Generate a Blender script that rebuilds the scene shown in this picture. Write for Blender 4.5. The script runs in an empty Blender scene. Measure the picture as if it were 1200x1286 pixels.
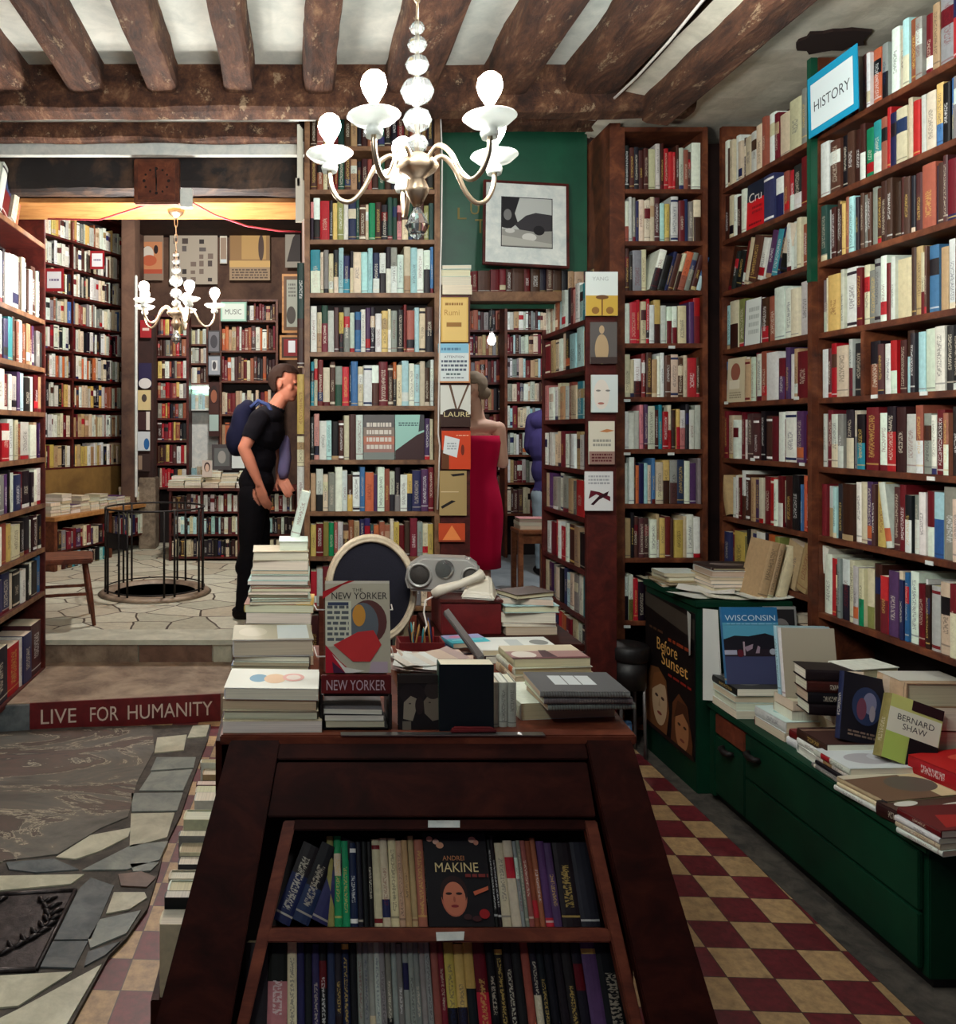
import bpy, bmesh, math, random, re
from mathutils import Vector, Matrix, noise
from mathutils.bvhtree import BVHTree
random.seed(11)
R = math.radians
scene = bpy.context.scene
COL = scene.collection
EYE = 1.62
FPX = 1000.0

def P(x, y, Y):
    """a point of the room seen at pixel (x, y), Y metres in front of the lens"""
    return Vector(((x - 375) / FPX * Y, Y, EYE - (y - 540) / FPX * Y))

def lin(c):
    f = lambda v: (v / 255 / 12.92) if v / 255 <= 0.04045 else ((v / 255 + 0.055) / 1.055) ** 2.4
    return (f(c[0]), f(c[1]), f(c[2]))

PAL = {
 'w': (214, 222, 212), 'c': (204, 194, 166), 'e': (172, 146, 110), 'k': (22, 19, 26), 'n': (64, 36, 29),
 'm': (100, 20, 30), 'r': (168, 28, 38), 'o': (186, 96, 56), 'y': (198, 172, 96), 'g': (14, 128, 80),
 'd': (34, 66, 56), 'b': (52, 98, 148), 'v': (34, 40, 80), 'l': (166, 206, 208), 't': (40, 128, 142),
 's': (128, 130, 126), 'p': (72, 46, 84), 'i': (186, 122, 120), 'u': (126, 124, 70), 'q': (186, 192, 182),
 'h': (142, 80, 62)}
PNAME = {'w': 'white', 'c': 'cream', 'e': 'tan', 'k': 'black', 'n': 'dark brown', 'm': 'maroon', 'r': 'red', 'o': 'orange',
 'y': 'yellow', 'g': 'green', 'd': 'dark green', 'b': 'blue', 'v': 'navy', 'l': 'pale blue', 't': 'teal', 's': 'grey',
 'p': 'purple', 'i': 'pink', 'u': 'olive', 'q': 'pale grey', 'h': 'rust'}
ORD = ('zeroth first second third fourth fifth sixth seventh eighth ninth tenth eleventh twelfth thirteenth fourteenth fifteenth '
       'sixteenth seventeenth eighteenth nineteenth twentieth').split()
def ordinal(n):
    if n <= 20: return ORD[n]
    tens = {2: 'twenty', 3: 'thirty', 4: 'forty', 5: 'fifty'}[n // 10]
    return tens + '-' + ORD[n % 10] if n % 10 else {2: 'twentieth', 3: 'thirtieth', 4: 'fortieth', 5: 'fiftieth'}[n // 10]

# ------------------------------------------------------------------ materials
def new_mat(name):
    m = bpy.data.materials.new(name); m.use_nodes = True
    nt = m.node_tree; b = nt.nodes['Principled BSDF']
    return m, nt, b
def N(nt, t, **kw):
    n = nt.nodes.new(t)
    for k, v in kw.items(): setattr(n, k, v)
    return n
def L(nt, a, b): nt.links.new(a, b)
def ramp(nt, fac, stops):
    r = N(nt, 'ShaderNodeValToRGB'); cr = r.color_ramp
    while len(cr.elements) > 1: cr.elements.remove(cr.elements[-1])
    for i, (p, c) in enumerate(stops):
        e = cr.elements[0] if i == 0 else cr.elements.new(p)
        e.position = p; e.color = (*lin(c), 1)
    L(nt, fac, r.inputs['Fac']); return r.outputs['Color']
def coords(nt, scale=(1, 1, 1), kind='Object', rot=(0, 0, 0)):
    tc = N(nt, 'ShaderNodeTexCoord'); mp = N(nt, 'ShaderNodeMapping')
    mp.inputs['Scale'].default_value = scale; mp.inputs['Rotation'].default_value = rot
    if kind == 'World':
        g = N(nt, 'ShaderNodeNewGeometry'); L(nt, g.outputs['Position'], mp.inputs['Vector'])
    else:
        L(nt, tc.outputs[kind], mp.inputs['Vector'])
    return mp.outputs['Vector']
def bump(nt, b, h, strength=.3, dist=.01):
    n = N(nt, 'ShaderNodeBump'); n.inputs['Strength'].default_value = strength; n.inputs['Distance'].default_value = dist
    L(nt, h, n.inputs['Height']); L(nt, n.outputs['Normal'], b.inputs['Normal'])
def noise_tex(nt, vec, scale, detail=6, rough=.6, dist=0.):
    n = N(nt, 'ShaderNodeTexNoise'); n.inputs['Scale'].default_value = scale; n.inputs['Detail'].default_value = detail
    n.inputs['Roughness'].default_value = rough; n.inputs['Distortion'].default_value = dist
    L(nt, vec, n.inputs['Vector']); return n.outputs['Fac']

def wood(name, dark, mid, light, scale=(14, 14, 1.6), rough=.5, kind='World', bmp=.15, spec=.35):
    m, nt, b = new_mat(name)
    v = coords(nt, scale, kind)
    f = noise_tex(nt, v, 2.2, 8, .65, .6)
    L(nt, ramp(nt, f, [(.28, dark), (.5, mid), (.72, light)]), b.inputs['Base Color'])
    b.inputs['Roughness'].default_value = rough; b.inputs['Specular IOR Level'].default_value = spec
    bump(nt, b, f, bmp, .004)
    return m
def plain(name, c, rough=.5, metal=0., spec=.5, **kw):
    m, nt, b = new_mat(name)
    b.inputs['Base Color'].default_value = (*lin(c), 1); b.inputs['Roughness'].default_value = rough
    b.inputs['Metallic'].default_value = metal; b.inputs['Specular IOR Level'].default_value = spec
    for k, v in kw.items(): b.inputs[k].default_value = v
    return m
def mottled(name, c1, c2, scale=6, rough=.7, bmp=.2, kind='World', metal=0., stops=(.35, .65)):
    m, nt, b = new_mat(name)
    v = coords(nt, (1, 1, 1), kind)
    f = noise_tex(nt, v, scale, 8, .65, .4)
    L(nt, ramp(nt, f, [(stops[0], c1), (stops[1], c2)]), b.inputs['Base Color'])
    b.inputs['Roughness'].default_value = rough; b.inputs['Metallic'].default_value = metal
    bump(nt, b, f, bmp, .006)
    return m

M = {}
# shelves, furniture
M['shelf_wood'] = wood('brown_shelf_wood', (52, 24, 16), (92, 48, 30), (128, 74, 46), (5, 5, 5), .5)
M['pale_wood'] = wood('pale_shelf_wood', (74, 48, 34), (118, 84, 58), (150, 112, 80), (5, 5, 5), .5)
M['red_wood'] = wood('red_brown_wood', (46, 14, 12), (74, 24, 20), (98, 38, 28), (6, 6, 6), .5)
M['desk_wood'] = wood('dark_desk_wood', (26, 9, 7), (46, 16, 12), (66, 27, 19), (3, 9, 3), .55, spec=.12)
M['desk_light'] = wood('worn_desk_wood', (70, 30, 20), (104, 50, 34), (132, 70, 48), (3, 9, 9), .5)
M['dark_inside'] = plain('dark_interior', (24, 15, 15), .8)  # near-black colour for case backs, insides and the well disc
M['beam'] = None
def beam_mat():
    m, nt, b = new_mat('old_beam_wood')
    v = coords(nt, (3.2, 1.0, 3.2), 'World')
    f = noise_tex(nt, v, 3.4, 12, .74, .25)
    base = ramp(nt, f, [(.25, (24, 13, 10)), (.42, (64, 37, 26)), (.55, (104, 66, 45)), (.70, (160, 122, 90))])
    v2 = coords(nt, (5, 2.2, 5), 'World')
    f2 = noise_tex(nt, v2, 2.4, 12, .78, .1)
    sp = ramp(nt, f2, [(.575, (0, 0, 0)), (.625, (255, 255, 255))])
    mx = N(nt, 'ShaderNodeMix', data_type='RGBA'); L(nt, sp, mx.inputs['Factor']); L(nt, base, mx.inputs['A'])
    mx.inputs['B'].default_value = (*lin((186, 160, 128)), 1)
    mm = N(nt, 'ShaderNodeMix', data_type='RGBA'); mm.inputs['Factor'].default_value = .8
    L(nt, base, mm.inputs['A']); L(nt, mx.outputs['Result'], mm.inputs['B'])
    L(nt, mm.outputs['Result'], b.inputs['Base Color']); b.inputs['Roughness'].default_value = .75
    bump(nt, b, f, 1., .04)
    return m
M['beam'] = beam_mat()
M['lintel'] = mottled('blackened_beam', (22, 15, 16), (92, 66, 46), 5, .75, .8, stops=(.48, .74))
M['plaster'] = mottled('ceiling_plaster', (196, 204, 198), (226, 230, 222), 7, .9, .25)
M['plaster_warm'] = mottled('aged_plaster', (196, 194, 178), (224, 220, 204), 9, .9, .6)
M['white_paint'] = mottled('white_paint', (196, 206, 204), (228, 232, 226), 14, .7, .2)
M['soffit'] = wood('yellow_soffit', (138, 88, 46), (172, 122, 70), (190, 144, 90), (2, 8, 8), .55)
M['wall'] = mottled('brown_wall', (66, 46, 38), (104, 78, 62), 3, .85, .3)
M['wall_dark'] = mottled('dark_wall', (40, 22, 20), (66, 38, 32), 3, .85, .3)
M['hole'] = plain('broken_lath', (38, 20, 16), .95)
M['green_board'] = mottled('green_board', (8, 62, 44), (16, 84, 58), 2.5, .45, .05)
M['green_paint'] = None
def green_paint():
    m, nt, b = new_mat('worn_green_paint')
    v = coords(nt, (1, 1, 1), 'World')
    f = noise_tex(nt, v, 9, 9, .7, .5)
    f1 = noise_tex(nt, v, 3, 4, .6, .2)
    base = ramp(nt, f1, [(.3, (6, 38, 27)), (.7, (9, 58, 38))])
    sp = ramp(nt, f, [(.66, (0, 0, 0)), (.71, (255, 255, 255))])
    mx = N(nt, 'ShaderNodeMix', data_type='RGBA'); L(nt, sp, mx.inputs['Factor']); L(nt, base, mx.inputs['A'])
    mx.inputs['B'].default_value = (*lin((66, 74, 50)), 1)
    L(nt, mx.outputs['Result'], b.inputs['Base Color']); b.inputs['Roughness'].default_value = .55
    b.inputs['Specular IOR Level'].default_value = .2
    bump(nt, b, f, .2, .004)
    return m
M['green_paint'] = green_paint()
M['metal'] = plain('brushed_metal', (176, 178, 180), .35, 1.)
M['brass'] = plain('pale_plated_arm', (196, 176, 150), .28, .9)
M['steel_leg'] = plain('grey_steel_tube', (120, 116, 116), .4, .8)
M['black'] = plain('black_paint', (16, 14, 16), .5)
M['iron'] = plain('black_iron', (20, 15, 15), .55, .3)
M['white_wire'] = plain('white_coated_wire', (222, 218, 212), .4)
M['navy_fabric'] = mottled('navy_upholstery', (13, 13, 27), (20, 20, 38), 160, .9, .3)
M['cream_paint'] = mottled('cream_chair_paint', (196, 178, 150), (226, 212, 186), 18, .5, .15)
M['chair_wood'] = wood('brown_chair_wood', (56, 26, 18), (98, 50, 32), (130, 74, 48), (6, 6, 6), .45)
M['stool_wood'] = wood('honey_stool_wood', (96, 52, 30), (140, 84, 50), (166, 108, 68), (6, 6, 6), .45)
M['silver'] = plain('silver_plastic', (176, 176, 172), .35, .35)
M['speaker'] = mottled('speaker_mesh', (40, 36, 34), (66, 62, 58), 260, .7, .3)
M['phone'] = plain('ivory_plastic', (210, 204, 188), .35)
M['glass'] = plain('cut_glass', (238, 248, 248), .02, 0., .5, **{'Transmission Weight': .93, 'IOR': 1.5})
def milk_mat():
    m, nt, b = new_mat('white_glass_dish')
    b.inputs['Base Color'].default_value = (*lin((232, 236, 232)), 1); b.inputs['Roughness'].default_value = .2
    tr = N(nt, 'ShaderNodeBsdfTranslucent'); tr.inputs['Color'].default_value = (.85, .88, .86, 1)
    mx = N(nt, 'ShaderNodeMixShader'); mx.inputs[0].default_value = .45; L(nt, b.outputs[0], mx.inputs[1]); L(nt, tr.outputs[0], mx.inputs[2])
    L(nt, mx.outputs[0], nt.nodes['Material Output'].inputs['Surface'])
    return m
M['milk'] = milk_mat()
M['tan_wall'] = mottled('ochre_panel', (112, 84, 40), (140, 108, 54), 4, .8, .1)
M['stone'] = mottled('pillar_stone', (96, 84, 70), (150, 136, 116), 14, .85, .6)
M['blue_floor'] = mottled('blue_grey_floor', (128, 138, 144), (158, 168, 172), 4, .5, .05)

def emit(name, c, s):
    m, nt, b = new_mat(name)
    b.inputs['Base Color'].default_value = (.9, .9, .9, 1)
    b.inputs['Emission Color'].default_value = (*c, 1); b.inputs['Emission Strength'].default_value = s
    return m
M['bulb'] = emit('lit_bulb', (1., .97, .90), 480)
M['bulb_far'] = emit('lit_far_bulb', (1., .92, .84), 480)
M['tube'] = emit('lit_tube', (.55, 1., .78), 14)

def attr_mat(name, rough, spec=.4):
    m, nt, b = new_mat(name)
    a = N(nt, 'ShaderNodeAttribute', attribute_name='Col')
    L(nt, a.outputs['Color'], b.inputs['Base Color'])
    b.inputs['Roughness'].default_value = rough; b.inputs['Specular IOR Level'].default_value = spec
    return m, nt, b, a
M['print'] = attr_mat('printed_paper', .55, .3)[0]
M['cloth'] = attr_mat('woven_cloth', .9, .15)[0]
M['skin'] = attr_mat('skin', .55, .3)[0]
def book_mat():
    m, nt, b, a = attr_mat('book_cover', .5, .3)
    ink = N(nt, 'ShaderNodeAttribute', attribute_name='Ink')
    uv = N(nt, 'ShaderNodeUVMap', uv_map='UV')
    sx = N(nt, 'ShaderNodeSeparateXYZ'); L(nt, uv.outputs['UV'], sx.inputs[0])
    def mth(op, x, y=None):
        n = N(nt, 'ShaderNodeMath', operation=op)
        for i, q in enumerate((x, y)):
            if q is None: continue
            if isinstance(q, (int, float)): n.inputs[i].default_value = q
            else: L(nt, q, n.inputs[i])
        return n.outputs[0]
    u, v = sx.outputs['X'], sx.outputs['Y']
    seed = mth('FLOOR', u); fu = mth('FRACT', u)
    wn = N(nt, 'ShaderNodeTexWhiteNoise', noise_dimensions='1D'); L(nt, seed, wn.inputs['W'])
    sc = N(nt, 'ShaderNodeSeparateColor'); L(nt, wn.outputs['Color'], sc.inputs[0])
    r1, r2, r3 = sc.outputs
    lo = mth('ADD', mth('MULTIPLY', r1, .25), .12)
    hi = mth('ADD', mth('MULTIPLY', r2, .35), .55)
    inside = mth('MULTIPLY', mth('GREATER_THAN', v, lo), mth('LESS_THAN', v, hi))
    mid = mth('LESS_THAN', mth('ABSOLUTE', mth('SUBTRACT', fu, .5)), .19)
    cb = N(nt, 'ShaderNodeCombineXYZ'); L(nt, mth('MULTIPLY', v, 52), cb.inputs[0]); L(nt, mth('MULTIPLY', u, 5.), cb.inputs[1])
    tn = N(nt, 'ShaderNodeTexNoise'); tn.inputs['Scale'].default_value = 1.; tn.inputs['Detail'].default_value = 2
    L(nt, cb.outputs[0], tn.inputs['Vector'])
    letter = mth('GREATER_THAN', tn.outputs['Fac'], .5)
    mask = mth('MULTIPLY', mth('MULTIPLY', inside, mid), letter)
    band = mth('MULTIPLY', mth('LESS_THAN', mth('ABSOLUTE', mth('SUBTRACT', v, mth('ADD', mth('MULTIPLY', r3, .08), .05))), .012), mth('GREATER_THAN', r2, .45))
    mask = mth('MINIMUM', mth('MULTIPLY', mth('ADD', mth('MULTIPLY', mask, mth('GREATER_THAN', r3, .3)), band), .52), 1.)
    mx = N(nt, 'ShaderNodeMix', data_type='RGBA'); L(nt, mask, mx.inputs['Factor']); L(nt, a.outputs['Color'], mx.inputs['A'])
    L(nt, ink.outputs['Color'], mx.inputs['B'])
    # scuffed edges and age
    g = N(nt, 'ShaderNodeNewGeometry')
    ns = noise_tex(nt, g.outputs['Position'], 55, 4, .6)
    hs = N(nt, 'ShaderNodeHueSaturation'); L(nt, mx.outputs['Result'], hs.inputs['Color'])
    L(nt, mth('ADD', mth('MULTIPLY', ns, .5), .75), hs.inputs['Value'])
    L(nt, hs.outputs['Color'], b.inputs['Base Color'])
    return m
M['book'] = book_mat()
def page_mat():
    m, nt, b, a = attr_mat('page_edges', .85, .2)
    v = coords(nt, (420, 3, 3), 'Object')
    f = noise_tex(nt, v, 1., 3, .6)
    mx = N(nt, 'ShaderNodeHueSaturation'); L(nt, a.outputs['Color'], mx.inputs['Color'])
    mt = N(nt, 'ShaderNodeMath', operation='MULTIPLY_ADD'); L(nt, f, mt.inputs[0]); mt.inputs[1].default_value = .7; mt.inputs[2].default_value = .62
    L(nt, mt.outputs[0], mx.inputs['Value']); L(nt, mx.outputs['Color'], b.inputs['Base Color'])
    bump(nt, b, f, .3, .001)
    return m
M['page'] = page_mat()

# ------------------------------------------------------------------ mesh helpers
class MB:
    """collects faces for one mesh: each face has a material slot, a colour, an ink colour and its uvs"""
    def __init__(s): s.v = []; s.f = []; s.m = []; s.c = []; s.k = []; s.uv = []; s.sm = []
    def face(s, pts, mat=0, col=(1, 1, 1), ink=(0, 0, 0), uv=None, smooth=False):
        i = len(s.v); s.v += [tuple(p) for p in pts]; s.f.append(tuple(range(i, i + len(pts))))
        s.m.append(mat); s.c.append(col); s.k.append(ink); s.uv.append(uv or [(0, -1)] * len(pts)); s.sm.append(smooth)
    def grid(s, rings, mat=0, col=(1, 1, 1), closed=True, cap0=False, cap1=False, smooth=True):
        i0 = len(s.v); n = len(rings[0])
        for r in rings: s.v += [tuple(p) for p in r]
        def add(f):
            s.f.append(f); s.m.append(mat); s.c.append(col); s.k.append((0, 0, 0)); s.uv.append([(0, -1)] * len(f)); s.sm.append(smooth)
        for a in range(len(rings) - 1):
            for b in range(n if closed else n - 1):
                c = (b + 1) % n
                add((i0 + a * n + b, i0 + a * n + c, i0 + (a + 1) * n + c, i0 + (a + 1) * n + b))
        if cap0: add(tuple(i0 + b for b in reversed(range(n))))
        if cap1: add(tuple(i0 + (len(rings) - 1) * n + b for b in range(n)))
    def box(s, a, b, mat=0, col=(1, 1, 1)):
        x0, y0, z0 = a; x1, y1, z1 = b
        p = [(x0, y0, z0), (x1, y0, z0), (x1, y1, z0), (x0, y1, z0), (x0, y0, z1), (x1, y0, z1), (x1, y1, z1), (x0, y1, z1)]
        i = len(s.v); s.v += p
        for f in ((0, 3, 2, 1), (4, 5, 6, 7), (0, 1, 5, 4), (1, 2, 6, 5), (2, 3, 7, 6), (3, 0, 4, 7)):
            s.f.append(tuple(i + q for q in f)); s.m.append(mat); s.c.append(col); s.k.append((0, 0, 0)); s.uv.append([(0, -1)] * 4); s.sm.append(False)
    def hexa(s, p, mat=0, col=(1, 1, 1)):
        """eight corners: bottom four counter-clockwise, top four counter-clockwise"""
        i = len(s.v); s.v += [tuple(q) for q in p]
        for f in ((0, 3, 2, 1), (4, 5, 6, 7), (0, 1, 5, 4), (1, 2, 6, 5), (2, 3, 7, 6), (3, 0, 4, 7)):
            s.f.append(tuple(i + q for q in f)); s.m.append(mat); s.c.append(col); s.k.append((0, 0, 0)); s.uv.append([(0, -1)] * 4); s.sm.append(False)
    def lathe(s, prof, n=20, mat=0, col=(1, 1, 1), centre=(0, 0, 0), smooth=True):
        rings = [[(centre[0] + r * math.cos(2 * math.pi * k / n), centre[1] + r * math.sin(2 * math.pi * k / n), centre[2] + z) for k in range(n)] for r, z in prof]
        s.grid(rings, mat, col, True, prof[0][0] > 1e-5, prof[-1][0] > 1e-5, smooth)
    def tube(s, pts, r, n=8, mat=0, col=(1, 1, 1), cap=True):
        pts = [Vector(p) for p in pts]; rings = []; nrm = None
        for i, p in enumerate(pts):
            t = (pts[min(i + 1, len(pts) - 1)] - pts[max(i - 1, 0)]).normalized()
            if nrm is None:
                nrm = t.orthogonal().normalized()
            else:
                nrm = (nrm - t * nrm.dot(t)); nrm = nrm.normalized() if nrm.length > 1e-6 else t.orthogonal().normalized()
            bn = t.cross(nrm); rr = r[i] if isinstance(r, (list, tuple)) else r
            rings.append([p + (nrm * math.cos(2 * math.pi * k / n) + bn * math.sin(2 * math.pi * k / n)) * rr for k in range(n)])
        s.grid(rings, mat, col, True, cap, cap)
    def merge(s, o, mtx=None, matmap=None):
        i = len(s.v)
        s.v += [tuple(mtx @ Vector(p)) for p in o.v] if mtx is not None else o.v
        s.f += [tuple(i + q for q in f) for f in o.f]
        s.m += [matmap[q] for q in o.m] if matmap else o.m
        s.c += o.c; s.k += o.k; s.uv += o.uv; s.sm += o.sm
    def mesh(s, name, mats, bev=0, seg=2):
        me = bpy.data.meshes.new(name); me.from_pydata(s.v, [], s.f)
        for m in mats: me.materials.append(M[m] if isinstance(m, str) else m)
        me.polygons.foreach_set('material_index', s.m); me.polygons.foreach_set('use_smooth', s.sm)
        ca = me.color_attributes.new('Col', 'FLOAT_COLOR', 'CORNER'); ia = me.color_attributes.new('Ink', 'FLOAT_COLOR', 'CORNER')
        uvl = me.uv_layers.new(name='UV')
        cs = []; ks = []; us = []
        for f, c, k, u in zip(s.f, s.c, s.k, s.uv):
            for j in range(len(f)): cs += (*c, 1.); ks += (*k, 1.); us += u[j]
        ca.data.foreach_set('color', cs); ia.data.foreach_set('color', ks); uvl.data.foreach_set('uv', us)
        if bev:
            bm = bmesh.new(); bm.from_mesh(me)
            bmesh.ops.bevel(bm, geom=[e for e in bm.edges if len(e.link_faces) == 2 and e.calc_face_angle(0) > .5], offset=bev, segments=seg, affect='EDGES', clamp_overlap=True)
            bm.to_mesh(me); bm.free()
        me.update(); return me
    def build(s, name, mats, parent=None, mtx=None, bev=0, seg=2):
        if isinstance(mats, str): mats = [mats]
        o = bpy.data.objects.new(name, s.mesh(name, mats, bev, seg)); COL.objects.link(o)
        if parent is not None: o.parent = parent
        if mtx is not None: o.matrix_local = mtx
        return o
LABELS = {}
def tag(o, label, cat, group=None, kind=None):
    o['label'] = label; o['category'] = cat
    if group: o['group'] = group
    if kind: o['kind'] = kind
    LABELS.setdefault(label, []).append(o.name)
    return o
def thing(name, label, cat, mtx=None, group=None):
    o = bpy.data.objects.new(name, None); COL.objects.link(o); o.empty_display_size = .1
    if mtx is not None: o.matrix_world = mtx if isinstance(mtx, Matrix) else Matrix.Translation(mtx)
    return tag(o, label, cat, group)
def struct(name, mb, mats, mtx=None, label=None, cat=None, **kw):
    o = mb.build(name, mats, None, mtx, **kw); o['kind'] = 'structure'
    o['label'] = label or ('part of the room: ' + name.replace('_', ' ')); o['category'] = cat or name.split('_')[0]
    return o
def frame(o, ax, ay, az=(0, 0, 1)):
    m = Matrix.Identity(4)
    for i, a in enumerate((ax, ay, az)):
        a = Vector(a).normalized()
        for j in range(3): m[j][i] = a[j]
    m.translation = Vector(o); return m
def T(x, y, z): return Matrix.Translation((x, y, z))
def RZ(d): return Matrix.Rotation(R(d), 4, 'Z')
def RX(d): return Matrix.Rotation(R(d), 4, 'X')
def RY(d): return Matrix.Rotation(R(d), 4, 'Y')
def sbox(name, a, b, mat, parent=None, bev=.003, mtx=None):
    mb = MB(); mb.box(a, b); return mb.build(name, mat, parent, mtx, bev)
def shade_flat_big(o): pass

# ------------------------------------------------------------------ lettering and printed art
def text_mesh(body, w, h, col, shear=0.):
    cu = bpy.data.curves.new('lettering', 'FONT'); cu.body = body; cu.align_x = 'CENTER'; cu.align_y = 'CENTER'; cu.size = 1.; cu.resolution_u = 3; cu.space_line = .95
    cu.shear = shear
    o = bpy.data.objects.new('lettering', cu); COL.objects.link(o)
    dg = bpy.context.evaluated_depsgraph_get(); dg.update()
    me = bpy.data.meshes.new_from_object(o.evaluated_get(dg))
    bpy.data.objects.remove(o); bpy.data.curves.remove(cu)
    xs = [v.co.x for v in me.vertices]; ys = [v.co.y for v in me.vertices]
    cx, cy = (min(xs) + max(xs)) / 2, (min(ys) + max(ys)) / 2; sx = w / max(max(xs) - min(xs), 1e-4); sy = h / max(max(ys) - min(ys), 1e-4)
    for v in me.vertices: v.co.x = (v.co.x - cx) * sx; v.co.y = (v.co.y - cy) * sy; v.co.z = 0
    for a in list(me.color_attributes): me.color_attributes.remove(a)
    ca = me.color_attributes.new('Col', 'FLOAT_COLOR', 'CORNER')
    ca.data.foreach_set('color', [*lin(col), 1.] * len(me.loops))
    me.materials.clear(); me.materials.append(M['print'])
    for p in me.polygons: p.material_index = 0
    return me
def lettering(parent, mtx, body, w, h, col, name='lettering', shear=0.):
    o = bpy.data.objects.new(name, text_mesh(body, w, h, col, shear)); COL.objects.link(o); o.parent = parent; o.matrix_local = mtx
    return o
def art(parent, mtx, W, H, shapes, name='cover_art', lift=.0008):
    """flat printed shapes on a W x H panel whose lower corner is at mtx (x along, y up, z out)"""
    mb = MB(); z = lift; texts = []
    for sh in shapes:
        k = sh[0]; z += .00022
        if k == 'r':
            _, x0, y0, x1, y1, c = sh; pts = [(x0 * W, y0 * H, z), (x1 * W, y0 * H, z), (x1 * W, y1 * H, z), (x0 * W, y1 * H, z)]; mb.face(pts, 0, lin(c))
        elif k == 'e':
            _, cx, cy, rx, ry, c = sh
            mb.face([(cx * W + rx * W * math.cos(a * math.pi / 12), cy * H + ry * H * math.sin(a * math.pi / 12), z) for a in range(24)], 0, lin(c))
        elif k == 'p':
            mb.face([(x * W, y * H, z) for x, y in sh[1]], 0, lin(sh[2]))
        elif k == 'l':
            _, x0, y0, x1, y1, n, c = sh; rnd = random.Random(int(x0 * 991 + y0 * 777 + n))
            for i in range(n):
                yy = y1 + (y0 - y1) * (i + .5) / n; hh = (y1 - y0) / n * .28; x = x0
                while x < x1:
                    w_ = min(rnd.uniform(.04, .13), x1 - x); mb.face([(x * W, (yy - hh) * H, z), ((x + w_) * W, (yy - hh) * H, z), ((x + w_) * W, (yy + hh) * H, z), (x * W, (yy + hh) * H, z)], 0, lin(c)); x += w_ + .025
        elif k == 't': texts.append((sh, z))
    o = None
    if mb.f:
        o = mb.build(name, 'print', parent, mtx)
    for (_, body, cx, cy, w, h, c), z in texts:
        lettering(parent, mtx @ T(cx * W, cy * H, z), body, w * W, h * H, c)
    return o
# ------------------------------------------------------------------ books
REC = []
brnd = random.Random(5)
def vary(c, a=14):
    d = brnd.randint(-a, a)
    return tuple(max(6, min(240, q + d + brnd.randint(-6, 6))) for q in c)
def book_data(t, d, h, c1, c2=None, hard=False, seed=0, pages=None, split=None, plainspine=False):
    col = lin(vary(PAL[c1] if isinstance(c1, str) else c1))
    lum = sum(col) / 3
    ink = lin(brnd.choice([(24, 22, 30), (40, 30, 40), (110, 24, 30), (26, 40, 80)])) if lum > .22 else lin(brnd.choice([(222, 216, 196), (206, 176, 96), (228, 230, 228), (200, 190, 170)]))
    zs = [0, .1, .3, .55, .8, 1.]; cs = [col] * 5
    if c2:
        s = split or brnd.uniform(.36, .62); zs = [0, s * .5, s, (1 + s) / 2, .93, 1.]
        k2 = lin(vary(PAL[c2])); cs = [k2, k2, col, col, col]
    elif not plainspine:
        q = brnd.random()
        if q < .16: cs[3] = lin(vary(PAL[brnd.choice('wkcmrvne')]))
        elif q < .26: cs[0] = lin(vary(PAL[brnd.choice('wkcmrve')]))
        elif q < .32: cs[1] = lin(vary(PAL[brnd.choice('wkcrvo')]))
        elif q < .37: zs = [0, .04, .09, .88, .93, 1.]; cs[1] = cs[3] = ink
    b = .0026 if hard else .0010; ins = .004 if hard else .0006; rb = min(.004, t * .2)
    out = [(-t / 2, d), (-t / 2, rb), (-t * .3, rb * .25), (0, 0), (t * .3, rb * .25), (t / 2, rb), (t / 2, d)]
    inn = [(-t / 2 + b, d), (-t / 2 + b, rb + b), (-t * .28, rb + b), (0, rb + b), (t * .28, rb + b), (t / 2 - b, rb + b), (t / 2 - b, d)]
    cov = MB(); n = len(out)
    for i in range(n - 1):
        (x0, y0), (x1, y1) = out[i], out[i + 1]
        if 0 < i < n - 2:
            u0 = (i - 1) / 4 + .001; u1 = i / 4 - .001
            for j in range(5):
                cov.face([(x0, y0, zs[j] * h), (x1, y1, zs[j] * h), (x1, y1, zs[j + 1] * h), (x0, y0, zs[j + 1] * h)], 0, cs[j], ink,
                         [(seed + u0, zs[j]), (seed + u1, zs[j]), (seed + u1, zs[j + 1]), (seed + u0, zs[j + 1])], False)
        else:
            sc = cs[2]
            cov.face([(x0, y0, 0), (x1, y1, 0), (x1, y1, h), (x0, y0, h)], 0, sc, ink)
        (p0, q0), (p1, q1) = inn[i], inn[i + 1]
        cov.face([(x0, y0, h), (x1, y1, h), (p1, q1, h), (p0, q0, h)], 0, cs[4], ink)
        cov.face([(x1, y1, 0), (x0, y0, 0), (p0, q0, 0), (p1, q1, 0)], 0, cs[0], ink)
    for i in (0, n - 2):   # inside of the two boards' fore edges
        pass
    cov.face([out[0] + (0,), inn[0] + (0,), inn[0] + (h,), out[0] + (h,)], 0, col, ink)
    cov.face([inn[-1] + (0,), out[-1] + (0,), out[-1] + (h,), inn[-1] + (h,)], 0, col, ink)
    pg = MB(); pc = pages or brnd.choice([(226, 220, 198), (214, 204, 178), (232, 230, 214), (200, 186, 156), (222, 214, 188)])
    pg.box((-t / 2 + b * .9, rb + b * .5, ins), (t / 2 - b * .9, d - ins, h - ins), 0, lin(vary(pc, 8)))
    return cov, pg
def add_book(mtx, t, d, h, c1, label, group, c2=None, hard=None, pages=None, force=False, shapes=None, face='+', name='book', split=None, plainspine=False, extra=None):
    hard = brnd.random() < .35 if hard is None else hard
    cov, pg = book_data(t, d, h, c1, c2, hard, len(REC) + 1, pages, split, plainspine)
    REC.append(dict(cov=cov, pg=pg, mtx=mtx, label=label, group=group, force=force or bool(shapes), shapes=shapes, dims=(t, d, h), face=face, name=name, hard=hard, extra=extra))
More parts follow.
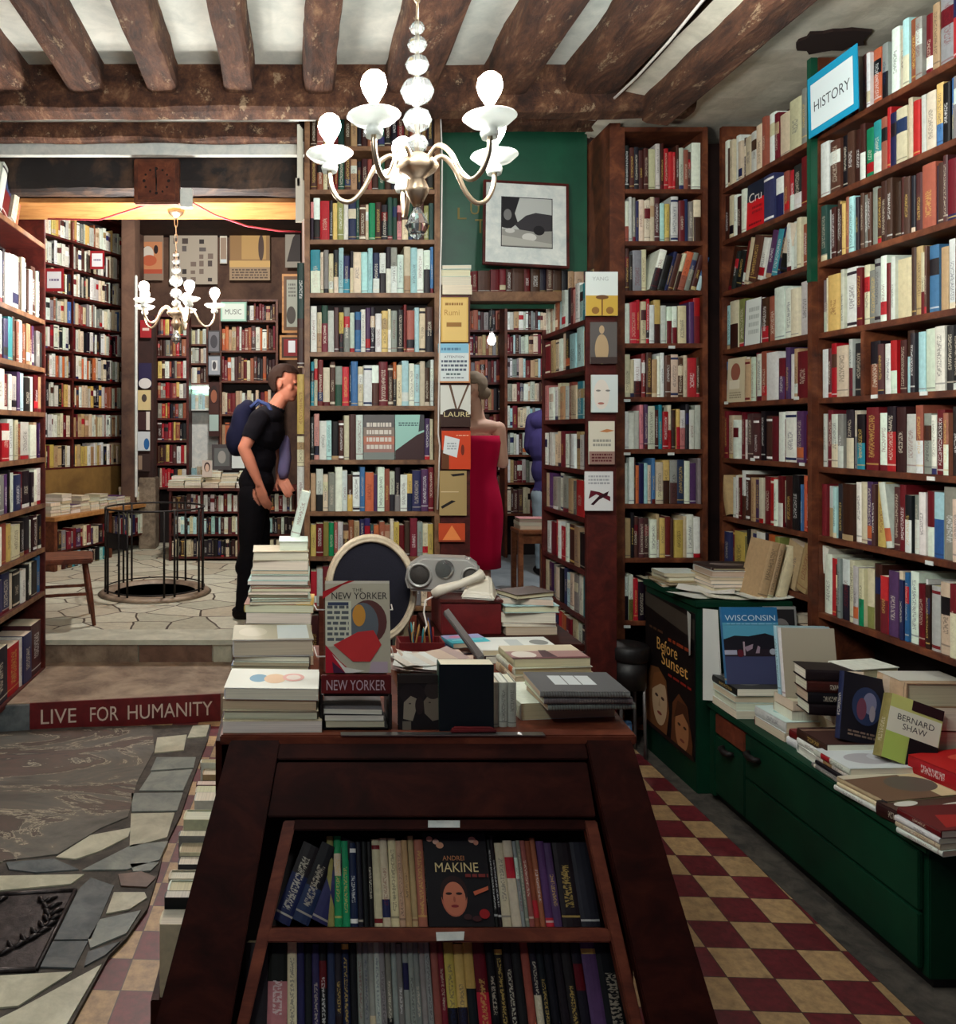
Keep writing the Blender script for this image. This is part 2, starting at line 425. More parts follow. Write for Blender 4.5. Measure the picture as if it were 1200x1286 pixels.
def colour_words(c1, c2):
    return PNAME[c1] if not c2 else PNAME[c1] + ' and ' + PNAME[c2]
TOK = re.compile(r'^(_|#[a-z_]+:|[a-z]{1,2})(\d+(?:\.\d+)?)?([/\\<]?)$')
FACEOUT = {}
def row(F, x0, x1, z, toks, h0, h1, d, where, group, count='left', lean=16, dj=.018, fill=1.):
    """books standing on a shelf from x0 to x1 in frame F; toks lists their colours and relative widths from left to right"""
    it = []
    for tk in toks.split():
        m = TOK.match(tk); assert m, tk
        it.append((m.group(1), float(m.group(2) or 3), m.group(3)))
    tot = sum(w for _, w, _ in it); k = (x1 - x0) / tot * fill; x = x0
    nb = sum(1 for c, _, _ in it if c != '_'); i = 0
    for c, w, ln in it:
        t = w * k
        if c == '_': x += t; continue
        i += 1; no = i if count in ('left', 'the post', 'the divider', 'the rear end') else nb + 1 - i
        if c[0] == '#':
            key = c[1:-1]; fo = FACEOUT[key]
            hh = fo.get('h', h1); ww = t - .004; th = .022
            mt = F @ T(x + .002, fo.get('y', .012), z + .0005) @ frame((0, th / 2, 0), (0, -1, 0), (1, 0, 0)) @ RY(-2)
            add_book(mt, th, ww, hh, fo['c'], fo['label'], group, None, True, shapes=fo['s'], face='+', force=True)
            x += t; continue
        hh = brnd.uniform(h0, h1); dd = min(d, hh * brnd.uniform(.62, .72)); yj = brnd.uniform(.004, dj + .004)
        g = t * brnd.uniform(.0, .04)
        c1, c2 = c[0], (c[1] if len(c) > 1 else None)
        lw = ' leaning' if ln else ''
        sz = 'thick ' if t > .042 else ('slim ' if t < .017 else '')
        nm = f"{sz}{colour_words(c1, c2)} book{lw}, {ordinal(no)} from {count}, {where}"
        for drop in (sz, lw):
            if len(nm.split()) > 16 and drop: nm = nm.replace(drop, '', 1)
        if ln:
            a = R(lean) * (1 if ln == '/' else -1); s = 1 if ln == '/' else -1
            tt = t * math.cos(a)
            mt = F @ T(x + (t if s > 0 else 0), yj, z + .0005) @ Matrix.Rotation(a, 4, 'Y') @ T(-s * tt / 2, 0, 0)
            add_book(mt, tt - g, dd, hh, c1, nm, group, c2)
        else:
            mt = F @ T(x + t / 2, yj, z + .0005) @ RY(brnd.uniform(-.35, .35))
            add_book(mt, t - g - .0006, dd, hh, c1, nm, group, c2)
        x += t
def rand_tokens(n, pal, wmin=2, wmax=4):
    return ' '.join(brnd.choice(pal.split()) + str(brnd.randint(wmin, wmax)) for _ in range(n))
def flat_book(x, y, z, w, dep, t, c1, label, group, yaw=180, c2=None, hard=None, pages=None, shapes=None, force=True, name='book', F=None, plainspine=False, extra=None):
    """a book lying flat: w wide across the view, dep deep, t thick; yaw 0 shows its spine, 180 its page edges"""
    if abs(yaw % 180) > 45 and abs(yaw % 180) < 135: h_, d_ = dep, w
    else: h_, d_ = w, dep
    base = frame((0, 0, 0), (0, 0, 1), (0, 1, 0), (-1, 0, 0))      # x->up, y->away, z->-X
    m = (F or Matrix.Identity(4)) @ T(x, y, z) @ RZ(yaw) @ base @ T(t / 2, -d_ / 2, -h_ / 2)
    add_book(m, t, d_, h_, c1, label, group, c2, hard, pages, force, shapes, face='+', name=name, plainspine=plainspine, extra=extra)
    return z + t + .0008
def stack(x, y, z, items, where, group, rnd=7, F=None, force=True):
    """items from the bottom up: (width, depth, thickness, colour, yaw, extra words, shapes)"""
    q = random.Random(rnd); n = len(items)
    for i, it in enumerate(items):
        w, dep, t, c, yaw, words, shapes = (it + (None,) * 7)[:7]
        pos = 'top' if i == n - 1 else ('bottom' if i == 0 else (ordinal(i + 1) + ' from the bottom'))
        lab = f"{words or colour_words(c[0], c[1] if len(c) > 1 else None) + ' book'}, {pos} of {where}"
        z = flat_book(x + q.uniform(-.006, .006), y + q.uniform(-.006, .006), z, w, dep, t, c[0], lab, group, (180 if yaw is None else yaw) + q.uniform(-3, 3), c[1] if len(c) > 1 else None, shapes=shapes, F=F, force=force)
    return z
def face_out(mtx, w, h, t, c, label, group, shapes, name='book', hard=True):
    """a book standing with its front cover towards -y of mtx, lower left corner at the origin"""
    add_book(mtx @ frame((0, t / 2, 0), (0, -1, 0), (1, 0, 0)), t, w, h, c, label, group, None, hard, shapes=shapes, force=True, name=name, plainspine=True)

def finish_books(limit=300):
    # rank by what the camera sees of each, then make objects of the largest and one mesh of the rest
    vs, fs, owner = [], [], []
    dg = bpy.context.evaluated_depsgraph_get(); dg.update()
    for o in scene.objects:
        if o.type != 'MESH': continue
        if o.name.startswith(('glass', 'light_bulb')): continue
        me = o.evaluated_get(dg).data; mw = o.matrix_world; i = len(vs)
        vs += [mw @ v.co for v in me.vertices]
        for p in me.polygons: fs.append(tuple(i + q for q in p.vertices)); owner.append(-1)
    for bi, r in enumerate(REC):
        for mb in (r['cov'], r['pg']):
            i = len(vs); vs += [r['mtx'] @ Vector(p) for p in mb.v]
            for f in mb.f: fs.append(tuple(i + q for q in f)); owner.append(bi)
    bvh = BVHTree.FromPolygons(vs, fs)
    hits = [0] * len(REC); o = Vector((0, 0, EYE))
    for py in range(2, 1286, 4):
        for px in range(2, 1200, 4):
            d = Vector(((px - 375) / FPX, 1, -(py - 540) / FPX)).normalized()
            loc, nrm, idx, dist = bvh.ray_cast(o, d)
            if idx is not None and owner[idx] >= 0: hits[owner[idx]] += 1
    order = sorted(range(len(REC)), key=lambda i: (-(hits[i] + (1e6 if REC[i]['force'] and hits[i] else 0)), i))
    chosen = [i for i in order if hits[i] > 0][:limit]; cs = set(chosen)
    rest = MB(); nrest = 0
    for i, r in enumerate(REC):
        if i in cs or r['force'] and r['shapes']:
            b = r['cov'].build(r['name'], 'book'); b.matrix_world = r['mtx']
            tag(b, r['label'], 'magazine' if 'magazine' in r['name'] else 'book', r['group'])
            r['pg'].build('page_block', 'page', b)
            if r['extra']: r['extra'](b, r['dims'])
            if r['shapes']:
                t, d, h = r['dims']
                # local plane: front cover at x = +t/2, along y (0..d), up z (0..h)
                art(b, frame((t / 2, 0, 0), (0, 1, 0), (0, 0, 1), (1, 0, 0)), d, h, r['shapes'])
        else:
            rest.merge(r['cov'], r['mtx'], [0]); rest.merge(r['pg'], r['mtx'], [1]); nrest += 1
    o = rest.build('shelved_books', ['book', 'page'])
    tag(o, 'the many small book spines filling the remaining shelf space all round', 'books', None, 'stuff')
    print('BOOKS total', len(REC), 'objects', len(cs), 'merged', nrest, 'hidden', sum(1 for h in hits if h == 0), 'cut', hits[chosen[-1]])

# ------------------------------------------------------------------ bookcases
def bookcase(name, label, F, W, zs, D, top, mat='shelf_wood', st=.028, sh=.024, back=True, group=None, z0=0., lip=0., sides=(1, 1), topboard=True, inner='dark_inside', mids=()):
    t = thing(name, label, 'bookcase', F, group)
    for s, x in ((sides[0], -st), (sides[1], W)):
        if s: sbox('side_panel', (x, -lip, z0), (x + st, D, top), mat, t)
    for z in zs: sbox('shelf', (0, -lip, z - sh), (W, D - .01, z), mat, t, .002)
    if topboard: sbox('top_board', (0 if sides[0] else 0, -lip, top - sh), (W, D, top), mat, t)
    if back: sbox('back_panel', (0, D - .01, z0), (W, D + .004, top), inner, t, 0)
    for x, za, zb in mids: sbox('divider', (x - .012, -lip, za), (x + .012, D - .01, zb), mat, t)
    return t
# ------------------------------------------------------------------ the room
def checker_mat():
    m, nt, b = new_mat('checkered_tiles')
    g = N(nt, 'ShaderNodeNewGeometry'); mp = N(nt, 'ShaderNodeMapping', vector_type='TEXTURE')
    mp.inputs['Location'].default_value = (1.560, 2.755, 0); mp.inputs['Rotation'].default_value = (0, 0, R(-2.6)); mp.inputs['Scale'].default_value = (.1368, .1368, 1)
    L(nt, g.outputs['Position'], mp.inputs['Vector'])
    sx = N(nt, 'ShaderNodeSeparateXYZ'); L(nt, mp.outputs['Vector'], sx.inputs[0])
    def mth(op, *a):
        n = N(nt, 'ShaderNodeMath', operation=op)
        for i, q in enumerate(a):
            if isinstance(q, (int, float)): n.inputs[i].default_value = q
            else: L(nt, q, n.inputs[i])
        return n.outputs[0]
    fx, fy = mth('FLOOR', sx.outputs['X']), mth('FLOOR', sx.outputs['Y'])
    par = mth('MODULO', mth('ABSOLUTE', mth('ADD', fx, fy)), 2.)
    wn = N(nt, 'ShaderNodeTexWhiteNoise', noise_dimensions='2D'); cb = N(nt, 'ShaderNodeCombineXYZ'); L(nt, fx, cb.inputs[0]); L(nt, fy, cb.inputs[1]); L(nt, cb.outputs[0], wn.inputs['Vector'])
    f = noise_tex(nt, g.outputs['Position'], 30, 8, .7)
    cream = ramp(nt, f, [(.25, (130, 102, 76)), (.6, (188, 154, 110))]); red = ramp(nt, f, [(.25, (66, 20, 26)), (.65, (116, 38, 46))])
    mx = N(nt, 'ShaderNodeMix', data_type='RGBA'); L(nt, par, mx.inputs['Factor']); L(nt, red, mx.inputs['A']); L(nt, cream, mx.inputs['B'])
    hs = N(nt, 'ShaderNodeHueSaturation'); L(nt, mx.outputs['Result'], hs.inputs['Color']); L(nt, mth('ADD', mth('MULTIPLY', wn.outputs['Value'], .3), .85), hs.inputs['Value'])
    ex = mth('ABSOLUTE', mth('SUBTRACT', mth('FRACT', sx.outputs['X']), .5)); ey = mth('ABSOLUTE', mth('SUBTRACT', mth('FRACT', sx.outputs['Y']), .5))
    gr = mth('GREATER_THAN', mth('MAXIMUM', ex, ey), .488)
    m2 = N(nt, 'ShaderNodeMix', data_type='RGBA'); L(nt, gr, m2.inputs['Factor']); L(nt, hs.outputs['Color'], m2.inputs['A']); m2.inputs['B'].default_value = (*lin((70, 52, 44)), 1)
    L(nt, m2.outputs['Result'], b.inputs['Base Color']); b.inputs['Roughness'].default_value = .5
    bump(nt, b, f, .15, .003)
    return m
def crazy_mat(name, sc, cols, groutc, rough=.45, kind='World', gw=.03):
    m, nt, b = new_mat(name)
    g = N(nt, 'ShaderNodeNewGeometry'); mp = N(nt, 'ShaderNodeMapping'); mp.inputs['Scale'].default_value = (sc, sc * 1.25, 0); L(nt, g.outputs['Position'], mp.inputs['Vector'])
    f0 = N(nt, 'ShaderNodeTexNoise'); f0.inputs['Scale'].default_value = 3.; L(nt, g.outputs['Position'], f0.inputs['Vector'])
    ad = N(nt, 'ShaderNodeVectorMath', operation='MULTIPLY_ADD'); L(nt, f0.outputs['Color'], ad.inputs[0]); ad.inputs[1].default_value = (.25, .25, 0); L(nt, mp.outputs['Vector'], ad.inputs[2])
    v1 = N(nt, 'ShaderNodeTexVoronoi', feature='DISTANCE_TO_EDGE', voronoi_dimensions='2D'); v1.inputs['Scale'].default_value = 1.; L(nt, ad.outputs[0], v1.inputs['Vector'])
    v2 = N(nt, 'ShaderNodeTexVoronoi', feature='F1', voronoi_dimensions='2D'); v2.inputs['Scale'].default_value = 1.; L(nt, ad.outputs[0], v2.inputs['Vector'])
    s = N(nt, 'ShaderNodeSeparateColor'); L(nt, v2.outputs['Color'], s.inputs[0])
    base = ramp(nt, s.outputs[0], [(i / (len(cols) - 1), c) for i, c in enumerate(cols)])
    f = noise_tex(nt, g.outputs['Position'], 22, 8, .7)
    hs = N(nt, 'ShaderNodeHueSaturation'); L(nt, base, hs.inputs['Color'])
    mt = N(nt, 'ShaderNodeMath', operation='MULTIPLY_ADD'); L(nt, f, mt.inputs[0]); mt.inputs[1].default_value = .8; mt.inputs[2].default_value = .6; L(nt, mt.outputs[0], hs.inputs['Value'])
    gr = N(nt, 'ShaderNodeMath', operation='LESS_THAN'); L(nt, v1.outputs['Distance'], gr.inputs[0]); gr.inputs[1].default_value = gw
    mx = N(nt, 'ShaderNodeMix', data_type='RGBA'); L(nt, gr.outputs[0], mx.inputs['Factor']); L(nt, hs.outputs['Color'], mx.inputs['A']); mx.inputs['B'].default_value = (*lin(groutc), 1)
    L(nt, mx.outputs['Result'], b.inputs['Base Color']); b.inputs['Roughness'].default_value = rough
    bump(nt, b, v1.outputs['Distance'], .2, .01)
    return m
def marble_mat():
    m, nt, b = new_mat('dark_veined_marble')
    v = coords(nt, (1., 2.2, 1), 'World', (0, 0, R(-25)))
    f = noise_tex(nt, v, 1.5, 14, .66, 1.3)
    L(nt, ramp(nt, f, [(.28, (86, 86, 82)), (.44, (112, 110, 104)), (.50, (120, 114, 106)), (.512, (186, 178, 158)), (.524, (100, 94, 88)), (.60, (112, 98, 92)), (.66, (86, 86, 84)), (.69, (160, 154, 138)), (.72, (84, 84, 82))]), b.inputs['Base Color'])
    b.inputs['Roughness'].default_value = .25; bump(nt, b, f, .1, .004)
    return m
M['tiles'] = checker_mat()
M['crazy'] = crazy_mat('crazy_paving', 2.9, [(176, 176, 156), (206, 208, 188), (190, 182, 160), (214, 218, 200)], (70, 58, 48), .5, gw=.022)
M['marble'] = marble_mat()
M['grout'] = mottled('dark_grout', (48, 44, 42), (86, 80, 72), 16, .8, .5)
M['slab_light'] = mottled('pale_flagstone', (168, 168, 146), (206, 204, 182), 9, .32, .25)
M['slab_grey'] = mottled('grey_flagstone', (112, 122, 120), (154, 160, 152), 9, .28, .25)
M['slate'] = mottled('slate_flagstone', (76, 84, 88), (110, 116, 118), 10, .25, .25)
M['slab_brown'] = mottled('brown_flagstone', (88, 64, 52), (122, 92, 76), 9, .5, .25)
M['nosing'] = mottled('pale_step_nosing', (176, 180, 164), (206, 208, 190), 7, .5, .2)
M['step_stone'] = mottled('worn_step_stone', (104, 86, 72), (170, 152, 130), 5, .5, .5)
M['riser_red'] = mottled('red_painted_riser', (84, 14, 18), (112, 24, 28), 8, .5, .1)
M['bronze'] = mottled('bronze_relief', (36, 32, 34), (70, 64, 64), 30, .4, .3, metal=.6)

def slab(pts, z0, z1):
    mb = MB(); n = len(pts); a = [(x, y, z1) for x, y in pts]; c = [(x, y, z0) for x, y in pts]
    area = sum(pts[i][0] * pts[(i + 1) % n][1] - pts[(i + 1) % n][0] * pts[i][1] for i in range(n))
    if area < 0: a.reverse(); c.reverse()
    mb.face(a)
    for i in range(n):
        j = (i + 1) % n; mb.face([a[i], c[i], c[j], a[j]])
    return mb
def wallbox(name, a, b, mat, label=None, cat='wall'):
    mb = MB(); mb.box(a, b); return struct(name, mb, mat, None, label, cat)

wallbox('floor', (-3, .2, -.1), (2.6, 5.2, 0), 'tiles', 'red and cream checkered tile floor', 'floor')
wallbox('floor_2', (1.705, .4, -.05), (2.5, 4.3, .002), 'grout', 'grey stone strip of floor along the green bench', 'floor')
# step and upper floor
tread = [(-2.3, 4.16), (-1.445, 4.29), (-.466, 4.44), (.2, 4.54), (.2, 5.12), (-2.3, 5.12)]
struct('floor_3', slab(tread, -.02, .15), 'step_stone', None, 'worn stone step below the raised back floor', 'floor')
wallbox('floor_4', (-3.6, 5.07, -.05), (.03, 10.2, .287), 'crazy', 'raised crazy paving floor of the back room', 'floor')
wallbox('floor_5', (.03, 5.07, -.05), (3.4, 10.2, .287), 'blue_floor', 'blue grey floor of the room through the doorway', 'floor')
wallbox('trim_1', (-2.2, 5.03, .262), (.02, 5.30, .293), 'nosing', 'pale stone nosing on the edge of the raised floor', 'trim')
for i, (x0, x1, mt) in enumerate(((-1.7, -1.02, 'step_stone'), (-1.01, -.55, 'slab_brown'), (-.54, -.43, 'slab_light'), (-.42, -.1, 'slab_brown'), (-.09, .02, 'slab_light'))):
    wallbox('riser_stone', (x0, 5.045, .15), (x1, 5.06, .26), mt, 'stone face of the upper step', 'riser')
# red painted riser with its motto
d = Vector((.979, .15, 0)).normalized(); nrm = Vector((d.y, -d.x, 0))
Fr = frame(Vector((-1.445, 4.286, 0)), d, -nrm)
mb = MB(); mb.box((0, -.012, .002), (1.02, .0, .152)); rz = mb.build('painted_riser', 'riser_red', None, Fr)
tag(rz, 'dark red step riser painted with a white motto', 'step')
for w_, x_, wd in (('LIVE', .12, .185), ('FOR', .36, .15), ('HUMANITY', .745, .46)):
    lettering(rz, frame((x_ + (.03 if w_ != 'HUMANITY' else 0), -.0135, .076), (1, 0, 0), (0, 0, 1), (0, -1, 0)), w_, wd, .078, (214, 196, 180))
mb = MB(); mb.box((-.9, -.02, 0), (-.0, .01, .145)); struct('step_end_stone', mb, 'slate', Fr, 'dark rough stone at the end of the lower step', 'step')

# the flagstone mosaic at the left of the desk
def FPt(cx, cy, z=.012):
    x, y = cx * .37807, 800 + cy * .37807
    Y = (EYE - z) * 1000 / (y - 540); return ((x - 375) / 1000 * Y, Y)
base = [(-260, 310), (700, 290), (690, 340), (640, 470), (600, 590), (545, 700), (530, 770), (490, 900), (420, 1000), (360, 1060), (230, 1300), (150, 1500), (-400, 1500)]
struct('floor_6', slab([FPt(*p) for p in base], -.01, .012), 'grout', None, 'grey bed of the flagstone mosaic floor', 'floor')
SL = [('marble', 'dark veined marble slab in the floor below the red step', [(-240, 330), (0, 325), (300, 310), (505, 300), (512, 380), (455, 485), (425, 600), (330, 640), (190, 725), (20, 745), (-100, 780), (-260, 760)]),
 ('slab_light', 'pale pointed flagstone at the marble slab corner', [(185, 735), (300, 662), (435, 637), (425, 667), (330, 715), (250, 741)]),
 ('slab_light', 'pale squarish flagstone beside the desk', [(435, 590), (580, 587), (555, 668), (430, 703)]),
 ('slab_grey', 'whitish flagstone with a grey pattern', [(462, 513), (502, 452), (640, 442), (608, 513)]),
 ('slab_grey', 'grey flagstone between two pale ones', [(438, 583), (436, 522), (608, 520), (588, 580)]),
 ('slab_light', 'small veined flagstone below the red step', [(512, 388), (522, 337), (620, 327), (610, 378)]),
 ('slab_light', 'small pale flagstone at the step corner', [(622, 338), (640, 298), (695, 294), (684, 333)]),
 ('slab_grey', 'grey flagstone under the small veined one', [(500, 446), (520, 402), (650, 402), (642, 437)]),
 ('slab_light', 'long cream flagstone above the bronze plaque', [(-250, 805), (0, 797), (280, 792), (235, 824), (0, 846), (-250, 862)]),
 ('slate', 'large slate flagstone beside the bronze plaque', [(262, 842), (302, 803), (378, 830), (302, 1008), (180, 1010)]),
 ('slate', 'lower slate flagstone beside the bronze plaque', [(175, 1016), (292, 1015), (247, 1104), (132, 1100)]),
 ('slab_light', 'pale flagstone right of the slate', [(378, 852), (480, 852), (488, 870), (430, 908), (352, 923)]),
 ('slab_brown', 'rounded brown flagstone', [(392, 792), (470, 782), (518, 802), (488, 834), (402, 830)]),
 ('slab_grey', 'grey flagstone below the pale triangle', [(292, 1008), (332, 942), (468, 912), (420, 988), (300, 1038)]),
 ('slate', 'narrow slate flagstone by the tile strip', [(280, 1098), (292, 1050), (398, 1016), (350, 1060)]),
 ('slab_light', 'pale flagstone below the bronze plaque', [(-250, 1140), (0, 1130), (240, 1116), (60, 1230), (0, 1236), (-250, 1290)]),
 ('slab_light', 'long pale flagstone at the tile strip', [(-200, 1500), (-100, 1320), (60, 1242), (338, 1092), (222, 1290), (120, 1500)]),
 ('slab_grey', 'grey flagstone under the pale square', [(272, 778), (440, 693), (558, 682), (530, 743), (420, 776)]),
 ('slab_grey', 'thin grey flagstone', [(432, 757), (528, 752), (500, 780), (442, 783)]),
 ('slate', 'dark flagstone left of the pointed one', [(20, 752), (180, 740), (262, 776), (120, 786), (30, 775)])]
for mt, lb, pts in SL:
    struct('paving_slab', slab([FPt(*p) for p in pts], 0, .017), mt, None, lb, 'floor', bev=.003)
# bronze plaque with a foliage relief
pq = [FPt(*p, .02) for p in [(-140, 862), (250, 840), (120, 1102), (-190, 1110)]]
pl = slab(pq, 0, .018).build('bronze_plaque', 'bronze'); tag(pl, 'bronze plaque with a leafy relief set among the flagstones', 'plaque')
c = sum((Vector((*p, 0)) for p in pq), Vector()) / 4
mb = MB(); inn = [Vector((*p, .018)).lerp(Vector((c.x, c.y, .018)), .0) for p in pq]
for i in range(4):
    a, b2 = inn[i], inn[(i + 1) % 4]; mb.tube([a, b2], .008, 8)
mb.build('raised_rim', 'bronze', pl)
mb = MB(); q = random.Random(3)
for sx in (-1, 1):
    for k in range(9):
        t = k / 8; x = c.x + sx * (.03 + .1 * math.sin(t * 2.6)); y = c.y - .13 + .27 * t
        for s2 in (-1, 1):
            pts = [(x, y, .02), (x + s2 * .018, y + .016, .026), (x + s2 * .034 + sx * .004, y + .034, .021)]
            mb.tube(pts, [.006, .008, .002], 6)
    mb.tube([(c.x + sx * (.03 + .1 * math.sin(k / 8 * 2.6)), c.y - .13 + .27 * k / 8, .02) for k in range(9)], .004, 6)
mb.build('leaf_relief', 'bronze', pl)

# walls
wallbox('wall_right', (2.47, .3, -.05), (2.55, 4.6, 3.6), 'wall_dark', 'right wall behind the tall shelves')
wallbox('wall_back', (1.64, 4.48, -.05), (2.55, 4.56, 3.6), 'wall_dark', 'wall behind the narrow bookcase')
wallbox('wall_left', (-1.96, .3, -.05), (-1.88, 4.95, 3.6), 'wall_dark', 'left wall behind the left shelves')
wallbox('wall_partition', (.035, 4.62, .2), (.085, 10.1, 4.2), 'wall', 'partition wall between the two back rooms')
wallbox('wall_far', (-3.6, 10.05, .2), (3.4, 10.15, 4.2), 'wall', 'far wall of the back room with posters')
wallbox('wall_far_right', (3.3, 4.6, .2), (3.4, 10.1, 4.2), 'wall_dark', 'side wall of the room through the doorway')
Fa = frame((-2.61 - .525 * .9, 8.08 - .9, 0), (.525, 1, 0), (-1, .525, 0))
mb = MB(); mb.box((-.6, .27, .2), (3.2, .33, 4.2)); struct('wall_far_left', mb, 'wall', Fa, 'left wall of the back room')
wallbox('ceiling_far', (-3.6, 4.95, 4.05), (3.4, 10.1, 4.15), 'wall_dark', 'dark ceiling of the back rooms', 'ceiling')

# ceiling, beams
wallbox('ceiling', (-3.2, .2, 3.41), (1.95, 4.0, 3.5), 'plaster', 'white plaster ceiling between the beams', 'ceiling')
mb = MB()   # lower, lumpy plaster on the right
nx, ny = 22, 26
hc = (2.02, 3.18)
rows_ = []
for j in range(ny + 1):
    r_ = []
    for i in range(nx + 1):
        x = 1.60 + .9 * i / nx; y = .3 + 4.2 * j / ny
        z = 3.235 + .012 * noise.noise(Vector((x * 5, y * 4, 0))) + max(0, (1.78 - x)) * .25
        r_.append((x, y, z))
    rows_.append(r_)
for j in range(ny):
    for i in range(nx):
        mb.face([rows_[j][i], rows_[j + 1][i], rows_[j + 1][i + 1], rows_[j][i + 1]], smooth=True)
struct('ceiling_2', mb, 'plaster_warm', None, 'lower bulging plaster ceiling over the tall shelves', 'ceiling')
# ragged hole in the plaster: a dark slab, its colour standing for the shade inside
mb = MB(); q = random.Random(8); pts = []
ch = P(1052, 55, 3.12)
for k in range(22):
    a = 2 * math.pi * k / 22; rr = 1 + q.uniform(-.16, .16)
    pts.append((2.20 + .14 * rr * math.cos(a), 3.285 + .10 * rr * math.sin(a), 3.222))
mb.face(pts[::-1]); mb.face([(x, y, 3.30) for x, y, z in pts])
for k in range(22): mb.face([pts[k], pts[(k + 1) % 22], (*pts[(k + 1) % 22][:2], 3.3), (*pts[k][:2], 3.3)])
struct('ceiling_hole', mb, 'hole', None, 'ragged dark hole broken in the plaster ceiling', 'ceiling')

def rough_beam(name, a, b, w, h, mat, label, rot=0., amp=.012, n=26, kind='structure', cat='beam'):
    """a hewn beam from a to b (centre of its underside), w wide, h high, its faces and edges uneven"""
    a, b = Vector(a), Vector(b); ax = (b - a).normalized(); side = ax.cross(Vector((0, 0, 1))).normalized(); mb = MB(); rings = []
    prof = [(-.5, 1), (-.5, .6), (-.5, .25), (-.44, .06), (-.3, 0), (0, 0), (.3, 0), (.44, .06), (.5, .25), (.5, .6), (.5, 1)]
    sd = (hash(label) % 97) if False else sum(map(ord, label)) % 97
    for k in range(n + 1):
        c = a.lerp(b, k / n); r_ = []
        for i, (u, v) in enumerate(prof):
            nz = noise.noise(c * 3.1 + Vector((i * .37, sd, u))) * amp + noise.noise(c * 9 + Vector((i * .6, sd + 5, v))) * amp * .5
            r_.append(c + side * (u * (w + nz * 2.2)) + Vector((0, 0, v * h + (nz if v < .9 else 0))))
        rings.append(r_)
    mb.grid(rings, 0, closed=True, cap0=True, cap1=True, smooth=False)
    return struct(name, mb, mat, None, label, cat)
BX = [(-1.41, .19, 'oak ceiling beam nearest the left wall'), (-1.03, .175, 'second oak ceiling beam from the left wall'), (-.655, .15, 'third oak ceiling beam from the left wall'),
      (-.28, .15, 'fourth oak ceiling beam from the left wall'), (.11, .15, 'oak ceiling beam above the central bookcase'), (.56, .25, 'wide oak ceiling beam behind the chandelier'),
      (1.03, .22, 'oak ceiling beam above the green board'), (1.45, .26, 'oak ceiling beam carrying the white cable')]
for x, w, lb in BX:
    rough_beam('ceiling_beam', (x, 1.2, 3.265), (x - .01, 3.93, 3.265), w, .16, 'beam', lb)
rough_beam('ceiling_beam', (1.78, 1.2, 3.15), (1.78, 3.95, 3.135), .17, .28, 'beam', 'oak ceiling beam beside the lower plaster')
rough_beam('ceiling_beam', (-3.2, 3.98, 3.19), (1.95, 3.98, 3.19), .16, .23, 'beam', 'heavy cross beam under the ends of the ceiling beams', n=60)
wallbox('trim_2', (-3.2, 4.11, 3.225), (.0, 4.15, 3.30), 'white_paint', 'thin white plaster strip above the second beam', 'trim')
rough_beam('ceiling_beam', (-3.2, 4.2, 3.14), (.0, 4.2, 3.14), .09, .13, 'beam', 'second cross beam between two white strips', n=50)
wallbox('trim_3', (-3.2, 4.24, 3.085), (.03, 4.28, 3.155), 'white_paint', 'white painted strip above the blackened lintel', 'trim')
rough_beam('lintel_beam', (-3.2, 4.42, 2.93), (.06, 4.42, 2.93), .16, .2, 'lintel', 'blackened scorched lintel behind the clock', n=50)
wallbox('trim_4', (-3.2, 4.5, 2.905), (.02, 4.86, 2.93), 'soffit', 'yellow boarded underside of the lintel', 'trim')
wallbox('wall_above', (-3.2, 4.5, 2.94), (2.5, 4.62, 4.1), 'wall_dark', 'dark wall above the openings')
rough_beam('ceiling_beam', (.35, 4.36, 3.27), (1.66, 4.36, 3.27), .14, .14, 'beam', 'cross beam above the green board', n=30)
wallbox('door_frame', (1.62, 4.15, 0), (1.675, 4.5, 3.22), 'shelf_wood', 'brown post at the edge of the doorway', 'door')
# ------------------------------------------------------------------ face-out books standing among the spines
BLK = (24, 20, 24)
FACEOUT.update({
 'city': dict(c='s', h=.235, label='face-out book with a grey to salmon cover, sixth shelf of the central bookcase', s=[('r', 0, .0, 1, .16, (120, 128, 124)), ('r', 0, .16, 1, .34, (150, 112, 104)), ('r', 0, .34, 1, .52, (176, 112, 92)), ('r', 0, .52, 1, .72, (132, 118, 108)), ('r', 0, .72, 1, 1, (92, 90, 90)), ('l', .1, .2, .9, .86, 4, (206, 200, 190))]),
 'bay': dict(c='l', h=.235, label='face-out book with a pale teal cover and dark wedge, sixth shelf of the central bookcase', s=[('r', 0, 0, 1, 1, (150, 196, 186)), ('p', [(0, .2), (.75, .55), (1, .62), (1, 0), (0, 0)], (56, 34, 36)), ('l', .12, .74, .8, .84, 2, (70, 100, 100)), ('p', [(.8, .62), (1, .66), (1, 1), (.86, 1)], (60, 62, 66))]),
 'cru': dict(c='r', h=.225, label='face-out book with a black and red cover, second shelf of the far wall bay', s=[('r', 0, 0, 1, .62, (206, 18, 30)), ('r', 0, .62, 1, 1, (20, 30, 50)), ('t', 'Cru', .45, .68, .7, .2, (226, 220, 212)), ('l', .3, .3, .85, .5, 2, (150, 16, 26)), ('l', .15, .06, .85, .14, 1, (120, 10, 20))]),
 'wcov': dict(c='p', h=.225, label='face-out book with a white cover and purple spine, fourth shelf of the far wall bay', s=[('r', .1, 0, 1, 1, (214, 222, 216)), ('l', .3, .2, .9, .85, 4, (176, 186, 180))]),
 'ccov': dict(c='c', h=.225, label='face-out book with a cream pictorial cover, fifth shelf of the far wall bay', s=[('r', 0, 0, 1, 1, (206, 196, 164)), ('e', .45, .68, .26, .2, (150, 92, 74)), ('r', .12, .3, .7, .5, (226, 220, 196)), ('l', .15, .08, .8, .24, 3, (150, 140, 116))]),
})
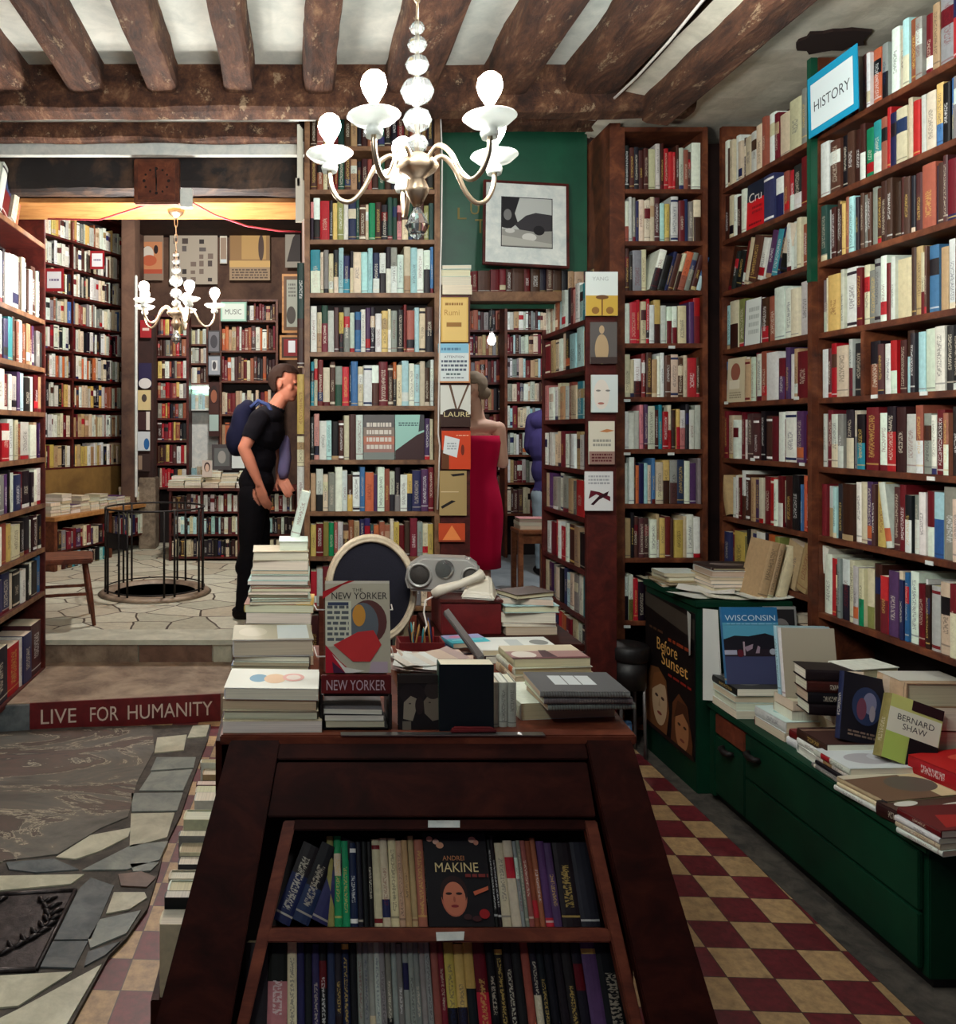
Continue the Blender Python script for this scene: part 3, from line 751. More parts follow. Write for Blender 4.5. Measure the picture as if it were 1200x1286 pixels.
# ------------------------------------------------------------------ central bookcase
YC = 4.15
FC = T(.058, YC, 0); WC = .65
zc = [.12, .42, .70, .96, 1.195, 1.464, 1.746, 2.027, 2.335, 2.613, 2.874, 3.10]
bc = bookcase('bookcase', 'tall brown bookcase filled with books, behind the oval-backed chair', FC, WC, zc, .25, 3.36, 'pale_wood')
sbox('display_board', (WC + .03, .0, .3), (WC + .185, .03, 2.322), 'red_wood', bc)
g = 'books in the central bookcase'
CROWS = ['n3 h3 e2 n3 m2 d3 n3 e3 k2 n3 h2 n3 d3 n3 k3 m3 n3 h3 e2 n3 k3', 'n3 h3 c2 n3 m2 d3 n3 e3 k2 n3 h2 n3 d3 n3 k3 m3 n3 e3 h2 n3 k3',  # top two rows: shade of the high shelves put into dark book colours
 'ik2 wk4 r6 k2 y3 u4 w3 v5 d2 n4 c2 g4 n4 k4 d3 d3 i3 c4 d3 k4 n3 u3 d3',
 'tw6 c2 s3 c3 kc3 l3 vt4 kc2 c5 l4 l3 vw4 wk4 kw3 sw4 w4 ce4 l4 w4 wk4 b2',
 'w4 ce3 dm4 q4 n3 yk3 s4 q3 b4 w3 p3 k3 w4 y4 cw2 s4 k4 m2 h5 l3 c4 nk5',
 't2 c2 m3 c4 n3 sd4 r4 k1 b4 c3 w5 wn4 m5 n3 ok2 c3 l4 w3 l3 c3 n3 w2',
 'k2 i3 w4 l3 k4 n3 c3 n4 w4 #city:18 #bay:17 p3 c2',
 'e3 qk4 c3 s4 w4 w3 ny3 w4 b3 o5 p2 w4 h3 qk3 ks3 w4 yv3 v5 p4 m3',
 'y3 m4 u3 g3 h2 q3 n3 h3 e3 v3 v3 d2 o3 h3 h3 c2 y3 m3 n3 m4 s3 c3 y3',
 'r3 q3 m3 n3 k3 e3 h3 n3 d3 v3 m3 n3 c3 k3 h3 n3 m3 s3 c3 h3', 'n4 m4 k4 h4 e4 d4 v4 n4 m4 k4 s4 c4 h4 n4 k4']
for i, tk in enumerate(CROWS):
    z = list(reversed(zc))[i]; nxt = 3.33 if i == 0 else list(reversed(zc))[i - 1] - .024
    hm = min(nxt - z - .012, .25)
    row(FC, .004, WC - .004, z, tk, hm * .80, hm, .19, f'{ORD[i + 1]} shelf of central bookcase', g)

# ------------------------------------------------------------------ narrow bookcase in the corner
FR = T(1.70, YC, 0); WR = .405
zr = [.08, .36, .624, .952, 1.234, 1.52, 1.792, 2.072, 2.347, 2.605, 2.877]
bookcase('bookcase', 'narrow brown bookcase between the doorway post and the right wall', FR, WR, zr, .25, 3.2, 'shelf_wood')
g = 'books in the narrow bookcase'
RROWS = ['k3 n3 k3 n3 n3 c5 q3 n2 r3 r3 r2 n2 q3 h3 n2 w6', 'wh3 q2 s2 v2 c4 c4 c3 n4 l3 y3 _1 q5 m4 v3 s3 cn5', 'n2 k2 s5 c3 _1 wk4/ k4/ v2/ n3/ cn2/ oh4/ s3/ n3/ bl3/',
 'w3 r4 r2 c3 r2 w3 yn4 q3 wm3 wm3 _1 c5 _1 p3 rm4', 'c3 c2 wn4 m2 n3 e3 w2 w2 n3 c4 n3 c2 r5 n2', 'w2 w3 q3 i2 p2 q4 n2 t2 r3 cr2 n2 yr2 wi3 k2 q3 q3', 'w2 w3 n1 o2 v3 l2 c2 b2 c4 yn4 sn4 v4 w3 p4 s2',
 'e3 k2 n3 n3 n3 w4 ew2 y3 m3 n2 y5 c2 w4 w4', 'wk2 wu2 r2 k3 k3 s3 n2 m2 k3 e3 n3 m3 k3']
for i, tk in enumerate(RROWS):
    z = list(reversed(zr))[i]; nxt = 3.17 if i == 0 else list(reversed(zr))[i - 1] - .024
    hm = min(nxt - z - .012, .245)
    row(FR, .004, WR - .004, z, tk, hm * (.78 if i in (0, 5) else .80), hm, .18, f'{ORD[i + 1]} shelf of narrow bookcase', g, lean=15)

# ------------------------------------------------------------------ right wall shelves, two bays
XR = 2.2
FF = frame((XR, 4.14, 0), (0, -1, 0), (1, 0, 0)); WF = .735
zw = [.56, .90, 1.175, 1.475, 1.76, 2.035, 2.335, 2.60, 2.87]
bookcase('wall_bookcase', 'far bay of the wall shelves, between the narrow bookcase and the corner post', FF, WF, zw, .25, 3.20, 'shelf_wood', topboard=False, sides=(1, 0))
g = 'books in the far bay of the wall shelves'
FROWS = ['w2 n1 c2 w2 c2 n1 c3 q3 c3 h2 w3 m2 c5 c5 s2 c3', 'n2 c2 w2 n2 w2 #cru:8 v4 wv3 h2 rw2 kw3 m3 n2', 'n3/ k2/ k3/ m2/ c3/ n4/ w3/ p3/ t3/ v2/ ck4/ w2 q2 c2 h2 q2 w2', 'l2 cn4 u3 #wcov:8 nr3 h3 w4 w3 c3 q3 s3',
 'b1 #ccov:11 e3 q2 m1 w3 h3 w6 mp3 p2 w2 e2 m5 n3', 'm2 c3 w3 m2 w3 n3 n3 k2 n3 m3 w3 m1 w5 p3 m2 wp3', '_1 e4\\ w2 w2 c2 m2 wn3 n3 e3 p3 c3 m4 r3 w2 mw3 c2 n4 k4 b1 o3 r2 y3'.replace('\\', '<'),
 'v3 m1 y5 u2 k1 c2 v2 w4 k1 o3 u2 e6/ e4/ w4/', 'n4 m4 k4 e4 h4 n4 v4 k4 c4 n4 m4']
for i, tk in enumerate(FROWS):
    z = list(reversed(zw))[i]; nxt = 3.22 if i == 0 else list(reversed(zw))[i - 1] - .024
    hm = min(nxt - z - .014, .245)
    row(FF, .006, WF - .004, z, tk, hm * .79, hm, .18, f'{ORD[i + 1]} shelf of far wall bay', g, count='left', lean=17)
FN = frame((XR, 3.375, 0), (0, -1, 0), (1, 0, 0)); WN = 1.12
zn = [.85, 1.175, 1.465, 1.755, 2.03, 2.33, 2.60, 2.87]
nb = bookcase('wall_bookcase', 'near bay of the wall shelves, on this side of the corner post', FN, WN, zn, .25, 3.20, 'shelf_wood', topboard=False, sides=(1, 1), mids=((.265, 1.755, 2.006),))
g = 'books in the near bay of the wall shelves'
NROWS = ['h3 q2 w3 s2 wk3 e2 n2 k3 c2 i4 w2 o4 cq2 sk3 w4 c3 lc3 h3 s3 m3 e3 s6 _1 vr5 r5', 'w5 n6 k3 n4 n3 nw3 g4 tw4 h3 r2 v3 c5 c2 r3 q2 c4 yb3 k3 bs2 s6 n4', 'd4 q2 n3 n2 y1 n1 y2 h2 l3 k2 n2 s2 n2 s3 n3 n3 n3 n3 n2 n3 k2 n3 h6 k1 n3 n2 m4 n2 y3 n4',
 'sq3 c1 y7 q2 w6 m3 c3 s4 s3 w3 m2 w2 c6 n2 e3 cm2 n1 b4 e3 w3 n4 c3 h3', None, 'q2 m3 wc4 sw3 kc4 cs3 kt4 m6 w4 kr4 n4 q4 hw3 s3 w2 m3 hw2 k3 k3 _5', 'm3 qe3 _1 l2 k3 n6 w3 c4 p3 n2 y4 _1 w3< n3 m3 kw3 sw2 w3 mw3 lb4 s5 c3 w4 w3',
 'w5 r3 n2 s2 wk5 c3 q3 cg3 cu4 n4 rm4 p5 c2 v2 b2 w4 m3 w1 n2 q4 c5 mc3 s3 k3 l3']
for i, tk in enumerate(NROWS):
    z = list(reversed(zn))[i]; nxt = 3.225 if i == 0 else list(reversed(zn))[i - 1] - .024
    hm = min(nxt - z - .014, .262 if i == 7 else .25); wh = f'{ORD[i + 1]} shelf of near wall bay'
    kw = dict(count='the post', lean=10)
    if tk is None:
        row(FN, .006, .25, z, 'w4 n2 r3 c6 qm2 k4 _1', hm * .86, hm, .18, wh + ' left of divider', g, **kw)
        row(FN, .28, .78, z, 'kh5 n3 w3 rw3 n3 nl3 k2 l3 q5 w4 k3 k3 y3 wn3', hm * .78, hm, .18, wh, g, count='the divider', lean=10)
    else:
        row(FN, .006, .79, z, tk, hm * (.88 if i == 2 else .82), hm, .18, wh, g, **kw)
    brnd2 = random.Random(i)
    row(FN, .80, WN - .01, z, ' '.join(brnd2.choice('w c n m k s e r'.split()) + '3' for _ in range(9)), hm * .82, hm, .18, wh, g, count='the near end')
# the painted corner post and its hanging sign
mb = MB(); mb.box((2.175, 3.378, .44), (2.2, 3.405, 2.25)); mb2 = MB(); mb2.box((2.172, 3.378, 2.25), (2.2, 3.405, 3.2))
po = mb.build('shelf_post', 'shelf_wood', nb, nb.matrix_world.inverted()); mb2.build('painted_post', 'green_board', nb, nb.matrix_world.inverted())
def sign(name, label, mtx, W, H, back, shapes, t=.004, cat='sign'):
    o = sbox(name, (0, 0, 0), (W, t, H), back, None, .0008, mtx); tag(o, label, cat)
    art(o, frame((0, 0, 0), (1, 0, 0), (0, 0, 1), (0, -1, 0)), W, H, shapes, 'printed_face')
    return o
M['sign_blue'] = plain('blue_card', (22, 150, 190), .5)
a, b2 = P(1012, 175, 3.36), P(1068, 157, 3.02)
a.x = b2.x = 2.15
Fs = frame(a, Vector((-.02, b2.y - a.y, b2.z - a.z + .01)), (1, 0, .02)); Fs = frame(a, Vector((.0, -1, .035)), (1, 0, 0), Vector((0, .035, 1)))
sign('hanging_sign', 'bright blue framed sign with a history heading at the corner post', Fs, .30, .255, 'sign_blue', [('r', .07, .11, .92, .86, (216, 230, 232)), ('t', 'HISTORY', .5, .47, .72, .17, (58, 66, 72))])

def shelf_label(parent, x, y, Y=None, X=None, w=.034):
    if X is not None: Y = X / (x - 375) * FPX
    p = P(x, y, Y)
    a, b = ((p.x - w / 2, p.y - .003, p.z - .007), (p.x + w / 2, p.y, p.z + .007)) if X is None else ((X - .003, p.y - w / 2, p.z - .007), (X, p.y + w / 2, p.z + .007))
    sbox('shelf_label', a, b, 'white_paint', parent, 0, parent.matrix_world.inverted())
fb_, nar = bpy.data.objects['wall_bookcase'], bpy.data.objects['bookcase.001']
for x, y in ((1169, 601), (1167, 707), (1098, 498), (1160, 494)): shelf_label(nb, x, y, None, XR)
for x, y in ((945, 577), (1007, 583), (912, 506), (1000, 500)): shelf_label(fb_, x, y, None, XR)
for x, y in ((787, 502), (787, 569), (842, 569), (843, 435), (787, 786)): shelf_label(nar, x, y + 1, YC)
# ------------------------------------------------------------------ left shelves
FLf = frame((-1.565, 3.3, 0), (0, 1, 0), (-1, 0, 0)); WL = 1.6
zl = [.16, .632, .90, 1.17, 1.452, 1.728, 2.0, 2.295, 2.76]
bookcase('left_bookcase', 'red-brown shelves along the left wall, seen from the side', FLf, WL, zl, .25, 3.1, 'red_wood', sh=.028, topboard=False)
for z in zl[1:]:
    sbox('shelf_edge', (0, -.004, z - .028), (WL, .0, z), 'pale_wood', bpy.data.objects['left_bookcase'], .001)
g = 'books on the left shelves'
LROWS = ['s7/ q4/ m6/ c4/ h4/', 'q3 s2 w4 k1 w4 w3 w5 n1 c3 w3 n1 q3 n4 q2 k2', 'q3 s3 q3 v3 t3 n2 h2 w3 k1 h2 e3 m2 p2 s3 k2', 'c3 w5 m3 w2 q3 p2 l2 k4 w3 m3 e2', 'k2 w2 k2 r4 w3 c2 h2 q5 w4 e2 p1 k1', 's8 p2 k1 w2 v4 m2 k5 k2 w2 w3',
 'm2 w3 h3 y2 c4 k2 k3 w1 n2 c1 k2', 'v5 v3 c1 k3 w2 k1 w1 k3 b2', 'k6 r4 w1 v3 n4']
for i, tk in enumerate(LROWS):
    z = list(reversed(zl))[i]; nxt = 3.2 if i == 0 else list(reversed(zl))[i - 1] - .028
    hm = min(nxt - z - .02, .25 if i not in (1, 8) else .31)
    if i == 0: row(FLf, .72, 1.2, z, tk, .26, .30, .2, 'top shelf of the left shelves', g, 'far end', lean=22)
    else: row(FLf, .76, 1.585, z, tk, hm * .84, hm, .18, f'{ORD[i + 1]} shelf of the left shelves', g, 'far end')
    row(FLf, .05, .70 if i == 0 else .74, z, rand_tokens(11, 'w c q k m n s h e'), hm * .84, hm, .18, f'near half of {ORD[i + 1]} shelf, left shelves', g, 'far end')

# ------------------------------------------------------------------ side case in the doorway
FS = frame((1.42, 4.63, 0), (0, -1, 0), (1, 0, 0)); WS = .67
zsd = [.16, .44, .68, .917, 1.18, 1.42, 1.677, 1.94, 2.17]
sc = bookcase('bookcase', 'dark red-brown bookcase turned sideways in the doorway, covers shown on its end', FS, WS, zsd, .145, 2.2, 'red_wood', topboard=False, sides=(1, 0))
sbox('end_panel', (WS, 0, 0), (WS + .03, .15, 1.20), 'red_wood', sc); sbox('end_board', (WS, .0, 1.20), (WS + .02, .15, 2.2), 'red_wood', sc)
g = 'books in the sideways bookcase'
SROWS = ['q3 c3 w3 h2 l3 q3 k2 m3 i2 w3 l3 t2', 'm4 e3 c3 w2 c3 k3 l4 l4 c3', 'i3 w4 w3 c3 e3 q3 h3 c4 t4 l3', 'w2 n2 q3 c3 c3 m3 w3 n2 w3 e3 w3 s2', 'c4 p3 s4 q3 s4 e3 s3 r5 r2', 'w3 m4 r3 w2 r3 w2 n4 e3 k5', 'c3 p3 s3 c3 k3 v3 l3 c3 s3 w3 t3', 'w3 n3 m3 r3 o3 m3 c3 w3 k3', 'n3 m3 e3 k3 h3 c3 n3']
for i, tk in enumerate(SROWS):
    z = list(reversed(zsd))[i]; hm = .205 if i else .21
    row(FS, .006, WS - .004, z, tk, hm * .85, hm, .13, f'{ORD[i + 1]} shelf of the sideways bookcase', g)
YE = 3.925
def ends(x0, y0, x1, y1, c, label, shapes, Y=YE, t=.014, group='books shown cover out on the sideways bookcase', name='book'):
    a = P(x0, y1, Y); b = P(x1, y0, Y); face_out(T(a.x, Y - t, a.z), b.x - a.x, b.z - a.z, t, c, label, group, shapes, name)
ends(734, 342, 774, 397, 'w', 'face-out book with a white and mustard palm cover, topmost on the sideways bookcase end', [('r', 0, 0, 1, .46, (198, 164, 70)), ('r', 0, .46, 1, 1, (216, 226, 222)), ('r', .49, 0, .53, .44, (110, 70, 40)), ('e', .51, .42, .2, .05, (110, 76, 44)), ('e', .3, .12, .12, .08, (140, 100, 50)), ('e', .75, .12, .12, .08, (140, 100, 50)), ('t', 'YANG', .45, .84, .5, .09, (170, 178, 176))])
ends(740, 405, 773, 457, 's', 'face-out book showing a robed figure on grey, on the sideways bookcase end', [('r', 0, 0, 1, 1, (92, 88, 86)), ('e', .42, .35, .26, .36, (176, 152, 118)), ('e', .42, .82, .1, .1, (180, 156, 124)), ('r', 0, 0, 1, .16, (60, 48, 46))])
ends(741, 471, 774, 518, 'w', 'face-out book showing a pale face, on the sideways bookcase end', [('r', 0, 0, 1, 1, (206, 218, 216)), ('e', .38, .48, .3, .4, (222, 216, 206)), ('e', .26, .58, .09, .025, (120, 120, 116)), ('e', .62, .58, .09, .025, (120, 120, 116)), ('e', .36, .24, .12, .03, (176, 110, 100))])
ends(738, 529, 770, 583, 'w', 'face-out book in white with an orange leaf and dark foot, on the sideways bookcase end', [('r', 0, .3, 1, 1, (216, 212, 194)), ('r', 0, 0, 1, .3, (150, 120, 110)), ('p', [(.4, .76), (.7, .82), (1, .78), (.7, .74)], (196, 130, 80)), ('l', .15, .4, .85, .6, 2, (150, 150, 140)), ('l', .1, .05, .9, .26, 3, (90, 30, 36))])
ends(733, 592, 768, 641, 'w', 'face-out white book with a red and black ribbon mark, lowest on the sideways bookcase end', [('r', 0, 0, 1, 1, (216, 218, 218)), ('l', .12, .66, .88, .92, 3, (160, 164, 168)), ('p', [(.12, .3), (.4, .42), (.9, .24), (.9, .36), (.5, .48), (.2, .52)], (90, 16, 34)), ('p', [(.2, .16), (.5, .38), (.85, .5), (.8, .4), (.5, .28), (.3, .14)], (46, 14, 26))])
# covers and notices on the board at the central bookcase's right side
YJ = 4.14
gj = 'books shown cover out on the central bookcase'
ends(553, 374, 587, 430, 'y', 'face-out golden yellow book with an ornate border, above the notice', [('r', 0, 0, 1, 1, (214, 176, 96)), ('r', .06, .04, .94, .96, (222, 190, 116)), ('t', 'Rumi', .4, .66, .55, .13, (176, 130, 66)), ('r', .2, .34, .75, .44, (150, 106, 50)), ('l', .15, .8, .8, .9, 1, (150, 106, 50))], YJ, .014, gj)
ends(552, 484, 590, 536, 'c', 'face-out book with a white and dark brown cover and a V shape, below the notice', [('r', 0, .3, 1, 1, (214, 216, 208)), ('r', 0, 0, 1, .3, (58, 36, 30)), ('e', .5, .32, .42, .12, (40, 26, 24)), ('p', [(.28, 1), (.36, 1), (.56, .42), (.5, .42)], (100, 76, 58)), ('p', [(.88, 1), (.95, 1), (.62, .42), (.56, .42)], (100, 76, 58)), ('t', 'LAURE', .54, .3, .84, .12, (214, 200, 150))], YJ, .014, gj)
ends(554, 541, 590, 589, 'o', 'face-out bright orange book with a white note pinned on it', [('r', 0, 0, 1, 1, (206, 68, 32)), ('r', .0, 0, .25, .5, (96, 56, 30)), ('p', [(.04, .42), (.52, .3), (.62, .78), (.1, .88)], (220, 226, 228)), ('l', .18, .5, .5, .7, 3, (160, 170, 176)), ('l', .5, .86, .95, .9, 1, (240, 190, 160)), ('e', .72, .5, .06, .14, (110, 36, 20))], YJ, .014, gj)
ends(551, 591, 585, 647, 'e', 'face-out kraft brown book with black brush strokes', [('r', 0, 0, 1, 1, (168, 144, 96)), ('p', [(.4, .92), (.9, .95), (.92, .9), (.5, .87)], (30, 24, 22)), ('p', [(.05, .2), (.45, .34), (.6, .32), (.1, .15)], (30, 24, 22)), ('r', .05, .52, .7, .54, (210, 190, 150))], YJ, .014, gj)
ends(550, 657, 583, 680, 'o', 'face-out book with an orange sunset cover, lowest beside the central bookcase', [('r', 0, 0, 1, 1, (196, 74, 38)), ('p', [(.1, 0), (.5, .9), (.9, 0)], (236, 140, 76)), ('r', 0, .0, 1, .1, (150, 60, 36))], YJ, .014, gj)
a = P(549, 481, YJ); b2 = P(589, 432, YJ)
sign('paper_notice', 'printed notice about credit cards with a pale blue top, on the central bookcase side', T(a.x, YJ - .02, a.z), b2.x - a.x, b2.z - a.z, 'white_paint',
     [('r', .0, 0, 1, 1, (196, 132, 84)), ('r', .04, .04, .96, .97, (212, 222, 222)), ('r', .0, .76, .95, 1, (132, 186, 210)), ('l', .1, .8, .7, .92, 1, (90, 130, 160)),
      ('t', 'ATTENTION', .5, .66, .62, .06, (60, 66, 84)), ('l', .1, .28, .9, .60, 3, (90, 100, 116)), ('l', .25, .18, .7, .26, 1, (90, 110, 110)), ('l', .15, .1, .8, .15, 1, (110, 116, 126)), ('r', .0, .0, .06, .5, (196, 140, 90))])
# ------------------------------------------------------------------ sloping-front desk
UPV, INV = Vector((0, .5, .8660254)), Vector((0, .8660254, -.5))
def SL(x, y, off=0.):
    Y = 4.836 / (1.732 + (y - 540) / 1000); return P(x, y, Y) + INV * off
def TP(x, y, Z):
    Y = (EYE - Z) * 1000 / (y - 540); return P(x, y, Y)
desk = thing('desk', 'dark red-brown desk with a sloping front of bookshelves, piled with books', 'desk', T(.37, 2.3, 0))
DI = desk.matrix_world.inverted()
def dboard(name, q, th, mat, off=0., bev=.003):
    """a board lying on the desk's sloping front: four picture corners, lower left first, counter-clockwise"""
    f = [SL(*p, off) for p in q]; mb = MB(); mb.hexa([f[0], f[1], f[1] + INV * th, f[0] + INV * th, f[3], f[2], f[2] + INV * th, f[3] + INV * th])
    return mb.build(name, mat, desk, DI, bev)
dboard('front_stile', [(162, 1412), (268, 1412), (352, 927), (290, 927)], .03, 'desk_wood', -.012)
dboard('front_stile', [(840, 1412), (938, 1412), (790, 927), (733, 927)], .03, 'desk_wood', -.012)
dboard('top_rail', [(348, 954), (738, 954), (733, 928), (352, 928)], .03, 'desk_wood', -.006)
dboard('front_panel', [(336, 1026), (748, 1026), (737, 957), (348, 957)], .022, 'desk_wood', 0)
dboard('inner_stile', [(268, 1412), (283, 1412), (372, 1030), (356, 1030)], .03, 'desk_light', .012)
dboard('inner_stile', [(822, 1412), (838, 1412), (751, 1030), (735, 1030)], .03, 'desk_light', .012)
dboard('opening_rail', [(368, 1042), (738, 1042), (736, 1028), (370, 1028)], .03, 'desk_wood', .012)
sh1 = [(331, 1184), (770, 1184), (766, 1166), (335, 1166)]
f = [SL(*p, .014) for p in sh1]; mb = MB(); mb.hexa([f[0], f[1], f[1] + INV * .17, f[0] + INV * .17, f[3], f[2], f[2] + INV * .17, f[3] + INV * .17]); mb.build('front_shelf', 'desk_light', desk, DI, .003)
f = [SL(*p, .014) for p in [(250, 1345), (850, 1345), (845, 1328), (256, 1328)]]; mb = MB(); mb.hexa([f[0], f[1], f[1] + INV * .17, f[0] + INV * .17, f[3], f[2], f[2] + INV * .17, f[3] + INV * .17]); mb.build('front_shelf', 'desk_wood', desk, DI, .003)
f = [SL(*p, .185) for p in [(240, 1412), (850, 1412), (770, 1000), (330, 1000)]]; mb = MB(); mb.hexa([f[0], f[1], f[1] + INV * .01, f[0] + INV * .01, f[3], f[2], f[2] + INV * .01, f[3] + INV * .01]); mb.build('inner_back', 'dark_inside', desk, DI)
for x0, x1, y0, y1 in ((538, 578, 1030, 1039),):
    dboard('shelf_label', [(x0, y1), (x1, y1), (x1, y0), (x0, y0)], .002, 'white_paint', .009, 0)
dboard('shelf_label', [(549, 1182), (583, 1181), (584, 1170), (548, 1171)], .002, 'white_paint', .011, 0)
mb = MB(); mb.hexa([(-.225, 2.268, .722), (.962, 2.268, .722), (1.06, 3.22, .722), (-.225, 3.22, .722), (-.225, 2.268, .75), (.962, 2.268, .75), (1.06, 3.22, .75), (-.225, 3.22, .75)])
mb.build('desk_top', 'desk_light', desk, DI, .004)
mb = MB(); mb.box((.12, 2.262, .7505), (.70, 2.285, .7535)); mb.build('metal_edge', 'metal', desk, DI)
mb = MB(); mb.hexa([(-.24, 2.3, 0), (-.222, 2.3, 0), (-.222, 3.2, 0), (-.24, 3.2, 0), (-.24, 2.3, .722), (-.222, 2.3, .722), (-.222, 3.2, .722), (-.24, 3.2, .722)]); mb.build('side_panel', 'desk_wood', desk, DI)
mb = MB(); mb.hexa([(.955, 2.32, 0), (.975, 2.32, 0), (1.06, 3.2, 0), (1.04, 3.2, 0), (.935, 2.32, .722), (.955, 2.32, .722), (1.05, 3.2, .722), (1.03, 3.2, .722)]); mb.build('side_panel', 'desk_wood', desk, DI)
mb = MB(); mb.box((-.22, 3.18, 0), (1.03, 3.2, .722)); mb.build('rear_panel', 'desk_wood', desk, DI)
mb = MB(); mb.box((-.395, 2.12, 0), (-.242, 3.2, .10)); mb.build('side_ledge', 'desk_wood', desk, DI, .003)
# books on the slope
g = 'paperbacks on the sloping desk front'
FACEOUT['makine'] = dict(c='k', h=.222, y=.004, label='dark face-out book with a woman’s face and large pale lettering on the desk front', s=[('r', 0, 0, 1, 1, (16, 12, 18)),
  ('t', 'ANDREI', .46, .72, .34, .05, (196, 130, 84)), ('t', 'MAKINE', .5, .62, .68, .1, (226, 206, 150)), ('e', .42, .3, .2, .2, (176, 100, 78)), ('e', .42, .36, .21, .17, (40, 20, 20)), ('e', .42, .29, .175, .175, (188, 112, 86)),
  ('e', .34, .34, .05, .014, (40, 20, 22)), ('e', .5, .34, .05, .014, (40, 20, 22)), ('e', .42, .21, .06, .015, (130, 40, 44)), ('e', .42, .28, .018, .03, (160, 88, 68)),
  ('e', .1, .93, .05, .03, (206, 150, 130)), ('e', .2, .9, .05, .03, (214, 170, 150)), ('e', .26, .86, .06, .035, (206, 150, 120)), ('e', .78, .92, .06, .035, (206, 160, 140)), ('e', .84, .89, .04, .03, (190, 130, 110)), ('p', [(.72, .36), (.96, .42), (.96, .38), (.74, .32)], (196, 100, 70)), ('e', .86, .13, .08, .05, (150, 26, 30)), ('e', .74, .08, .07, .03, (60, 26, 30)), ('e', .6, .1, .06, .03, (56, 30, 32)), ('l', .62, .5, .98, .56, 1, (120, 44, 40))])
o1 = SL(338, 1166, .055); W1 = SL(765, 1166, .055).x - o1.x
row(frame(o1, (1, 0, 0), INV, UPV), 0, W1, .001, 'kv8/ kv8/ kv8/ u3 g3.3 g3.3 v3.3 k2.3 k2.3 k2.3 c3.5 c3.5 c3.5 e2.6 e2.6 e2.6 h4 #makine:28 k1.6 k1.6 c4 c4 s1.6 s1.6 h2.3 h2.3 h2.3 p3.5 p3.5 k8 k8',
    .196, .216, .14, 'upper shelf of the desk front', g, lean=24, dj=.004)
o2 = SL(256, 1328, .055); W2 = SL(845, 1328, .055).x - o2.x
row(frame(o2, (1, 0, 0), INV, UPV), .09, W2 - .07, .001, 'k9 ki8 c4 v3 k3 v3 k3 v3 k3 v3 k3 s2.3 s2.3 s2.3 q2.3 s2.3 s2.3 s2.3 s2.3 s2.3 s2.3 s2.3 s2.3 s2.3 h3 m2.5 yk4 yk4 yk4 mr5 k3.6 k3.6 k3.6 k3.6 h3.4 kc3 k3 k3.6 k3.6 k4 k4 p6 k9',
    .225, .245, .14, 'lower shelf of the desk front', g, dj=.004)
# books along the desk's left flank, tops seen from above
row(frame((-.386, 3.16, 0), (0, -1, 0), (1, 0, 0)), .0, 1.03, .101, 'c6 w3 e5 k2 m3 c5 w6 c4 k3 e5 c6 w4 s3 c5 k4 e6 c4 w5 k3 c6', .17, .25, .12, 'low ledge on the left flank of the desk', 'books along the desk flank', 'the rear end')

# ------------------------------------------------------------------ small table behind the desk's right half
tb = thing('side_table', 'dark table behind the right half of the desk, carrying a red box', 'table', T(.86, 3.5, 0))
TI = tb.matrix_world.inverted()
for nm, a, b in (('table_top', (.565, 3.23, .72), (1.16, 3.80, .75)), ('leg', (.575, 3.25, 0), (.615, 3.29, .72)), ('leg', (1.10, 3.25, 0), (1.14, 3.29, .72)), ('leg', (.575, 3.74, 0), (.615, 3.78, .72)), ('leg', (1.10, 3.74, 0), (1.14, 3.78, .72))):
    sbox(nm, a, b, 'desk_wood', tb, .003, TI)

# ------------------------------------------------------------------ stacks on the desk
gs = 'books stacked on the desk'
drawing = [('r', 0, 0, 1, 1, (226, 230, 220)), ('e', .34, .5, .1, .2, (90, 150, 180)), ('e', .52, .48, .12, .24, (226, 190, 150)), ('e', .72, .55, .12, .2, (226, 170, 160)), ('e', .72, .55, .08, .13, (228, 214, 204))]
stack(-.075, 2.385, .7505, [(.285, .19, .034, 'c', 180), (.275, .19, .028, 'c', 180), (.27, .185, .03, 'c', 180, 'cream-edged book'), (.272, .185, .032, 'w', -90, 'white book with a coloured drawing', drawing)], 'the front desk stack', gs)
stack(-.086, 2.72, .7505, [(.26, .19, .03, 'e', 180), (.262, .19, .05, 'nk', 0, 'dark brown spined book'), (.255, .2, .012, 'b', 180), (.25, .2, .012, 'w', 180), (.25, .2, .016, 's', -90, 'grey magazine-like book with a pale picture', [('r', 0, 0, 1, 1, (110, 112, 112)), ('r', .15, .1, .85, .9, (206, 200, 182))]),
   (.268, .2, .055, 'q', -90, 'thick pale grey book with a white panel', [('r', 0, 0, 1, 1, (176, 172, 150)), ('r', .56, .05, .95, .95, (206, 216, 216)), ('e', .25, .5, .18, .3, (190, 186, 166))])], 'the middle desk stack', gs)
stack(-.07, 3.045, .7505, [(.25, .19, .05, 'c', 180), (.25, .19, .05, 'e', 180), (.24, .19, .05, 'n', 180), (.24, .19, .04, 'q', 180), (.258, .2, .028, 'y', -90, 'yellow-edged brown and white book', [('r', 0, 0, .75, 1, (150, 92, 62)), ('r', .75, 0, 1, 1, (212, 172, 92)), ('e', .45, .5, .2, .3, (226, 206, 190))]),
   (.225, .19, .012, 's', 180), (.222, .19, .011, 'w', 180), (.222, .19, .012, 'k', 180), (.222, .19, .011, 'q', 180), (.22, .19, .012, 'i', 180), (.222, .19, .012, 'h', 180), (.222, .19, .014, 'l', 180), (.218, .19, .022, 'w', 180), (.214, .18, .012, 's', 180), (.205, .17, .036, 'w', 180, 'cream-edged white book'), (.208, .17, .034, 'c', 180, 'cream-edged thick book')], 'the tallest desk stack', gs)
flat_book(-.02, 3.06, 1.167, .11, .15, .036, 'w', 'small white book lying on the tall desk stack', gs)
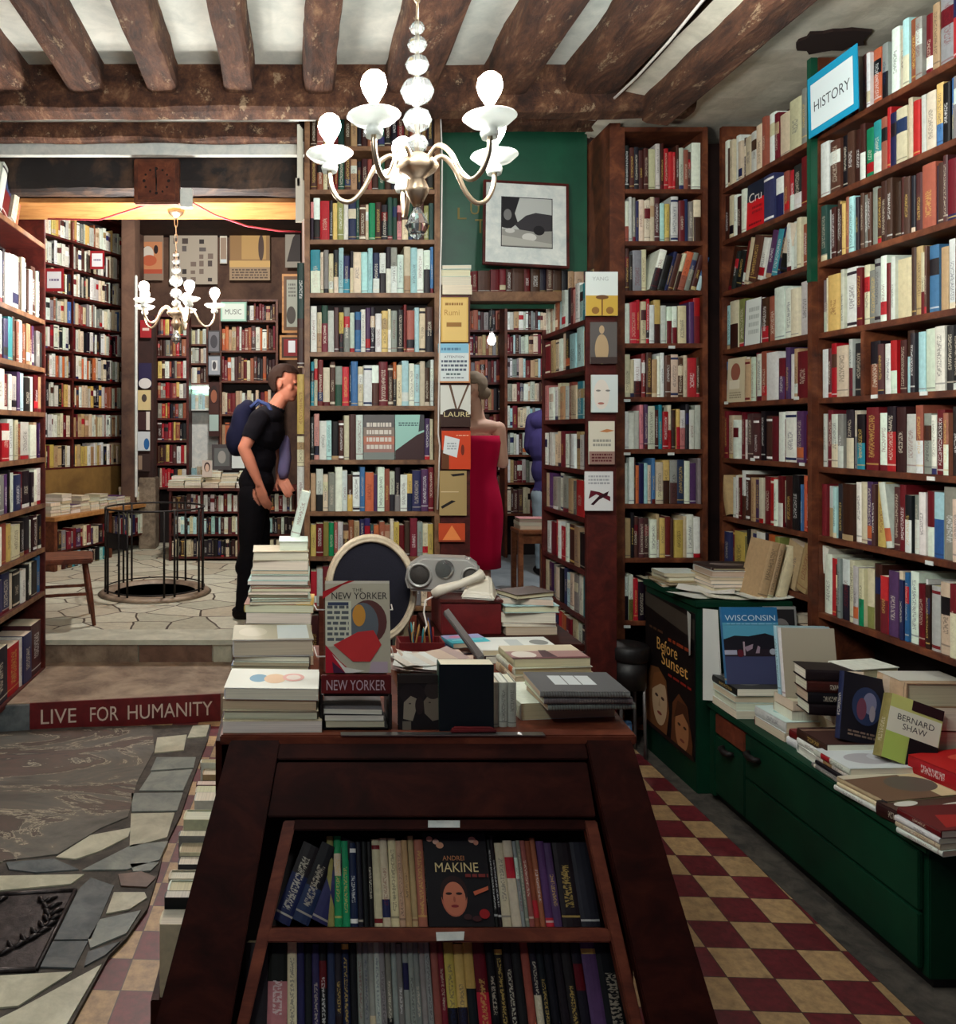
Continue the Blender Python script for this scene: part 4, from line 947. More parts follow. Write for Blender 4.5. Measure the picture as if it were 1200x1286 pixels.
add_book(T(-.035, 3.10, 1.2045) @ RY(14) @ T(.02, 0, 0), .034, .13, .185, 'w', 'white book standing tilted on top of the tall desk stack', gs, force=True)

# magazine rack
rk = thing('magazine_rack', 'black wire-fronted magazine rack with a nameplate on the desk front edge', 'rack', T(.165, 2.36, .7505))
RI = Matrix.Identity(4)
for sx in (-.103, .097):
    sbox('rack_side', (sx, -.055, 0), (sx + .008, .09, .105), 'black', rk)
sbox('rack_shelf', (-.095, -.055, .098), (.097, .09, .106), 'black', rk); sbox('rack_base', (-.095, -.055, 0), (.097, .09, .006), 'black', rk)
sbox('rack_back', (-.103, .082, .1), (.105, .09, .36), 'desk_light', rk, .002, None)
npl = sbox('nameplate', (-.1, -.064, .108), (.102, -.054, .162), 'riser_red', rk, .002)
lettering(npl, frame((0, -.0655, .134), (1, 0, 0), (0, 0, 1), (0, -1, 0)), 'NEW YORKER', .17, .03, (206, 186, 196))
for zz in (.205, .335):
    for s in (-1, 1):
        mb = MB(); mb.tube([(s * .118, .075, zz), (s * .112, -.058 + (zz - .1) * .22, zz + .003), (s * .06, -.058 + (zz - .1) * .22, zz + .003)], .0022, 6); mb.build('wire_holder', 'white_wire', rk)
mcov = [('r', 0, 0, 1, 1, (186, 180, 160)), ('r', 0, .97, 1, 1, (206, 200, 186)), ('p', [(-.04, .80), (-.04, .88), (.46, 1.0), (.36, 1.0)], (176, 24, 32)), ('t', 'THE', .5, .9, .16, .035, (40, 34, 34)), ('t', 'NEW YORKER', .53, .835, .86, .075, (34, 30, 32)),
        ('e', .66, .55, .29, .24, (92, 54, 52)), ('e', .58, .52, .24, .24, (96, 104, 112)), ('e', .52, .62, .1, .12, (206, 146, 60)), ('r', .0, .28, .4, .78, (206, 208, 188)), ('l', .03, .33, .36, .74, 7, (90, 96, 100)), ('r', .04, .73, .36, .765, (60, 70, 96)),
        ('p', [(.12, .3), (.42, .12), (.68, .12), (.86, .3), (.74, .46), (.5, .44)], (196, 52, 54)), ('p', [(0, .0), (0, .3), (.2, .14), (.42, 0)], (176, 20, 44)), ('p', [(.1, .2), (.3, .06), (.6, .02), (.42, .0), (.3, 0)], (224, 222, 214)), ('p', [(.66, 0), (.7, .12), (.95, .12), (.95, 0)], (186, 168, 182)), ('p', [(.12, .0), (.1, .12), (.3, 0)], (70, 30, 60))]
face_out(T(.078, 2.313, .915) @ RX(-10), .19, .262, .006, 'e', 'magazine with a red figure on its cover, held in the wire rack', 'magazines in the rack', mcov, 'magazine', False)
face_out(T(.074, 2.326, .915) @ RX(-9), .19, .25, .012, 'n', 'plain magazine behind the front one in the wire rack', 'magazines in the rack', [('r', 0, 0, 1, 1, (110, 74, 60))], 'magazine', False)
stack(.165, 2.375, .7575, [(.17, .12, .016, 'c', 180), (.175, .125, .018, 'k', -90, 'dark book with a small pale title', [('r', 0, 0, 1, 1, (44, 38, 44)), ('l', .2, .3, .8, .8, 4, (120, 112, 118))]), (.17, .12, .016, 's', 180)], 'the magazine rack pile', gs)

face_out(T(.288, 2.31, .7505) @ RX(-5), .125, .155, .02, 'k', 'dark book with a black-and-white picture of two heads, beside the navy book', gs, [('r', 0, 0, 1, 1, (26, 22, 24)), ('e', .34, .66, .3, .2, (34, 28, 30)), ('p', [(.12, .2), (.14, .5), (.3, .62), (.46, .56), (.42, .36), (.34, .16)], (146, 136, 120)), ('p', [(.62, .3), (.6, .52), (.78, .7), (.98, .66), (1, .2), (.8, .16)], (120, 110, 96)), ('e', .82, .72, .2, .16, (52, 44, 42)), ('e', .5, .44, .1, .16, (44, 34, 34)), ('e', .28, .48, .03, .012, (60, 50, 46)), ('e', .74, .5, .03, .012, (54, 46, 42)), ('r', .1, 0, .3, .16, (110, 104, 92)), ('r', 0, .85, 1, 1, (40, 34, 32))])
add_book(T(.49, 2.30, .7505) @ frame((0, .0275, 0), (0, -1, 0), (1, 0, 0)) @ T(0, -.085, 0), .055, .158, .192, 'd', 'thick plain navy-green book standing at the desk front edge', gs, force=True, shapes=[('r', 0, 0, 1, 1, (14, 24, 32))])
for k in range(3):
    add_book(T(.573 + k * .026, 2.33, .7505) @ RY(0), .024, .1, .13, 'q', plainspine=True, label= f'{("first", "second", "third")[k]} of three pale grey paperbacks standing right of the navy book', group=gs, force=True)
rs = MB(); rs.hexa([(.43, 2.271, .754), (.57, 2.274, .754), (.56, 2.297, .754), (.44, 2.295, .754), (.435, 2.273, .768), (.565, 2.275, .766), (.555, 2.296, .766), (.445, 2.294, .768)])
tag(rs.build('red_cloth', 'riser_red', bev=.004), 'small folded dark red cloth at the desk front edge', 'cloth')
# spiral notebooks and the piles along the right side
def note(w, h): return [('r', 0, 0, 1, 1, (82, 84, 86)), ('r', .34, .28, .8, .76, (196, 204, 206)), ('r', .34, .44, .8, .455, (110, 112, 114)), ('r', .34, .6, .8, .615, (110, 112, 114))]
z = .7505
flat_book(.80, 2.50, z, .30, .2, .05, 'w', 'wide pale book under the spiral notebooks', gs, -84)
gn = 'grey spiral notebooks'
def coil(b, dims):
    t, d, h = dims; mb = MB(); n = 300; turns = 30
    mb.tube([((t * .62) * math.cos(2 * math.pi * turns * i / n), .004 + (t * .62) * math.sin(2 * math.pi * turns * i / n) * .6, .01 + (h - .02) * i / n) for i in range(n + 1)], .0011, 4)
    mb.build('spiral_binding', 'steel_leg', b)
for k in range(3):
    z0 = .7505 if False else .802 + k * .0195
    zz = flat_book(.835 + .008 * (2 - k), 2.42 - .004 * k, z0, .26, .19, .016, 's', f'grey spiral-bound notebook, {("bottom", "middle", "top")[k]} of three at the desk corner', gn, 3 - 2 * k, shapes=note(1, 1) if k == 2 else [('r', 0, 0, 1, 1, (84, 86, 88))], name='notebook', hard=False, plainspine=True, extra=coil)
stack(.87, 2.82, .7505, [(.29, .18, .03, 'c', -84), (.28, .18, .024, 'w', -84), (.27, .17, .028, 'c', -84, 'glossy book with a plum and cream cover', [('r', 0, 0, 1, 1, (150, 116, 112)), ('r', 0, .55, 1, 1, (196, 186, 160)), ('e', .2, .3, .16, .24, (206, 200, 190)), ('p', [(.4, .1), (.45, .6), (.55, .6), (.6, .1)], (60, 26, 36)), ('r', 0, 0, 1, .1, (90, 40, 46))])], 'the pile behind the spiral notebooks', gs)
stack(.83, 3.06, .7505, [(.29, .17, .028, 'k', -86), (.30, .18, .02, 'w', -86, 'white-covered book with a grey mark', [('r', 0, 0, 1, 1, (210, 216, 212)), ('e', .84, .55, .12, .2, (120, 126, 124)), ('r', .42, .2, .6, .8, (176, 186, 186))])], 'the low pile before the side table', gs)
stack(.985, 3.46, .7505, [(.22, .16, .034, 'e', 182), (.225, .16, .014, 'w', 180), (.23, .16, .045, 'h', 178), (.235, .17, .03, 'l', 185), (.22, .16, .026, 'q', 170), (.2, .15, .02, 'n', 200)], 'the stack on the side table', gs)
# envelope and paper heap
hp = thing('paper_heap', 'heap of letters and papers in the middle of the desk', 'papers', T(.45, 2.74, .7505))
q = random.Random(4)
sbox('paper_block', (-.12, -.10, 0), (.10, .10, .055), 'page', hp, .002)
bpy.data.objects['paper_block'].data.color_attributes['Col'].data.foreach_set('color', [*lin((150, 110, 90)), 1.] * len(bpy.data.objects['paper_block'].data.loops))
for k in range(7):
    mb = MB(); w, dd = q.uniform(.11, .15), q.uniform(.07, .1); n = 8; rings = []
    for i in range(n + 1):
        u = i / n * 2 - 1; zz = .058 + k * .004 + .012 * u * u * q.uniform(.4, 1.2)
        rings.append([(u * w, -dd, zz), (u * w, dd, zz)])
    for i in range(n): mb.face([rings[i][0], rings[i + 1][0], rings[i + 1][1], rings[i][1]], 0, lin(q.choice([(214, 210, 200), (196, 176, 160), (170, 150, 146), (220, 224, 220)])), smooth=True)
    mb.build('loose_sheet', 'print', hp, T(q.uniform(-.03, .05), q.uniform(-.03, .04), 0) @ RZ(q.uniform(-25, 25)))
# pencil box
pb = thing('pencil_box', 'small dark red box of pencils standing on the desk before the oval chair', 'box', T(.46, 3.02, .7505))
mb = MB()
for a, b in (((-.085, -.05, 0), (.085, -.044, .075)), ((-.085, .044, 0), (.085, .05, .075)), ((-.085, -.044, 0), (-.079, .044, .075)), ((.079, -.044, 0), (.085, .044, .075)), ((-.085, -.05, -.0), (.085, .05, .004))): mb.box(a, b)
mb.build('box_body', 'riser_red', pb)
for k in range(11):
    x, y = q.uniform(-.06, .07), q.uniform(-.03, .03); mb = MB(); tx, ty = q.uniform(-.04, .04), q.uniform(-.02, .03); ln = q.uniform(.1, .15)
    c = lin(q.choice([(186, 140, 80), (30, 26, 30), (60, 140, 150), (150, 40, 40), (200, 190, 160), (40, 60, 110)]))
    mb.tube([(x, y, .006), (x + tx * .6, y + ty * .6, ln * .9), (x + tx * .66, y + ty * .66, ln)], [.0036, .0036, .001], 6, 0, c); mb.build('pencil', 'print', pb)
# black folder leaning, teal book, scissors
bf = MB(); a, b2 = P(556, 772, 3.05), P(600, 832, 2.72)
d_ = (b2 - a); sd = Vector((.02, .0, .012)); up_ = Vector((.03, .06, .10)) * .12
bf.hexa([a, b2, b2 + sd, a + sd, a + up_, b2 + up_, b2 + sd + up_, a + sd + up_]); tag(bf.build('black_folder', 'black', bev=.002), 'thin black folder leaning across the desk papers', 'folder')
flat_book(.66, 3.16, .7505, .2, .14, .03, 'v', 'dark thick book under the teal and pink one', gs, -80)
flat_book(.655, 3.13, .7815, .16, .12, .018, 't', 'teal and pink covered book lying before the red box', gs, -78, shapes=[('r', 0, 0, 1, .5, (70, 176, 190)), ('r', 0, .5, 1, 1, (150, 150, 190)), ('e', .3, .75, .15, .12, (196, 120, 150)), ('r', .1, .3, .9, .38, (150, 210, 220))])
mb = MB()
for s in (-1, 1):
    mb.tube([(.80 + s * .018 + .016 * math.cos(k * .7), 3.20 + .02 * math.sin(k * .7), .757) for k in range(10)], .004, 6)
    mb.tube([(.80 + s * .01, 3.18, .757), (.80 - s * .006, 3.12, .757)], [.004, .001], 6)
tag(mb.build('scissors', 'black'), 'black handled scissors lying before the red box', 'scissors')

# red box with radio and telephone
rb = thing('red_box', 'dark red wooden box on the side table, under the radio and telephone', 'box', T(.735, 3.5, .7505))
sbox('box_body', (-.13, -.12, 0), (.125, .14, .135), 'riser_red', rb, .004); sbox('box_lid', (-.137, -.127, .136), (.132, .147, .15), 'red_wood', rb, .003)
rd = thing('radio', 'silver portable radio with round speakers on the dark red box', 'radio', frame((.655, 3.57, .9005), (.97, -.2, 0), (.2, .97, 0)))
mb = MB(); prof = [(-.16, 0), (.14, 0), (.16, .05), (.15, .12), (.1, .155), (-.1, .155), (-.165, .11), (-.175, .05)]
mb.grid([[(x, y, z) for x, z in prof] for y in (-.05, .05)], 0, closed=True, cap0=True, cap1=True, smooth=False); mb.build('radio_body', 'silver', rd, None, .012, 3)
for sx, rr in ((-.11, .055), (.115, .045)):
    mb = MB(); mb.lathe([(rr, 0), (rr, .012), (rr * .86, .016), (rr * .84, .008), (0.0, .006)], 28); mb.build('speaker_rim', 'silver', rd, frame((sx, -.052, .075), (1, 0, 0), (0, 0, 1), (0, -1, 0)))
    mb = MB(); mb.lathe([(rr * .84, .006), (rr * .6, .013), (0., .016)], 24); mb.build('speaker_cone', 'speaker', rd, frame((sx, -.052, .075), (1, 0, 0), (0, 0, 1), (0, -1, 0)))
mb = MB(); mb.lathe([(.042, 0), (.042, .01), (.036, .016), (0., .018)], 24); mb.build('cd_lid', 'glass', rd, frame((0.0, -.05, .105), (1, 0, 0), (0, 0, 1), (0, -1, 0)))
for k in range(6): sbox('radio_button', (-.03 + k * .018, -.058, .02), (-.018 + k * .018, -.05, .034), 'black', rd, .001)
ph = thing('telephone', 'ivory telephone with its handset lying across it, on the dark red box', 'telephone', frame((.755, 3.415, .9005), (.9, -.3, 0), (.3, .9, 0)))
mb = MB(); mb.hexa([(-.06, -.04, 0), (.09, -.04, 0), (.09, .09, 0), (-.06, .09, 0), (-.04, -.03, .03), (.07, -.03, .025), (.06, .07, .09), (-.03, .07, .09)]); mb.build('phone_base', 'phone', ph, None, .008, 3)
mb = MB(); pts = [(-.17, -.05, .012), (-.14, -.05, .032), (-.06, -.03, .06), (.0, .0, .085), (.03, .02, .1)]; mb.tube(pts, [.02, .024, .017, .018, .024], 14); mb.build('handset', 'phone', ph)
mb = MB(); mb.tube([(-.165, -.055, .008), (-.2, -.075, -.01), (-.205, -.085, -.06), (-.19, -.10, -.11), (-.20, -.12, -.143)], .004, 6); mb.build('phone_cord', 'white_wire', ph)

# oval-backed chair
oc = thing('oval_chair', 'armchair with an oval navy back in a cream painted frame, behind the desk', 'chair', frame((.335, 3.68, 0), (1, .0, 0), (0, 1, 0)))
tl = T(0, -.0, .885) @ RX(-7)
n = 40; mb = MB(); rx, rz = .207, .245
for k in range(3):
    pass
ring = [[(rx * 1. * math.cos(2 * math.pi * i / n) * s, y, rz * math.sin(2 * math.pi * i / n) * s) for s, y in ((1.0, .02), (1.03, .0), (1.0, -.024), (.965, -.03), (.945, -.018), (.92, -.03), (.885, -.024), (.87, 0), (.88, .02))] for i in range(n)]
ring.append(ring[0]); mb.grid(ring, 0, closed=True); mb.build('back_frame', 'cream_paint', oc, tl)
mb = MB(); rr = [[(rx * .885 * s * math.cos(2 * math.pi * i / n), -.004 - .022 * (1 - s * s), rz * .885 * s * math.sin(2 * math.pi * i / n)) for i in range(n)] for s in (1, .85, .6, .3, .02)]
mb.grid(rr, 0, closed=True, cap1=True); rr = [[(p[0], .014, p[2]) for p in r] for r in rr]; mb.grid(rr, 0, closed=True, cap1=True); mb.build('back_pad', 'navy_fabric', oc, tl)
mb = MB(); mb.box((-.2, -.42, .38), (.2, .03, .43)); mb.build('seat_rail', 'cream_paint', oc, None, .012)
mb = MB(); mb.box((-.19, -.40, .432), (.19, .0, .49)); mb.build('seat', 'navy_fabric', oc, None, .025, 3)
for sx in (-1, 1):
    mb = MB(); mb.tube([(sx * .1, .0, .43), (sx * .12, .004, .55), (sx * .135, .006, .69), (sx * .14, -.012, .735)], [.022, .018, .018, .016], 10); mb.build('back_post', 'cream_paint', oc)
    for y in (-.41, .0):
        mb = MB(); mb.tube([(sx * .18, y, .0), (sx * .18, y, .2), (sx * .18, y, .40)], [.011, .017, .024], 12); mb.build('leg', 'cream_paint', oc)

# ------------------------------------------------------------------ right side: cabinet with a film poster
cb = thing('green_cabinet', 'worn dark green cabinet with a dark film poster on its side', 'cabinet', T(1.77, 3.54, 0))
sbox('cabinet_body', (0, 0, 0), (.42, .52, .83), 'green_paint', cb, .004); sbox('cabinet_top', (-.012, -.012, .831), (.42, .53, .86), 'green_paint', cb, .004)
ps = sbox('film_poster', (-.006, .01, .14), (-.002, .51, .80), 'black', cb, 0)
art(ps, frame((-.006, .51, .14), (0, -1, 0), (0, 0, 1), (-1, 0, 0)), .5, .66, [('r', 0, 0, 1, 1, (22, 14, 14)), ('p', [(0, .9), (1, .82), (1, .96), (0, 1)], (70, 62, 54)), ('t', 'Before', .47, .66, .42, .09, (230, 176, 96)), ('t', 'Sunset', .62, .57, .52, .09, (230, 176, 96)), ('l', .5, .71, .95, .75, 1, (150, 60, 30)), ('l', .5, .46, .95, .49, 1, (150, 40, 30)), ('l', .1, .74, .4, .77, 1, (90, 60, 40)),
   ('p', [(.02, .0), (.02, .34), (.12, .46), (.3, .48), (.46, .42), (.52, .2), (.46, 0)], (122, 76, 44)), ('e', .32, .25, .16, .19, (206, 176, 140)), ('p', [(.14, .28), (.2, .42), (.34, .46), (.48, .38), (.34, .37), (.22, .32)], (140, 88, 50)), ('e', .26, .27, .035, .012, (70, 44, 34)), ('e', .39, .27, .035, .012, (70, 44, 34)), ('e', .325, .15, .05, .012, (150, 76, 66)), ('p', [(.32, .26), (.345, .2), (.30, .2)], (184, 150, 116)), ('p', [(.56, .0), (.6, .3), (.72, .39), (.88, .34), (.98, .1), (.96, 0)], (104, 60, 34)), ('e', .78, .16, .13, .16, (176, 120, 80)), ('p', [(.62, .2), (.7, .34), (.86, .34), (.94, .2), (.8, .27)], (78, 44, 28)), ('e', .73, .18, .03, .01, (60, 36, 26)), ('e', .84, .18, .03, .01, (60, 36, 26)), ('e', .79, .08, .045, .011, (130, 66, 50)), ('r', 0, 0, 1, .03, (44, 24, 20))], 'poster_print')
mb = MB(); mb.face([(-.009, .055, .60), (-.03, .0, .62), (-.028, .0, .80), (-.010, .07, .80)]); mb.face([(-.0092, .07, .80), (-.0282, .0, .80), (-.0302, .0, .62), (-.0092, .055, .60)]); mb.build('curled_corner', 'white_paint', cb)
# bench
bn = thing('green_bench', 'long low worn green counter under the wall shelves, covered with books', 'counter', T(1.81, 2.29, 0))
sbox('carcass', (.012, .01, .03), (.60, 1.21, .40), 'green_paint', bn, .003); sbox('plinth', (.03, .02, 0), (.6, 1.2, .03), 'black', bn, 0)
sbox('counter_top', (-.012, -.01, .401), (.62, 1.235, .43), 'green_paint', bn, .004)
d1 = sbox('door', (-.006, .94, .05), (.010, 1.16, .30), 'green_paint', bn, .003); sbox('top_rail', (-.006, .94, .31), (.010, 1.16, .392), 'desk_light', bn, .003)
sbox('stile', (-.008, 1.165, .03), (.011, 1.205, .398), 'green_paint', bn, .003)
d2 = sbox('drawer', (-.006, .03, .22), (.010, .93, .392), 'green_paint', bn, .003); d3 = sbox('drawer', (-.006, .03, .05), (.010, .93, .212), 'green_paint', bn, .003)
for par, y, z in ((d1, 1.05, .275), (d2, .86, .33)):
    mb = MB(); mb.tube([(-.008, y - .04, z), (-.026, y - .03, z - .004), (-.03, y, z - .006), (-.026, y + .03, z - .004), (-.008, y + .04, z)], [.008, .012, .014, .012, .008], 10); mb.build('handle', 'iron', par)
# stool
st = thing('black_stool', 'black stool with steel legs beside the green cabinet', 'stool', T(1.645, 3.98, 0))
mb = MB(); mb.lathe([(0.02, .47), (.092, .475), (.1, .49), (.1, .54), (.092, .55), (0.0, .553)], 28); mb.build('seat', 'black', st)
mb = MB(); mb.lathe([(.086, .34), (.088, .475)], 24); mb.build('apron', 'black', st)
for k in range(4):
    a = R(45 + 90 * k); mb = MB(); mb.tube([(.075 * math.cos(a), .075 * math.sin(a), .47), (.085 * math.cos(a), .085 * math.sin(a), .1), (.088 * math.cos(a), .088 * math.sin(a), 0)], .009, 8); mb.build('leg', 'steel_leg', st)
bx = thing('blue_box', 'small pale blue printed box on the floor behind the black stool', 'box', frame((1.63, 4.085, .0), (.95, -.3, 0), (.3, .95, 0)))
M['blue_card'] = plain('pale_blue_card', (92, 140, 190), .5); sbox('box_body', (-.06, -.03, .0), (.07, .02, .13), 'blue_card', bx, .002)
art(bx, frame((-.06, -.03, .0), (1, 0, 0), (0, 0, 1), (0, -1, 0)), .13, .13, [('r', .08, .4, .92, .92, (176, 200, 220)), ('l', .14, .5, .86, .86, 3, (70, 100, 160))], 'box_print')
flat_book(1.83, 4.10, .3655, .2, .12, .03, 't', 'dark teal book lying under the last shelf of the narrow bookcase', 'books lying in the narrow bookcase', 180, force=False)

# ------------------------------------------------------------------ books on the green counter
gb = 'books laid out on the green counter'
zb = .7205 - .29
def W(x, y, Z): return TP(x, y, Z)
def cst(x, y, items, where, rnd=3, z=.4305): return stack(x, y, z, items, where, gb, rnd)
z1 = cst(1.945, 3.375, [(.28, .2, .032, 'w', 180), (.28, .2, .03, 'w', 180), (.28, .2, .03, 'w', 180), (.285, .21, .03, 'k', -90, 'book with a dark grey photographic cover', [('r', 0, 0, 1, 1, (60, 60, 60)), ('e', .3, .5, .25, .3, (120, 120, 116)), ('e', .7, .4, .2, .25, (40, 40, 42)), ('l', .1, .7, .9, .9, 2, (140, 140, 136))])], 'the pile under the blue landscape book')
wis = [('r', 0, 0, 1, 1, (66, 70, 104)), ('r', 0, .36, 1, 1, (40, 108, 160)), ('r', 0, .58, 1, .8, (84, 156, 186)), ('p', [(0, .58), (.2, .63), (.45, .62), (.75, .66), (1, .6), (1, .42), (0, .42)], (26, 24, 34)), ('r', 0, .36, 1, .45, (40, 30, 40)), ('r', 0, .38, .22, .44, (170, 170, 190)),
       ('r', .34, .37, .37, .55, (170, 150, 160)), ('p', [(.36, .48), (.52, .52), (.5, .46), (.4, .42)], (150, 130, 146)), ('p', [(.55, .4), (.6, .5), (.64, .48), (.62, .4)], (150, 130, 146)), ('e', .86, .42, .06, .04, (170, 176, 190)), ('e', .28, .4, .06, .05, (90, 26, 40)), ('t', 'WISCONSIN', .5, .86, .9, .075, (196, 220, 236)), ('l', .08, .77, .96, .795, 1, (130, 180, 214))]
face_out(T(1.79, 3.33, z1 + .001) @ RX(-9), .236, .315, .022, 'b', 'large blue book with a lake landscape cover propped on the counter', gb, wis)
# open magazine behind it and a framed photograph
mb = MB(); n = 10
for i in range(n):
    for sg in (0, 1):
        def pt(k, zz): u = k / n; return (1.765 + .05 * u + .035 * math.sin(u * 2.5) * (1 - zz), 3.48 - .03 * u, .44 + (.40) * zz)
    mb.face([pt(i, 0), pt(i + 1, 0), pt(i + 1, 1), pt(i, 1)], 0, lin((214, 216, 210)), smooth=True); mb.face([tuple(Vector(pt(i, 1)) + Vector((0, .003, 0))), tuple(Vector(pt(i + 1, 1)) + Vector((0, .003, 0))), tuple(Vector(pt(i + 1, 0)) + Vector((0, .003, 0))), tuple(Vector(pt(i, 0)) + Vector((0, .003, 0)))], 0, lin((60, 44, 44)), smooth=True)
tag(mb.build('open_magazine', 'print'), 'white curled magazine standing behind the blue landscape book', 'magazine')
fo = thing('photo_frame', 'grey framed black-and-white photograph behind the blue landscape book', 'picture', T(2.05, 3.50, .62) @ RX(-6))
sbox('frame_body', (0, 0, 0), (.15, .012, .22), 'silver', fo, .003); art(fo, frame((.012, -.0005, .012), (1, 0, 0), (0, 0, 1), (0, -1, 0)), .126, .196, [('r', 0, 0, 1, 1, (40, 38, 40)), ('e', .5, .6, .3, .2, (130, 126, 124)), ('e', .45, .3, .3, .18, (90, 88, 88))], 'photograph')
stack(2.06, 3.50, .4305, [(.2, .1, .06, 'n', 180), (.2, .1, .06, 'e', 180), (.2, .1, .066, 'c', 180)], 'the pile under the framed photograph', gb, force=False)
z2 = cst(1.985, 3.13, [(.28, .19, .034, 'w', 180), (.285, .19, .04, 'w', -90, 'thick book with a pale aqua cover', [('r', 0, 0, 1, 1, (196, 218, 214)), ('e', .3, .6, .2, .15, (150, 190, 190)), ('l', .45, .5, .9, .8, 2, (90, 120, 120))])], 'the pile before the blue landscape book', 5)
cst(2.0, 2.955, [(.3, .15, .03, 'w', -84), (.28, .15, .03, 'm', -84, 'book with a red and plum cover', [('r', 0, 0, 1, 1, (120, 40, 46)), ('r', .2, .1, .6, .9, (150, 70, 80))])], 'the pile beside the aqua book', 6)
cst(1.99, 2.865, [(.3, .16, .03, 'w', 176), (.29, .16, .024, 'w', -88), (.29, .16, .034, 'n', -86, 'book with a dark brown cover', [('r', 0, 0, 1, 1, (66, 42, 38)), ('r', 0, .8, 1, .86, (150, 120, 100)), ('r', .3, .3, .9, .36, (110, 80, 66))])], 'the pile under the tilted covers', 7)
cst(1.97, 2.725, [(.31, .17, .014, 's', -88), (.31, .17, .014, 'k', -88), (.31, .17, .016, 'w', -88), (.31, .17, .022, 'w', -87, 'book with a white cover and grey drawing', [('r', 0, 0, 1, 1, (206, 214, 216)), ('e', .4, .45, .26, .26, (170, 170, 176)), ('e', .62, .5, .2, .2, (190, 194, 200))])], 'the thin-book pile on the counter', 8)
cst(1.95, 2.57, [(.34, .18, .016, 'w', -80), (.34, .18, .014, 'c', -80), (.34, .18, .016, 'e', -80, 'book with a brown and cream bird cover', [('r', 0, 0, 1, 1, (110, 84, 66)), ('r', .6, 0, 1, 1, (206, 190, 150)), ('e', .55, .5, .25, .3, (92, 84, 76)), ('r', 0, .85, 1, 1, (196, 190, 170))])], 'the low pile of bird-cover books', 9)
cst(1.975, 2.435, [(.36, .15, .042, 'n', -76, 'thick dark brown book with white seal shapes', [('r', 0, 0, 1, 1, (78, 56, 48)), ('e', .2, .75, .12, .1, (206, 206, 196)), ('e', .62, .45, .24, .1, (206, 206, 196)), ('r', 0, .9, 1, 1, (40, 30, 30))]) ], 'the near part of the counter', 10)
stack(1.945, 2.315, .4305, [(.34, .14, .016, 'w', -82), (.34, .14, .016, 'c', -82), (.34, .14, .016, 'w', -82), (.34, .14, .02, 'm', -82, 'white-edged book with a dark red cover', [('r', 0, 0, 1, 1, (96, 30, 32)), ('p', [(.1, .1), (.9, .3), (.9, .5), (.2, .6)], (150, 36, 34)), ('e', .7, .7, .2, .12, (60, 26, 30))])], 'the nearest pile on the counter', gb, 11)
# back row: piles, leaning covers
stack(2.18, 2.60, .4305, [(.26, .2, .05, 'c', -80), (.25, .19, .055, 'r', -76, 'thick book with a red cover', [('r', 0, 0, 1, 1, (186, 30, 30)), ('p', [(.1, .3), (.5, .5), (.8, .35), (.5, .2)], (110, 20, 24)), ('e', .6, .7, .2, .1, (214, 80, 60))])], 'the tall pile against the wall shelves', gb, 12)
stack(2.24, 2.38, .4305, [(.22, .17, .02, 'k', -80), (.22, .17, .02, 's', -80), (.22, .17, .02, 'n', -80)], 'the low pile beside the red-covered book', gb, 13)
stack(2.13, 2.975, .4305, [(.3, .17, .05, 'e', 180), (.3, .17, .05, 'n', 180), (.3, .17, .05, 'e', 180)], 'the back pile under the leaning covers', gb, 14)
stack(2.17, 3.19, .4305, [(.22, .2, .05, 'n', 180), (.22, .2, .05, 'c', 180), (.22, .2, .06, 'k', 180)], 'the back pile beside the framed photograph', gb, 15)
face_out(T(1.885, 3.115, .585) @ RZ(-4) @ RX(-8), .2, .262, .028, 'l', 'pale blue spined book standing behind the beige one on the counter', gb, [('r', 0, 0, 1, 1, (150, 170, 180))])
face_out(T(1.885, 3.085, .585) @ RZ(-4) @ RX(-8), .2, .262, .03, 'w', 'white spined book with a blank beige cover standing on the counter', gb, [('r', 0, 0, 1, 1, (168, 160, 142))])
stack(1.99, 3.11, .5055, [(.2, .12, .038, 'e', 180), (.2, .12, .038, 'c', 180)], 'the hidden pile under the beige cover', gb, 16, None, False)
for k, (c, c2) in enumerate((('k', None), ('k', 'w'), ('n', None), ('k', 'c'))):
    add_book(T(1.965 - .004 * k, 2.975, .585 + k * .042) @ RZ(-10) @ frame((0, 0, 0), (0, 0, 1), (0, 1, 0), (-1, 0, 0)) @ T(.016, -.09, -.1), .04, .11, .19, c, f'{colour_words(c, c2)} book lying spine out, {ORD[k + 1]} from the bottom of the dark spines', gb, c2, True, force=True)
face_out(T(1.90, 2.80, .535) @ RZ(-6) @ RY(12) @ RX(-14), .165, .235, .035, 'v', 'near-black navy book with a blue picture, leaning on the counter', gb, [('r', 0, 0, 1, 1, (18, 16, 28)), ('e', .5, .55, .3, .28, (40, 52, 86)), ('e', .56, .6, .14, .16, (120, 120, 150)), ('e', .4, .5, .1, .16, (110, 60, 80)), ('e', .62, .46, .06, .12, (150, 140, 150)), ('l', .15, .08, .8, .18, 2, (120, 100, 90))])
shw = [('r', 0, 0, 1, 1, (196, 200, 120)), ('r', .0, .42, .99, .8, (222, 222, 204)), ('t', 'BERNARD\nSHAW', .52, .62, .7, .22, (50, 46, 48)), ('r', .45, .0, 1, .42, (24, 20, 24)), ('e', .68, .12, .14, .12, (196, 190, 180)), ('r', .0, .0, .44, .42, (176, 200, 100)), ('r', .4, .84, 1, 1, (46, 24, 28))]
face_out(T(1.955, 2.675, .525) @ RZ(-8) @ RY(19) @ RX(-16), .17, .215, .05, 'u', 'pale green and white book with large black lettering, leaning on the counter', gb, shw)
